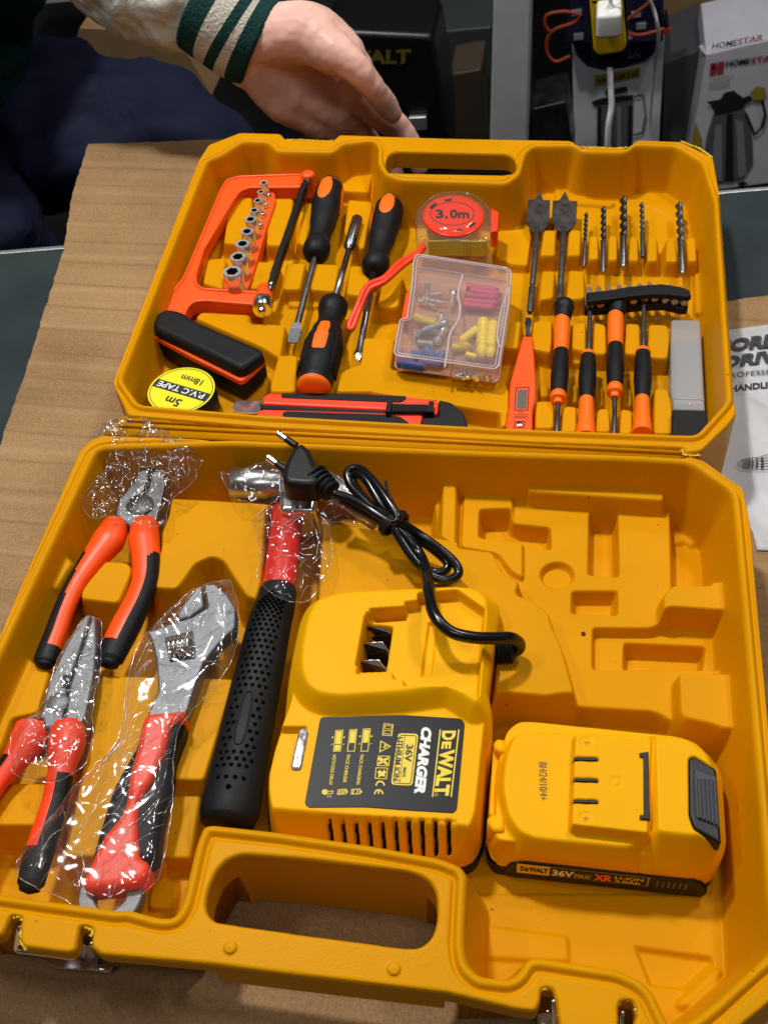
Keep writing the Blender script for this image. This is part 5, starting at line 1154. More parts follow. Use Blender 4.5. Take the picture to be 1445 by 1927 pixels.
for x in (498, 574): add_poly(bm, [g(x, 1178), g(x + 7, 1178), g(x + 6, 1192), g(x - 1, 1192)], lift=0.0)
add_poly(bm, [g(380 + 17 * math.cos(q), 1186 + 15 * math.sin(q)) for q in np.linspace(0, 2 * PI, 20, endpoint=False)], lift=0.0); fr([(392, 1182), (426, 1178), (424, 1196), (390, 1198)], 0.0004)
for x in (392, 406): 
    for y in (1204, 1212): add_poly(bm, [g(x, y), g(x + 9, y), g(x + 9, y + 3), g(x, y + 3)], lift=0.0)
arc(985, 1200, 9, 9, 0, 2 * PI, 2)
for f in bm.faces:
    if f.normal.z == 0: f.normal_update()
    if f.normal.z < 0: f.normal_flip()
me = bpy.data.meshes.new('label_print'); bm.to_mesh(me); bm.free(); finish('label_print', me, ['yellow_ink', 'white_ink', 'ink'], ch, smooth=False)
# mains lead with plug
zc = 0.060
path = [(ZC, 760, 425, 0.062), (ZC, 860, 480, 0.060), (ZC, 960, 535, 0.060), (ZC, 1020, 560, 0.060), (ZC, 1090, 620, 0.056), (ZC, 1150, 710, 0.052), (ZC, 1185, 800, 0.056), (ZC, 1195, 900, 0.066), (ZC, 1225, 1010, 0.070), (ZG, 1060, 312, 0.069), (ZG, 1180, 345, 0.066), (ZG, 1300, 350, 0.062), (ZG, 1385, 348, 0.058), (ZG, 1432, 372, 0.050), (ZG, 1434, 405, 0.044), (ZG, 1400, 424, 0.041)]
tube('mains_lead', catmull([P(*z1(f, x, y), z) for f, x, y, z in path], 10), 0.0033, 'cable', ch, segs=14)
def lead(pts, z): return catmull([P(*z1(ZC, x, y), z + dz) for x, y, dz in pts], 10)
tube('lead_loop', lead([(715, 395, 0.006), (800, 425, 0.004), (900, 480, 0.002), (1000, 540, 0.002), (1040, 520, 0.004), (985, 430, 0.006), (920, 340, 0.006), (850, 275, 0.004), (790, 285, 0.002), (800, 355, 0), (880, 440, 0), (1000, 550, 0), (1060, 640, -0.004), (1130, 740, -0.008), (1210, 810, -0.012), (1290, 835, -0.014), (1345, 800, -0.014), (1320, 740, -0.012), (1240, 670, -0.010), (1140, 600, -0.006), (1040, 535, 0.002)], 0.062), 0.0027, 'cable', ch, segs=12)
tube('lead_loop', lead([(1040, 545, 0.0), (950, 440, 0.004), (880, 330, 0.006), (830, 300, 0.004), (815, 340, 0.0), (870, 420, 0.0), (980, 530, -0.002), (1090, 650, -0.006), (1150, 740, -0.010), (1210, 790, -0.014), (1270, 790, -0.015), (1290, 750, -0.014), (1230, 690, -0.012), (1130, 620, -0.008), (1040, 550, -0.002)], 0.060), 0.0027, 'cable', ch, segs=12)
c = P(*z1(ZC, 1015, 545), 0.062)
bm = bm_new()
for k in range(3):
    cc = P(*z1(ZC, 1012 + k * 7, 538 + k * 9), 0.060); d = (P(*z1(ZC, 1080, 620), 0.058) - cc).normalized(); s, u = frame_of(d)
    add_tube(bm, [cc + s * math.cos(q) * 0.0088 + u * math.sin(q) * 0.0062 for q in np.linspace(0, 2 * PI, 24, endpoint=False)], 0.0012, 6, closed=True)
add_tube(bm, catmull([P(*z1(ZC, x, y), z) for x, y, z in ((1030, 500, 0.066), (1022, 460, 0.068), (990, 390, 0.070), (978, 335, 0.072))], 6), 0.0009, 6)
bm_finish('wire_tie', bm, 'rubber', ch)
a, b = P(*z1(ZG, 1262, 418), 0.040), P(*z1(ZG, 1408, 425), 0.041)
lathe('strain_relief', a, b, [(t, (0.0078 - 0.0020 * t) * (1.08 if (i % 2) else 0.9)) for i, t in enumerate(np.linspace(0, 1, 15))], 'rubber', ch)
# plug
zp = 0.066
plug_px = ZC((556, 132), (600, 172), (622, 235), (650, 290), (640, 345), (585, 355), (480, 345), (456, 318), (458, 280), (480, 215), (512, 158))
pg = slab('plug', plug_px, zp - 0.009, zp + 0.006, 'black', ch, r=0.0025, bev=0.004, seg=4)
for (x0, y0, x1, y1) in ((434, 93, 528, 158), (384, 213, 478, 282)):
    a, b = P(*z1(ZC, x0, y0), zp + 0.001), P(*z1(ZC, x1, y1), zp - 0.001); d = b - a
    lathe('pin', a, a + d * 0.5, [(0, 0.0014), (0.06, 0.0021), (1, 0.0021)], 'chrome', pg)
    lathe('pin_sleeve', a + d * 0.49, b, [(0, 0.0021), (1, 0.0023)], 'black', pg)
a, b = P(*z1(ZC, 615, 315), zp - 0.001), P(*z1(ZC, 712, 392), zp - 0.002)
lathe('strain_relief', a, b, [(t, (0.0088 - 0.0028 * t) * (1.06 if (i % 3) else 0.80)) for i, t in enumerate(np.linspace(0, 1, 16))], 'rubber', pg)

# ---- battery
bt = thing('battery_pack', 'yellow slide battery pack with black release button and printed side strip', 'battery', tuple(P(1140, 1560, 0.006)))
btop = ZF((262, 170), (322, 124), (400, 127), (1040, 192), (1125, 220), (1205, 300), (1218, 340), (1238, 690), (1195, 765), (1120, 775), (820, 745), (225, 682), (200, 640), (225, 300))
xs = [P(x, y, 0.038) for x, y in btop]
Fq = Field(min(p.x for p in xs) - 0.012, max(p.x for p in xs) + 0.012, min(p.y for p in xs) - 0.016, max(p.y for p in xs) + 0.012, 0.0005, 0.008)
Fq.raise_(btop, 0.038, r=0.005, k=12, e=0.0018)
Fq.raise_(ZF((265, 300), (300, 205), (350, 180), (560, 187), (940, 200), (1110, 230), (1195, 310), (1215, 600), (1160, 640), (945, 632), (825, 705), (405, 665), (330, 638), (275, 560), (252, 430)), 0.0445, r=0.004, k=2.5, e=0.001)
Fq.raise_(ZF((575, 190), (925, 215), (907, 642), (560, 603)), 0.0515, r=0.0008, k=9, e=0.0005)
Fq.raise_(ZF((935, 196), (1080, 215), (1165, 280), (1190, 330), (1205, 600), (1180, 640), (1105, 650), (948, 632)), 0.0515, r=0.002, k=2.0, e=0.001)
for y in (306, 401, 497): Fq.cut(ZF((556, y - 9), (672, y - 7), (684, y), (680, y + 9), (556, y + 5)), 0.0515, 0.042, r=0.0003, k=14)
Fq.cut(ZF((1085, 300), (1112, 288), (1215, 350), (1240, 690), (1110, 622), (1088, 560)), 0.052, 0.044, r=0.002, k=6)
for cx, cy in ((628, 230), (622, 570), (763, 410)):
    cpts = [(cx + 22 * math.cos(q), cy + 20 * math.sin(q)) for q in np.linspace(0, 2 * PI, 20, endpoint=False)]; sl, d_ = Fq.sd(Fq.poly(ZF(*cpts), 0.0515, 0.0001)); Fq.h[sl] -= 0.0005 * np.exp(-(d_ / 0.0006) ** 2)
Fq.blur(1)
out_q = [p.to_2d() for p in inset_ring(fillet([P(x, y, 0.038) for x, y in btop], 0.005), -0.0026)]
Fq.build('shell', out_q, 0.018, [], ['charger', 'black'], bt)
slabw('bottom_shell', [Vector((p[0], p[1], 0.018)) for p in inset_ring([Vector((q[0], q[1], 0)) for q in out_q], 0.0006)], 0.0065, 0.0185, 'black', bt, bev=0.001)
for y in (306, 401, 497): slab('slot_dark_insert', ZF((572, y - 7), (670, y - 6), (680, y), (676, y + 6), (572, y + 3)), 0.043, 0.0508, 'black', bt, bev=0)  # black inserts stand for the shade inside the cut slots
for q in ([(262, 215), (225, 212), (210, 232), (215, 262), (240, 275), (270, 275)], [(258, 548), (200, 552), (180, 572), (185, 600), (210, 632), (262, 632)]): slab('lug', ZF(*q), 0.012, 0.040, 'charger', bt, r=0.002, bev=0.002)
slab('lug_bridge', ZF((208, 262), (262, 268), (250, 560), (190, 560)), 0.012, 0.033, 'charger', bt, r=0.001, bev=0.001)
slab('rail_clip', ZF((866, 278), (906, 272), (914, 578), (868, 574), (868, 556), (886, 556), (884, 296), (868, 294)), 0.051, 0.0528, 'black', bt, bev=0.0004)
slab('release_button', ZF((1085, 302), (1112, 290), (1212, 350), (1235, 690), (1112, 620), (1088, 558)), 0.042, 0.0505, 'black', bt, r=0.002, bev=0.0015)
bm = bm_new()
slab('x', ZF((1112, 352), (1210, 385), (1226, 612), (1122, 568)), 0.050, 0.0512, None, add=bm, bev=0.0004)
for i in range(5): x = 1130 + i * 18; add_tube(bm, [P(*z1(ZF, x, 392 + i * 3), 0.0514), P(*z1(ZF, x + 10, 572 + i * 7), 0.0514)], 0.0007, 6)
bm_finish('thumb_pad', bm, mat('pad_grey', (0.045, 0.047, 0.055), 0.5, bump=0.5, bscale=1500), bt, smooth=False)
bm = bm_new(); z = 0.0447
add_text(bm, 'BH/24/10/4+', P(*z1(ZF, 415, 320), z), P(*z1(ZF, 418, 490), z), P(*z1(ZF, 450, 322), z), lift=0.0001)
zz = 0.0519
for cx, cy, plus in ((628, 230, 0), (622, 570, 1)):
    add_poly(bm, [P(*z1(ZF, cx - 12, cy - 1.5), zz), P(*z1(ZF, cx + 12, cy - 1.5), zz), P(*z1(ZF, cx + 12, cy + 1.5), zz), P(*z1(ZF, cx - 12, cy + 1.5), zz)], lift=0.0, mi=1)
    if plus: add_poly(bm, [P(*z1(ZF, cx - 1.5, cy - 12), zz), P(*z1(ZF, cx + 1.5, cy - 12), zz), P(*z1(ZF, cx + 1.5, cy + 12), zz), P(*z1(ZF, cx - 1.5, cy + 12), zz)], lift=0.0, mi=1)
me = bpy.data.meshes.new('date_print'); bm.to_mesh(me); bm.free(); finish('date_print', me, [mat('faded_ink', (0.16, 0.10, 0.02), 0.6), mat('moulded_mark', (0.62, 0.26, 0.004), 0.5)], bt, smooth=False)
# printed strip on the near side, standing just proud of the shell wall
A0 = P(*z1(ZF, 322, 706), 0.036); B0 = P(*z1(ZF, 1122, 790), 0.036)
near = [Vector((p[0], p[1], 0)) for p in out_q]
def wall_at(fx, zz):       # nearest outline point along the near wall
    t = A0.lerp(B0, fx); d = (B0 - A0).normalized(); n = Vector((d.y, -d.x, 0)); n = n if n.y < 0 else -n
    best = max(((Vector((q.x, q.y, 0)) - Vector((t.x, t.y, 0))).dot(n) for q in near if abs((Vector((q.x, q.y, 0)) - Vector((t.x, t.y, 0))).dot(d)) < 0.05), default=0.006)
    return Vector((t.x, t.y, zz)) + n * (best + 0.0010)
W0, W1 = wall_at(0.0, 0.0), wall_at(1.0, 0.0)
dW = (W1 - W0).normalized(); nW = Vector((dW.y, -dW.x, 0)); nW = nW if nW.y < 0 else -nW
off = max((W0).dot(nW), (W1).dot(nW)); W0 += nW * (off - W0.dot(nW)); W1 += nW * (off - W1.dot(nW))
bm = bm_new(); q = Quad(W0 + Vector((0, 0, 0.0105)), W1 + Vector((0, 0, 0.0105)), W0 + Vector((0, 0, 0.0270)))
pts = [q(x, y) for x, y in ((-0.06, -0.10), (1.08, -0.10), (1.10, 0.25), (1.05, 0.75), (1.0, 0.95), (0.05, 1.0), (-0.04, 0.8), (-0.07, 0.3))]
add_loft(bm, [[p - nW * 0.004 for p in pts], pts]); bm_finish('side_strip', bm, 'black', bt, smooth=False, bevel=0.0006)
bm = bm_new()
def front(o): return o
q = Quad(W0 + nW * 0.0002 + Vector((0, 0, 0.0145)), W1 + nW * 0.0002 + Vector((0, 0, 0.0145)), W0 + nW * 0.0002 + Vector((0, 0, 0.0262)))
q.rect(bm, 0.00, 0.755, 0.10, 0.98, mi=1, lift=0.0001); q.rect(bm, 0.19, 0.750, 0.13, 0.955, mi=0, lift=0.0002)
q.text(bm, 'D', 0.02, 0.045, 0.36, 0.78, mi=0, bold=0.05, lift=0.0003); q.text(bm, 'E', 0.048, 0.068, 0.36, 0.66, mi=0, bold=0.05, lift=0.0003); q.text(bm, 'WALT', 0.070, 0.18, 0.36, 0.78, mi=0, bold=0.05, lift=0.0003)
q.text(bm, '36V', 0.205, 0.33, 0.25, 0.80, mi=2, bold=0.04, lift=0.0003); q.text(bm, 'MAX/', 0.335, 0.43, 0.22, 0.62, mi=1, lift=0.0003)
q.text(bm, 'XR', 0.445, 0.55, 0.22, 0.78, mi=3, bold=0.04, lift=0.0003); q.text(bm, 'LI-ION', 0.565, 0.725, 0.56, 0.80, mi=1, bold=0.02, lift=0.0003); q.text(bm, '2.0Ah', 0.565, 0.71, 0.20, 0.46, mi=1, bold=0.02, lift=0.0003)
for i in range(6): q.rect(bm, 0.80 + i * 0.032, 0.81 + i * 0.032, 0.2, 0.8, mi=4, lift=0.0003)
me = bpy.data.meshes.new('side_print'); bm.to_mesh(me); bm.free(); finish('side_print', me, ['ink', 'yellow_ink', 'white_ink', M['neon'], 'mat_grey'], bt, smooth=False)
# ------------------------------------------------------------------ latches and torn plastic
def OZ(x, y, z): return P(*z1(ZO, x, y), z)
def QZ(x, y, z): return P(*z1(ZQ, x, y), z)
def latch(F, pts_bail, pts_plate, lip, side):
    pr = bm_new()
    tube_ = tube('latch_bail', catmull([F(*p) for p in pts_bail], 4) if 0 else fillet_open([F(*p) for p in pts_bail], 0.002), 0.0013, 'chrome', case, segs=8)
    ring = [F(x, y, 0.016) for x, y in pts_plate]; bm = bm_new()
    add_loft(bm, [[p - Vector((0, 0, 0.0012)) for p in ring], ring]); pl_ = bm_finish('latch_plate', bm, 'steel_bright', case, smooth=False, bevel=0.0004)
    if lip: tube('latch_lip', [F(*p) for p in lip], 0.0012, 'chrome', pl_, segs=8)
    ring = [F(*p) for p in side]; bm = bm_new(); add_loft(bm, [ring, [p + Vector((0.0008, 0, 0)) for p in ring]]); bm_finish('latch_arm', bm, 'steel_bright', pl_, smooth=False)
    c = F(*[(side[0][0] + side[2][0]) / 2 + 20, (side[0][1] + side[2][1]) / 2 - 60, 0.036]); lathe('latch_rivet', c, c + Vector((0.003, 0, 0)), [(0, 0.002), (0.6, 0.002), (1, 0.001)], 'chrome', pl_)
def fillet_open(pts, r):
    out = [pts[0]]
    for a, b, c in zip(pts[:-2], pts[1:-1], pts[2:]):
        t = min(r, (a - b).length * 0.4, (c - b).length * 0.4); p1 = b + (a - b).normalized() * t; p2 = b + (c - b).normalized() * t
        for k in range(5): s = k / 4; out.append(p1 * (1 - s) ** 2 + b * 2 * s * (1 - s) + p2 * s * s)
    out.append(pts[-1]); return out
latch(OZ, [(215, 560, 0.047), (200, 640, 0.042), (170, 824, 0.0315), (792, 903, 0.0315), (850, 690, 0.043), (862, 640, 0.046)], [(420, 905), (800, 905), (1000, 965), (1190, 985), (1160, 1045), (620, 1012), (480, 965)], [(925, 1000, 0.018), (1150, 1034, 0.018)], [(830, 740, 0.036), (960, 800, 0.030), (1030, 870, 0.020), (1000, 980, 0.016), (800, 890, 0.016)])
latch(QZ, [(340, 560, 0.049), (345, 640, 0.045), (345, 900, 0.030), (1075, 985, 0.030), (1050, 760, 0.043), (1060, 670, 0.047)], [(200, 880), (1000, 980), (1000, 1080), (200, 1000)], None, [(170, 720, 0.034), (240, 700, 0.034), (330, 760, 0.028), (330, 900, 0.018), (170, 880, 0.018)])
def torn(pts, F, z, n, r=0.0007):
    rnd = random.Random(len(pts) * 7 + n); q = catmull([F(x, y, z) for x, y in pts], 8); bm = bm_new(); path = [p + Vector((rnd.uniform(-1, 1), rnd.uniform(-1, 1), rnd.uniform(-0.6, 0.4))) * 0.0006 for p in q]
    add_tube(bm, path, lambda t: r * rnd.uniform(0.3, 1.3), 6)
    for p in path[::2]:
        if rnd.random() < 0.6:
            d = Vector((rnd.uniform(-1, 1), rnd.uniform(-1, 1), rnd.uniform(0, 1))).normalized() * 0.0016; bm.faces.new([bm.verts.new(p), bm.verts.new(p + d), bm.verts.new(p + Vector((d.y, -d.x, 0.0003)) * 0.5)])
    bm_finish('torn_edge', bm, 'flash', case, smooth=False)
zr = RIM - 0.0018
torn([(60, 530), (90, 470), (130, 440), (180, 470), (228, 480), (240, 560), (215, 690), (240, 775), (300, 800)], OZ, zr, 1)
torn([(830, 590), (850, 545), (900, 575), (950, 600), (985, 590), (962, 690)], OZ, zr, 2)
torn([(205, 400), (240, 460), (290, 430), (340, 440), (370, 510), (390, 620), (410, 740)], QZ, zr, 3)
torn([(1010, 600), (1040, 562), (1110, 566), (1190, 562), (1212, 680), (1240, 790)], QZ, zr, 4)
PX = lambda x, y, z: P(x, y, z)
torn([(1092, 277), (1120, 277), (1150, 278), (1180, 278)], PX, zr, 5, 0.0006)
torn([(539, 263), (580, 264), (625, 265)], PX, zr, 6, 0.0006)
torn([(1281, 267), (1300, 273), (1320, 283), (1340, 296)], PX, zr, 7, 0.0008)
torn([(1284, 846), (1285, 855), (1300, 857), (1318, 856)], PX, zr, 8, 0.0007)

# ------------------------------------------------------------------ crumpled clear film
M['film'] = clear_mat('clear_film', (0.95, 0.95, 0.96), 0.008, 0.09, refl=1.9, bump=0.0, bscale=90)
M['bag'] = clear_mat('bag_film', (0.95, 0.95, 0.96), 0.014, 0.10, refl=1.7, bump=0.0, bscale=60)
M['crease'] = clear_mat('film_crease', (0.97, 0.97, 0.98), 0.13, 0.12, refl=5.5)
def film(name, label, cat, px, zf, step, amp, m, seed, scale=60, parent=None, edge=0.006, hills=(), smooth=False, dens=0.05, ang_=None, ln_r=(0.004, 0.013)):
    """loose film: jittered sheet over the traced outline at its own height, creased at random"""
    ring = [P(x, y, zf) for x, y in px]; xs = [p.x for p in ring]; ys = [p.y for p in ring]; rnd = random.Random(seed); pts = []
    ring = fillet(ring, 0.006, 2); rag = []
    for i, p in enumerate(ring):
        q = ring[(i + 1) % len(ring)]; L = (q - p).length; k = max(1, int(L / step))
        for j in range(k): c = p.lerp(q, j / k); rag.append((c.x + rnd.uniform(-1, 1) * step * 0.35, c.y + rnd.uniform(-1, 1) * step * 0.35))
    def inside(x, y):
        c = False; n = len(rag)
        for i in range(n):
            (x1, y1), (x2, y2) = rag[i - 1], rag[i]
            if (y1 > y) != (y2 > y) and x < (x2 - x1) * (y - y1) / (y2 - y1) + x1: c = not c
        return c
    y = min(ys)
    while y < max(ys):
        x = min(xs)
        while x < max(xs):
            a, b = x + rnd.uniform(-0.45, 0.45) * step, y + rnd.uniform(-0.45, 0.45) * step
            if inside(a, b): pts.append((a, b))
            x += step
        y += step
    allp = [Vector(p) for p in rag + pts]; res = delaunay_2d_cdt(allp, [], [list(range(len(rag)))], 1, 1e-6)
    bm = bm_new(); ra = np.array(rag); vs = []
    off = Vector((seed * 3.1, seed * 1.7, 0))
    for v in res[0]:
        p = Vector((v.x, v.y, 0)); d = math.sqrt(((ra - np.array([v.x, v.y])) ** 2).sum(1).min())
        n1 = abs(mnoise.noise(p * scale + off)); n2 = abs(mnoise.noise(p * scale * 2.3 + off * 2)); n3 = mnoise.noise(p * scale * 5 + off)
        h = amp * (1.0 - 2.2 * n1) + amp * 0.55 * (0.6 - 1.6 * n2) 
        for (hx, hy, hr, hh) in hills:
            c = P(hx, hy, zf); h += hh * math.exp(-((v.x - c.x) ** 2 + (v.y - c.y) ** 2) / (hr * hr))
        k = min(1, d / edge); z = zf + h * (0.5 + 0.5 * k) - 0.004 * (1 - k)
        vs.append(bm.verts.new((v.x, v.y, z)))
    for f in res[2]:
        try: bm.faces.new([vs[i] for i in f])
        except ValueError: pass
    me = bpy.data.meshes.new(name); bm.to_mesh(me); bm.free()
    o = finish(name, me, m, parent, smooth=smooth)
    if parent is None: tag(o, label, cat)
    # fold lines: fine ridges that run over the sheet and along its hem
    zz = {}; V = np.array([v.co[:] for v in me.vertices]) + np.array(ORG[o]); cb = bm_new()
    def zat(x, y): i = ((V[:, 0] - x) ** 2 + (V[:, 1] - y) ** 2).argmin(); return V[i, 2] + 0.0002
    n = int(len(V) * (step ** 2) / 1e-6 * dens)
    for _ in range(n):
        i = rnd.randrange(len(V)); x, y = V[i, 0], V[i, 1]; ang = (rnd.gauss(*ang_) if ang_ else rnd.uniform(0, 2 * PI)); L = rnd.uniform(*ln_r); path = []; bend = rnd.uniform(-1, 1) * 1.2
        m_ = max(3, int(L / 0.0018))
        for k in range(m_):
            if not inside(x, y): break
            path.append(Vector((x, y, zat(x, y)))); ang += bend / m_ + rnd.uniform(-0.25, 0.25); x += math.cos(ang) * L / m_; y += math.sin(ang) * L / m_
        if len(path) >= 3:
            r0 = rnd.uniform(0.00008, 0.00027); add_tube(cb, path, lambda t: r0 * (0.25 + math.sin(PI * min(1, max(0, t)))), 5)
    hem = [Vector((x, y, zat(x, y))) for x, y in rag[::2]]
    add_tube(cb, hem, 0.00014, 5, closed=True)
    bm_finish('fold_line', cb, 'crease', o)
    return o
film('plastic_film', 'crumpled clear film bunched round the jaws of the combination pliers', 'plastic film', ZA((490, 140), (640, 75), (850, 68), (960, 160), (1090, 205), (1110, 250), (1060, 400), (1000, 470), (920, 500), (900, 640), (820, 655), (740, 640), (640, 600), (490, 620), (430, 520), (490, 410), (600, 330), (545, 240)), 0.050, 0.0014, 0.0052, 'film', 3, 62, smooth=True, dens=0.06)
film('plastic_film', 'tight clear film round the needle nose pliers', 'plastic film', [(158, 1150), (192, 1158), (186, 1260), (170, 1330), (176, 1400), (150, 1448), (90, 1472), (20, 1455), (12, 1400), (28, 1355), (72, 1335), (105, 1235)], 0.0535, 0.0013, 0.0022, 'film', 5, 80, smooth=True, dens=0.07, ln_r=(0.003, 0.009))
film('plastic_bag', 'long clear plastic bag over the adjustable wrench', 'plastic bag', ZA((1240, 930), (1105, 960), (960, 1060), (760, 1270), (700, 1420), (680, 1560)) + ZB((640, 400), (400, 650), (160, 950), (50, 1095), (110, 1165), (450, 1325), (600, 1360), (760, 1240), (860, 1160), (930, 820), (935, 600), (955, 330), (1210, 60)) + ZA((1290, 1300), (1300, 1100), (1255, 960)), 0.0515, 0.0018, 0.0030, 'bag', 8, 30, smooth=True, dens=0.018, ang_=(1.15, 0.4), ln_r=(0.008, 0.035))
film('plastic_film', 'loose clear film hanging on the hammer head and its red neck', 'plastic film', ZC((140, 265), (200, 300), (330, 235), (470, 225), (640, 250), (780, 330), (880, 450), (960, 570), (900, 585), (750, 530), (690, 525), (715, 720), (640, 880), (550, 950), (380, 880), (320, 800), (350, 650), (290, 520), (400, 435), (220, 425), (150, 300)), 0.0505, 0.0016, 0.0042, 'film', 11, 46, smooth=True, dens=0.024, ang_=(1.4, 0.6), ln_r=(0.005, 0.022))

# ------------------------------------------------------------------ leaflet
M['paper'] = mat('paper', (0.86, 0.87, 0.90), 0.6, bump=0.15, bscale=200, var=0.03)
lf = thing('leaflet', 'white printed instruction leaflet partly under the case on the right', 'leaflet', tuple(P(1430, 800, 0.001)))
lp = [(1300, 636), (1374, 619), (1445, 607), (1560, 590), (1900, 600), (1900, 1040), (1445, 1032), (1425, 1031), (1420, 1012), (1418, 1000), (1407, 980), (1330, 840), (1290, 760)]
bm = bm_new(); ring = [P(x, y, 0.003) for x, y in lp]; res = delaunay_2d_cdt([p.to_2d() for p in ring] + [Vector((x, y)) for x in np.arange(0.09, 0.36, 0.008) for y in np.arange(0.38, 0.62, 0.008)], [], [list(range(len(ring)))], 1, 1e-6)
vs = [bm.verts.new((v.x, v.y, 0.0022 + 0.0012 * math.sin(v.x * 40 + v.y * 25))) for v in res[0]]
for f in res[2]: bm.faces.new([vs[i] for i in f])
for v in [v for v in bm.verts if not v.link_faces]: bm.verts.remove(v)
r_ = bmesh.ops.solidify(bm, geom=bm.faces[:], thickness=0.0002)
bm_finish('sheet', bm, 'paper', lf)
bm = bm_new(); z = 0.0039
def RZ(x, y): return P(*z1(ZR, x, y), z)
def rt(s, x0, y0, x1, y1, h, sh=0, mi=0, bold=0.0): add_text(bm, s, RZ(x0, y0), RZ(x1, y1), RZ(x0 + sh, y0 - h), mi=mi, bold=bold, lift=0.0)
rt('CORDLESS', 80, 400, 880, 300, 88, 22, 1, 0.05)
rt('DRIVER', 140, 512, 740, 430, 84, 22, 1, 0.05)
rt('PROFESSIONAL', 165, 586, 700, 530, 34, 0, 1, 0.0); rt('HANDLING', 205, 682, 590, 640, 44, 0, 0, 0.035)
def ln_(pts, w=0.00025): add_tube(bm, [RZ(x, y) for x, y in pts], w, 4)
for f_ in bm.faces: f_.normal_update()
me = bpy.data.meshes.new('lettering'); bm.to_mesh(me); bm.free(); finish('lettering', me, ['ink', mat('grey_ink', (0.03, 0.03, 0.032), 0.5)], lf, smooth=False)
bm = bm_new(); ln_([(255, 1205), (275, 1192), (300, 1175), (340, 1165), (400, 1160), (480, 1138)]); ln_([(255, 1205), (270, 1215), (300, 1235), (350, 1243), (420, 1246), (480, 1250)])
for x in (300, 318, 340, 365, 390, 400, 430, 440): ln_([(x, 1170 - (x - 300) * 0.1), (x + 4, 1205), (x, 1240)])
for y in (1180, 1195, 1210, 1225): ln_([(320, y), (385, y - 2)])
for y in (1165, 1185, 1205, 1225): ln_([(400, y), (435, y + 6), (480, y - 4)])
for f in bm.faces: f.normal_update()
me = bpy.data.meshes.new('drill_drawing'); bm.to_mesh(me); bm.free(); finish('drill_drawing', me, 'ink', lf, smooth=False)

# ------------------------------------------------------------------ counter, floor
M['glass_top'] = mat('glass_over_dark', (0.035, 0.045, 0.048), 0.14, spec=0.8, var=0.25, vscale=12)  # the dark space seen under the glass is put into its colour
M['alu'] = mat('aluminium_trim', (0.5, 0.52, 0.52), 0.35, 0.8, bump=0.2, bscale=500)
M['cabinet'] = mat('dark_cabinet', (0.012, 0.013, 0.016), 0.5)
ct = thing('glass_counter', 'glass shop counter with a dark inside, under the cardboard sheet', 'counter', tuple(P(700, 1200, -0.75)))
zt = -0.0065; A = P(0, 479, zt); B = P(1445, 358, zt); d = (B - A).normalized(); n = Vector((-d.y, d.x, 0)); A2 = A - d * 0.5; B2 = B + d * 0.6
slabw('glass_top', [A2, B2, B2 - n * 1.3, A2 - n * 1.3][::-1], zt - 0.008, zt, 'glass_top', ct, bev=0.0012)
bm = bm_new(); add_loft(bm, [[A2 + n * 0.001 + Vector((0, 0, h)), A2 + n * 0.006 + Vector((0, 0, h)), B2 + n * 0.006 + Vector((0, 0, h)), B2 + n * 0.001 + Vector((0, 0, h))] for h in (-0.02, 0.0)]); bm_finish('edge_trim', bm, 'alu', ct, smooth=False, bevel=0.0008)
bm = bm_new(); add_loft(bm, [[Vector((p.x, p.y, z)) for p in (A2 - n * 0.01, B2 - n * 0.01, B2 - n * 1.28, A2 - n * 1.28)] for z in (-0.75, zt - 0.009)]); bm_finish('cabinet', bm, 'cabinet', ct, smooth=False)
FLZ = -0.75
bm = bm_new(); add_box(bm, (0, 1.5, FLZ - 0.02), 9, 9, 0.04); o = bm_finish('floor', bm, mat('floor_dark', (0.012, 0.012, 0.012), 0.5, var=0.4, vscale=3, bump=0.2, bscale=20), None, smooth=False); tag(o, None, None, None, 'structure')
bm = bm_new(); add_box(bm, (0, 3.9, 0.6), 9, 0.1, 2.7); o = bm_finish('wall', bm, mat('wall_dark', (0.02, 0.02, 0.022), 0.8, var=0.2), None, smooth=False); tag(o, 'dark back wall of the shop behind the boxes', 'wall')

# ------------------------------------------------------------------ things behind the counter
def boxY(name, px, y, depth, m, parent=None, bev=0.002, dz=0.0):
    ring = [PY(x, yy, y) for x, yy in px]; back = [p + Vector((0, depth, dz)) for p in ring]; bm = bm_new(); add_loft(bm, [ring, back])
    return bm_finish(name, bm, m, parent, smooth=False, bevel=bev)
def quadY(px, y, lift=0.001): return Quad(*[PY(*p, y) - Vector((0, lift, 0)) for p in px])
M['box_white'] = mat('printed_box_white', (0.56, 0.55, 0.61), 0.5, var=0.05)
M['box_grey'] = mat('shaded_side_grey', (0.06, 0.06, 0.07), 0.5)
M['navy_ink'] = mat('navy_print', (0.006, 0.010, 0.05), 0.5)
M['red_ink'] = mat('red_print', (0.35, 0.03, 0.04), 0.5)
M['jug_ink'] = mat('jug_print_grey', (0.10, 0.10, 0.115), 0.35)
M['jug_light'] = mat('jug_print_light', (0.23, 0.23, 0.25), 0.35)
M['yl_ink'] = mat('mustard_print', (0.30, 0.24, 0.03), 0.5)
M['carton'] = mat('brown_carton', (0.26, 0.155, 0.07), 0.7, bump=0.3, bscale=40, var=0.12, vscale=12)
M['blackbox'] = mat('black_case', (0.006, 0.006, 0.007), 0.35, bump=0.3, bscale=60)
def prn(name, parts, mats, parent):
    bm = bm_new(); parts(bm)
    for f in bm.faces:
        f.normal_update()
        if f.normal.y > 0: f.normal_flip()
    me = bpy.data.meshes.new(name); bm.to_mesh(me); bm.free(); return finish(name, me, mats, parent, smooth=False)
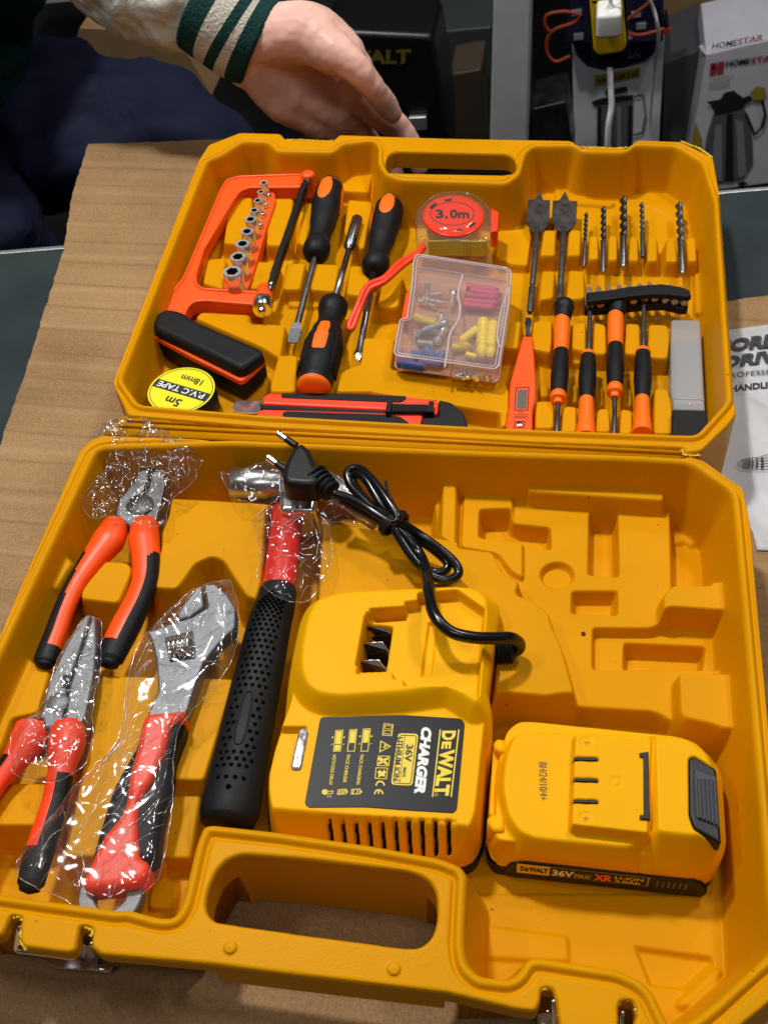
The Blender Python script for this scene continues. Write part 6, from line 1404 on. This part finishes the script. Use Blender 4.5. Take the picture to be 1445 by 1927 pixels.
# jug box on the right
y1 = 1.92
hb = thing('jug_box', 'white carton printed with a tall steel jug and black spout, at the right edge', 'box', tuple(PY(1380, 365, y1)))
boxY('carton', [(1286, 366), (1328, 106), (1520, 62), (1500, 338)][::-1], y1, 0.2, 'box_white', hb)
def f1(bm):
    def q(x, y, l=0.002): return PY(*z1(ZN, x, y), y1) - Vector((0, l, 0))
    def poly(pts, mi, l=0.002): add_poly(bm, [q(x, y, l) for x, y in pts], lift=0.0, mi=mi)
    poly([(975, 870), (1000, 740), (1040, 850), (1030, 1130), (960, 1130)], 4)
    poly([(1110, 690), (1300, 660), (1345, 830), (1350, 1000), (1290, 1090), (1060, 1120), (1050, 960), (1070, 820)], 2, 0.003)
    poly([(1190, 690), (1225, 690), (1232, 1100), (1180, 1100)], 0, 0.004)
    poly([(1120, 760), (1160, 750), (1160, 1100), (1090, 1100)], 3, 0.004); poly([(1245, 720), (1290, 740), (1310, 1060), (1260, 1080)], 3, 0.004)
    poly([(1065, 615), (1150, 600), (1175, 560), (1230, 545), (1270, 575), (1290, 590), (1330, 575), (1345, 600), (1300, 630), (1290, 655), (1200, 680), (1120, 695), (1100, 640)], 0, 0.004)
    poly([(1330, 560), (1370, 520), (1420, 525), (1430, 560), (1400, 605), (1350, 605)], 4, 0.005)
    for a, b in (((1395, 600), (1415, 690)), ((1415, 690), (1395, 770)), ((1395, 770), (1350, 815)), ((1350, 815), (1295, 680))):
        (xa, ya), (xb, yb) = a, b; poly([(xa, ya), (xa + 18, ya), (xb + 18, yb), (xb, yb)], 0, 0.005)
    poly([(1092, 385), (1130, 378), (1122, 450), (1085, 458)], 1); poly([(1136, 376), (1178, 370), (1168, 442), (1128, 450)], 1)
    poly([(1100, 395), (1118, 392), (1116, 410), (1098, 414)], 0, 0.003)
    add_text(bm, 'HOME', q(1183, 405), q(1330, 385), q(1190, 368), mi=0, bold=0.03, lift=0.0); add_text(bm, 'STAR', q(1335, 384), q(1500, 362), q(1342, 348), mi=1, bold=0.03, lift=0.0)
    add_text(bm, 'VACUUM JUG', q(1085, 492), q(1225, 470), q(1088, 476), mi=1, lift=0.0)
    for i in range(3): poly([(1080, 508 + i * 14), (1210, 488 + i * 14), (1210, 493 + i * 14), (1080, 513 + i * 14)], 3)
    poly([(1140, 1172), (1335, 1140), (1335, 1155), (1140, 1190)], 1); poly([(1250, 1120), (1290, 1105), (1320, 1115), (1285, 1138)], 5)
prn('carton_print', f1, ['ink', 'red_ink', 'jug_ink', 'jug_light', 'yl_ink', 'navy_ink'], hb)
bm = bm_new(); a, b, c_, d2 = PY(1328, 105, y1), PY(1520, 61, y1), PY(1500, 18, y1 + 0.10), PY(1314, 88, y1 + 0.06)
for p in (a, b, c_, d2): p.z += 0.001
add_loft(bm, [[a, b, c_, d2], [p - Vector((0, 0, 0.002)) for p in (a, b, c_, d2)]]); bm_finish('top_flap', bm, 'box_white', hb, smooth=False)
def f2(bm):
    def q(x, y): return PY(*z1(ZN, x, y), y1 + 0.02) + Vector((0, -0.01, 0.012))
    add_text(bm, 'HOME', q(1090, 325), q(1240, 300), q(1098, 290), mi=0, bold=0.02, lift=0.0); add_text(bm, 'STAR', q(1245, 298), q(1400, 270), q(1252, 262), mi=1, bold=0.02, lift=0.0)
prn('top_print', f2, ['ink', 'red_ink'], hb)
o = boxY('shaded_box_side', [(1242, 372), (1250, 120), (1322, 90), (1292, 372)][::-1], 2.02, 0.18, 'box_grey'); tag(o, 'shaded left side of the right jug box, made as a dark carton', 'box')  # shadow side of the jug box, its shade put into the grey
o = boxY('pale_box', [(1400, 340), (1440, 190), (1560, 170), (1540, 330)][::-1], 2.16, 0.15, 'box_white'); tag(o, 'pale carton edge showing at the far right behind the jug box', 'box')
# cafetiere-style jug box
y2 = 1.98
vb = thing('flask_box', 'white carton with navy top printed with a cylindrical jug, behind the power strip', 'box', tuple(PY(1160, 320, y2)))
boxY('carton', [(1080, 330), (1076, 72), (1250, 66), (1236, 330)][::-1], y2, 0.2, 'box_white', vb)
def f3(bm):
    def q(x, y, l=0.002): return PY(*z1(ZN, x, y), y2) - Vector((0, l, 0))
    def poly(pts, mi, l=0.002): add_poly(bm, [q(x, y, l) for x, y in pts], lift=0.0, mi=mi)
    poly([(240, 235), (800, 215), (790, 250), (750, 320), (680, 375), (560, 410), (440, 425), (340, 400), (280, 340)], 2)
    poly([(385, 460), (662, 405), (660, 465), (385, 525)], 3)
    add_text(bm, 'IX', q(595, 350, 0.003), q(665, 340, 0.003), q(600, 295, 0.003), mi=4, bold=0.02, lift=0.0)
    add_text(bm, 'VACUUM JUG', q(400, 508, 0.003), q(650, 458, 0.003), q(400, 475, 0.003), mi=0, bold=0.02, lift=0.0)
    poly([(400, 600), (620, 575), (612, 1000), (400, 1000)], 5, 0.003); poly([(520, 640), (545, 640), (545, 1000), (520, 1000)], 4, 0.004); poly([(590, 640), (615, 640), (612, 1000), (580, 1000)], 0, 0.004); poly([(400, 640), (425, 640), (425, 1000), (400, 1000)], 0, 0.004)
    poly([(365, 615), (440, 590), (620, 572), (615, 600), (440, 630), (375, 635)], 0, 0.004); poly([(450, 545), (580, 520), (585, 548), (450, 580)], 0, 0.004)
    for a, b in (((620, 580), (675, 565)), ((675, 565), (690, 700)), ((690, 700), (670, 800)), ((670, 800), (615, 815))):
        (xa, ya), (xb, yb) = a, b; poly([(xa, ya), (xa + 10, ya + 10), (xb + 10, yb + 10), (xb, yb)], 1, 0.004)
prn('carton_print', f3, ['ink', 'jug_ink', 'navy_ink', 'yl_ink', 'jug_light', 'jug_ink'], vb)
# big brown carton
o = boxY('brown_carton', [(1248, 112), (1225, -60), (1900, -160), (1900, -40), (1445, 48), (1380, 68)][::-1], 2.45, 0.4, 'carton'); tag(o, 'big brown carton above the jug boxes at the top right', 'box')
o = boxY('brown_carton', [(130, 130), (150, 52), (330, 60), (400, 180), (200, 160)][::-1], 1.65, 0.15, 'carton'); tag(o, 'piece of brown carton behind the trouser leg and sleeve', 'box')
# pillar
o = boxY('pillar', [(920, 300), (930, -80), (1001, -80), (990, 300)][::-1], 1.45, 0.06, mat('grey_pillar', (0.50, 0.50, 0.51), 0.5, var=0.06), None, 0.003); tag(o, 'light grey metal post behind the lid handle', 'post')
# black drill case and dark goods
bc2 = thing('black_tool_case', 'black plastic tool case with yellow lettering behind the fingers', 'tool case', tuple(PY(740, 290, 1.5)))
boxY('case_body', [(600, 330), (600, 70), (640, 58), (815, 66), (838, 200), (845, 330)][::-1], 1.5, 0.12, 'blackbox', bc2, 0.01)
def f4(bm):
    add_text(bm, 'DEWALT', PY(600, 122, 1.497), PY(772, 118, 1.497), PY(600, 97, 1.497), bold=0.04, lift=0.0)
prn('case_lettering', f4, [mat('dim_yellow', (0.13, 0.10, 0.01), 0.5)], bc2)
bm = bm_new(); ring = [PY(x, y, 1.488) for x, y in ((768, 222), (802, 220), (804, 245), (768, 248))]; add_loft(bm, [ring, [p + Vector((0, 0.01, 0)) for p in ring]]); bm_finish('case_latch', bm, 'alu', bc2, smooth=False, bevel=0.002)
for i, (px, y, dp, mk, lb, nm) in enumerate([
    ([(545, 50), (540, -60), (820, -60), (812, 52)], 2.1, 0.5, mat('dim_grey', (0.035, 0.035, 0.038), 0.5), 'dark grey shelf board at the top behind the black case', 'shelf_board'),
    ([(-60, 22), (-60, -60), (170, -60), (158, 3)], 2.2, 0.3, mat('pale_board', (0.45, 0.45, 0.48), 0.5), 'pale grey board at the top left above the trousers', 'shelf_board'),
    ([(812, 110), (812, 60), (925, 50), (925, 150), (830, 170)], 1.9, 0.2, mat('green_grey', (0.035, 0.042, 0.045), 0.5), 'dim grey-green packet between the black case and the post', 'packet'),
    ([(850, 300), (845, 140), (905, 130), (912, 300)], 1.7, 0.1, mat('dim_brown', (0.05, 0.035, 0.022), 0.6), 'dim brown packet standing left of the grey post', 'packet'),
    ([(1000, 300), (1000, 205), (1065, 190), (1080, 300)], 1.75, 0.1, mat('packet_black', (0.01, 0.01, 0.011), 0.3, var=0.5, vscale=30), 'black wrapped packet right of the grey post', 'packet'),
    ([(1003, 180), (1003, -40), (1078, -40), (1078, 170)], 2.15, 0.1, 'blackbox', 'black carton standing behind the orange wire loops', 'box_dark'),
    ([(1062, 82), (1080, -60), (1250, -60), (1248, 80)], 1.93, 0.03, mat('navy_pack', (0.012, 0.013, 0.035), 0.3, var=0.4, vscale=25), 'dark navy blister packs behind the yellow power strip', 'blister_pack')]):
    o = boxY(nm, px[::-1], y, dp, mk, None, 0.004); tag(o, lb, nm.replace('_', ' ') if nm != 'box_dark' else 'box')
    if nm == 'box_dark': o.name = 'black_carton'
for (x, y) in ((1085, 25), (1088, 70), (1196, 28), (1206, 50), (1180, 70)):
    bm = bm_new(); ring = [PY(x + dx, y + dy, 1.925) for dx, dy in ((-9, -4), (9, -6), (9, 4), (-9, 6))]; add_loft(bm, [ring, [p + Vector((0, 0.006, 0)) for p in ring]]); bm_finish('pack_card', bm, 'jug_light', o, smooth=False)
M['wire_orange'] = mat('orange_wire', (0.28, 0.035, 0.01), 0.5)
lp_ = [(1118, 95, ), (1050, 112), (1028, 90), (1035, 62), (1090, 45), (1085, 25), (1050, 20), (1028, 30), (1025, 48), (1038, 60), (1080, 40), (1110, 30), (1180, 35), (1215, 10)]
lp_ = [(1072, 106), (1045, 116), (1030, 100), (1030, 72), (1045, 55), (1080, 42), (1088, 28), (1060, 22), (1030, 28), (1025, 45), (1034, 60)]
o = tube('wire_loop', catmull([PY(x, y, 1.85) for x, y in lp_], 8), 0.0030, 'wire_orange'); tag(o, 'orange wire loops hanging left of the power strip', 'wire')
o = tube('wire_loop', catmull([PY(x, y, 1.88) for x, y in ((1170, 45), (1195, 25), (1212, 12), (1240, -10))] , 8), 0.0030, 'wire_orange'); tag(o, 'short orange wire slanting up right of the power strip', 'wire')
o = tube('wire_loop', catmull([PY(x, y, 1.88) for x, y in ((1175, 60), (1200, 66), (1230, 60), (1250, 54))] , 8), 0.0030, 'wire_orange'); tag(o, 'orange wire running right to the dark screwdriver', 'wire')
sd_ = thing('dark_screwdriver', 'small dark screwdriver handle with orange ring by the brown carton', 'screwdriver', tuple(PY(1250, 60, 1.9)))
lathe('handle', PY(1247, 20, 1.9), PY(1250, 52, 1.9), [(0, 0.004), (0.1, 0.007), (0.9, 0.008), (1, 0.006)], 'rubber', sd_); lathe('ring', PY(1250, 51, 1.9), PY(1251, 60, 1.9), [(0, 0.010), (1, 0.010)], 'wire_orange', sd_)
# power strip with white adapter
ps = thing('power_strip', 'yellow and black power strip hanging behind the lid', 'power strip', tuple(PY(1150, 105, 1.15)))
py = 1.15
boxY('strip_back', [(1113, 112), (1092, -120), (1175, -130), (1182, 100), (1180, 122), (1150, 130), (1128, 128)][::-1], py + 0.004, 0.03, 'black', ps, 0.004)
boxY('strip_face', [(1116, 92), (1098, -120), (1160, -130), (1178, 82), (1176, 94), (1168, 100), (1128, 106), (1119, 102)][::-1], py - 0.006, 0.010, mat('strip_yellow', (0.85, 0.55, 0.01), 0.4), ps, 0.003)
bm = bm_new()
for x in (1118, 1136):
    ring = [PY(x + dx, 4 + dy, py - 0.0065) for dx, dy in ((-5, -2), (5, -2), (5, 2), (-5, 2))]; add_loft(bm, [ring, [p + Vector((0, 0.004, 0)) for p in ring]])
bm_finish('socket_slots', bm, 'black', ps, smooth=False)
ad = thing('wall_adapter', 'small white charger plug sitting in the yellow power strip', 'adapter', tuple(PY(1146, 78, py - 0.03)))
M['white_lit'] = mat('white_glossy', (0.80, 0.80, 0.80), 0.35)
boxY('adapter_body', [(1120, 76), (1121, 30), (1170, 26), (1168, 72)][::-1], py - 0.045, 0.036, 'white_lit', ad, 0.004)
bm = bm_new(); a = PY(1147, 32, py - 0.030); lathe('adapter_plug', a, PY(1148, 6, py - 0.030), [(0, 0.006), (0.3, 0.006), (0.35, 0.0042), (0.8, 0.004), (0.9, 0.0025), (1, 0.0022)], 'white_lit', ad)
tube('adapter_cable', catmull([PY(1148, 6, py - 0.030), PY(1150, -10, py - 0.03), PY(1170, -30, py - 0.03), PY(1200, -20, py), PY(1225, 8, py + 0.02), PY(1236, 45, py + 0.02), PY(1238, 80, py + 0.03), PY(1230, 140, py + 0.05), PY(1222, 240, py + 0.06), PY(1225, 330, py + 0.06)], 8), 0.0019, 'white_lit', ad)
tube('strip_cord', catmull([PY(1147, 118, py + 0.01), PY(1148, 160, py), PY(1150, 200, py - 0.005), PY(1144, 240, py - 0.01), PY(1142, 300, py - 0.01), PY(1140, 400, py)], 8), 0.0034, 'white_lit', ps)
# ------------------------------------------------------------------ the seated person (hand, sleeve, trousers, jacket edge)
def skin_mat():
    m = mat('skin', (0.80, 0.47, 0.385), 0.46, bump=0.45, bscale=160, var=0.13, vscale=26, sss=0.25, bdist=0.0006, spec=0.35); return m
M['skin'] = skin_mat()
def fabric(name, col, rough, wsc, wst, fine=900, sheen=0.0, sx=1.0):
    m = mat(name, col, rough, spec=0.25, var=0.08, vscale=15); nt = m.node_tree; b = nt.nodes['Principled BSDF']
    tc = nt.nodes.new('ShaderNodeTexCoord'); n = nt.nodes.new('ShaderNodeTexNoise'); n.inputs['Scale'].default_value = wsc; n.inputs['Detail'].default_value = 3; n.inputs['Distortion'].default_value = 0.8
    n2 = nt.nodes.new('ShaderNodeTexNoise'); n2.inputs['Scale'].default_value = fine
    nt.links.new(tc.outputs['Object'], n.inputs['Vector']); nt.links.new(tc.outputs['Object'], n2.inputs['Vector'])
    ad = nt.nodes.new('ShaderNodeMath'); ad.operation = 'MULTIPLY_ADD'; ad.inputs[1].default_value = 0.06; nt.links.new(n2.outputs['Fac'], ad.inputs[0]); nt.links.new(n.outputs['Fac'], ad.inputs[2])
    bp = nt.nodes.new('ShaderNodeBump'); bp.inputs['Strength'].default_value = wst; bp.inputs['Distance'].default_value = 0.01; nt.links.new(ad.outputs[0], bp.inputs['Height']); nt.links.new(bp.outputs[0], b.inputs['Normal'])
    if sheen: b.inputs['Sheen Weight'].default_value = sheen
    return m
person = thing('person', 'seated person in cream and green jacket and navy trousers, open hand behind the lid', 'person', tuple(PY(0, 330, 1.15)))
def fuse(name, tubes, voxel, m, parent, smooth=6, disp=None):
    """several tapered limbs grown into one continuous skin"""
    bm = bm_new()
    for path, rad, flat, up in tubes:
        p = catmull(path, 8); n = len(rad)
        add_tube(bm, p, lambda t: float(np.interp(t * (n - 1), range(n), rad)), 20, flat=flat, up=up)
        for q, r in ((p[0], rad[0]), (p[-1], rad[-1])):
            bmesh.ops.create_uvsphere(bm, u_segments=16, v_segments=10, radius=r * 0.98, matrix=Matrix.Translation(q))
    o = bm_finish(name, bm, m, parent)
    rm = o.modifiers.new('r', 'REMESH'); rm.mode = 'VOXEL'; rm.voxel_size = voxel; rm.use_smooth_shade = True
    s = o.modifiers.new('s', 'SMOOTH'); s.factor = 0.5; s.iterations = smooth
    if disp:
        for sc_, st in disp:
            tx = bpy.data.textures.new('fold', 'CLOUDS'); tx.noise_scale = sc_; tx.noise_depth = 1
            d = o.modifiers.new('d', 'DISPLACE'); d.texture = tx; d.strength = st; d.mid_level = 0.5; d.texture_coords = 'LOCAL'
    dg = bpy.context.evaluated_depsgraph_get(); me = bpy.data.meshes.new_from_object(o.evaluated_get(dg)); o.modifiers.clear(); old = o.data; o.data = me; bpy.data.meshes.remove(old); me.name = name
    if not me.materials: me.materials.append(M[m] if isinstance(m, str) else m)
    me.shade_smooth(); return o
def H(x, y, d=0.0): return PY(x, y, 0.905 + d)
hand = [
    ([H(250, -60, 0.04), H(400, 22, 0.02), H(490, 72, 0.01)], [0.034, 0.032, 0.032], 0.85, None),                     # forearm and wrist
    ([H(480, 72, 0.005), H(570, 62, 0.0), H(640, 98, -0.004), H(668, 128, -0.004)], [0.028, 0.030, 0.024, 0.016], 0.85, None),    # ball of the thumb
    ([H(480, 90, 0.008), H(580, 128, 0.024), H(672, 182, 0.024)], [0.030, 0.030, 0.021], 0.85, None),            # palm
    ([H(475, 105, 0.008), H(560, 165, 0.014), H(650, 215, 0.016)], [0.029, 0.029, 0.019], 0.85, None),
    ([H(478, 118, 0.006), H(535, 180, 0.008), H(600, 228, 0.012)], [0.025, 0.026, 0.018], 0.85, None),            # outer edge of the hand
    ([H(600, 80, -0.014), H(655, 118, -0.032), H(698, 162, -0.034), H(726, 196, -0.024), H(740, 214, -0.020)], [0.020, 0.0138, 0.0112, 0.0100, 0.0078], 1.0, None),   # thumb
    ([H(668, 172, 0.006), H(712, 212, 0.006), H(752, 246, 0.012), H(780, 290, 0.010), H(790, 318, 0.006)], [0.0165, 0.0138, 0.0112, 0.0098, 0.0076], 1.0, None),    # index finger
    ([H(650, 205, 0.01), H(685, 250, 0.015), H(718, 290, 0.022), H(742, 322, 0.015), H(748, 345, 0.008)], [0.0140, 0.0100, 0.0090, 0.0082, 0.0066], 1.0, None),
    ([H(622, 225, 0.01), H(645, 272, 0.015), H(674, 312, 0.022), H(698, 345, 0.015), H(702, 365, 0.010)], [0.0135, 0.0096, 0.0086, 0.0078, 0.0064], 1.0, None),
    ([H(590, 232, 0.012), H(602, 280, 0.018), H(626, 312, 0.025), H(647, 340, 0.020), H(652, 358, 0.014)], [0.0120, 0.0084, 0.0075, 0.0068, 0.0056], 1.0, None),
]
fuse('body', hand, 0.0022, 'skin', person, smooth=4, disp=[(0.03, 0.0035), (0.007, 0.0012)])
a, b = H(740, 214, -0.020), H(726, 196, -0.024); c = (a * 0.75 + b * 0.25) + (CAM - a).normalized() * 0.0074; dd = (a - b).normalized(); ss = dd.cross((CAM - a).normalized()).normalized(); nn_ = ss.cross(dd)
bm = bm_new(); add_loft(bm, [[c + (dd * math.cos(q) * 0.0052 + ss * math.sin(q) * 0.0042) * k_ + nn_ * h_ * (1 if nn_.dot(CAM - a) > 0 else -1) - nn_ * 0.0022 * (math.sin(q) ** 2) * (1 if nn_.dot(CAM - a) > 0 else -1) for q in np.linspace(0, 2 * PI, 20, endpoint=False)] for k_, h_ in ((1.0, 0), (0.9, 0.0005), (0.3, 0.0008))])
bm_finish('thumb_nail', bm, mat('nail', (0.72, 0.45, 0.38), 0.25), person)
# cuff: knitted, with two cream stripes
M['knit_green'] = fabric('green_knit', (0.008, 0.045, 0.042), 0.85, 300, 0.4)
M['knit_cream'] = fabric('cream_knit', (0.62, 0.59, 0.50), 0.85, 300, 0.4)
M['satin'] = fabric('cream_satin', (0.70, 0.67, 0.58), 0.40, 26, 0.9)
M['green_cloth'] = fabric('green_jacket', (0.012, 0.060, 0.052), 0.6, 16, 0.6)
M['navy'] = fabric('navy_cloth', (0.007, 0.0085, 0.030), 0.8, 9, 1.0)
pc = catmull([H(385, 2, 0.02), H(425, 30, 0.015), H(462, 58, 0.012), H(496, 78, 0.01)], 12)
bm = bm_new(); n = len(pc); vs = []
for i in range(n):
    t = i / (n - 1); d = (pc[min(n - 1, i + 1)] - pc[max(0, i - 1)]).normalized(); s, u = frame_of(d); r = 0.0455 - 0.003 * t + 0.002 * math.sin(t * PI)
    if i == 0: r *= 0.95
    if i == n - 1: r *= 0.94
    vs.append([bm.verts.new(pc[i] + (s * math.cos(2 * PI * k / 96) + u * math.sin(2 * PI * k / 96) * 0.92) * r * (1 + 0.010 * math.cos(48 * 2 * PI * k / 96))) for k in range(96)])
last = vs[-1]; inner = [bm.verts.new(v.co.lerp(pc[-1], 0.12)) for v in last]; vs.append(inner); vs.append([bm.verts.new(v.co.lerp(pc[-4], 0.3)) for v in inner])
for j in range(len(vs) - 1):
    t = j / (n - 1)
    for k in range(96):
        f = bm.faces.new((vs[j][k], vs[j][(k + 1) % 96], vs[j + 1][(k + 1) % 96], vs[j + 1][k])); f.material_index = 1 if (0.27 < t < 0.42 or 0.56 < t < 0.70) else 0
cuff = bm_finish('cuff', bm, ['knit_green', 'knit_cream'], person)
fuse('sleeve', [([H(120, -260, 0.10), H(250, -90, 0.06), H(330, -28, 0.035), H(395, 10, 0.02)], [0.085, 0.068, 0.056, 0.040], 0.95, None)], 0.004, 'satin', person, smooth=3, disp=[(0.045, 0.014), (0.016, 0.007)])
T = lambda x, y, d: PY(x, y, d)
fuse('trousers', [([T(-330, 190, 1.30), T(-60, 215, 1.22), T(180, 245, 1.16), T(400, 330, 1.12)], [0.13, 0.11, 0.095, 0.075], 0.95, None),
                  ([T(395, 320, 1.13), T(430, 480, 1.14), T(430, 800, 1.2)], [0.076, 0.06, 0.05], 0.95, None),
                  ([T(-330, 230, 1.25), T(-150, 350, 1.10), T(-40, 500, 0.98)], [0.13, 0.11, 0.09], 0.95, None),
                  ([T(-40, 500, 0.98), T(-20, 800, 1.0)], [0.085, 0.06], 0.95, None)], 0.009, 'navy', person, smooth=5, disp=[(0.11, 0.055), (0.05, 0.018)])
fuse('jacket', [([T(-330, 290, 1.25), T(-215, 120, 1.12), T(-230, -200, 1.15)], [0.17, 0.165, 0.19], 0.8, None)], 0.010, 'green_cloth', person, smooth=5, disp=[(0.10, 0.02)])
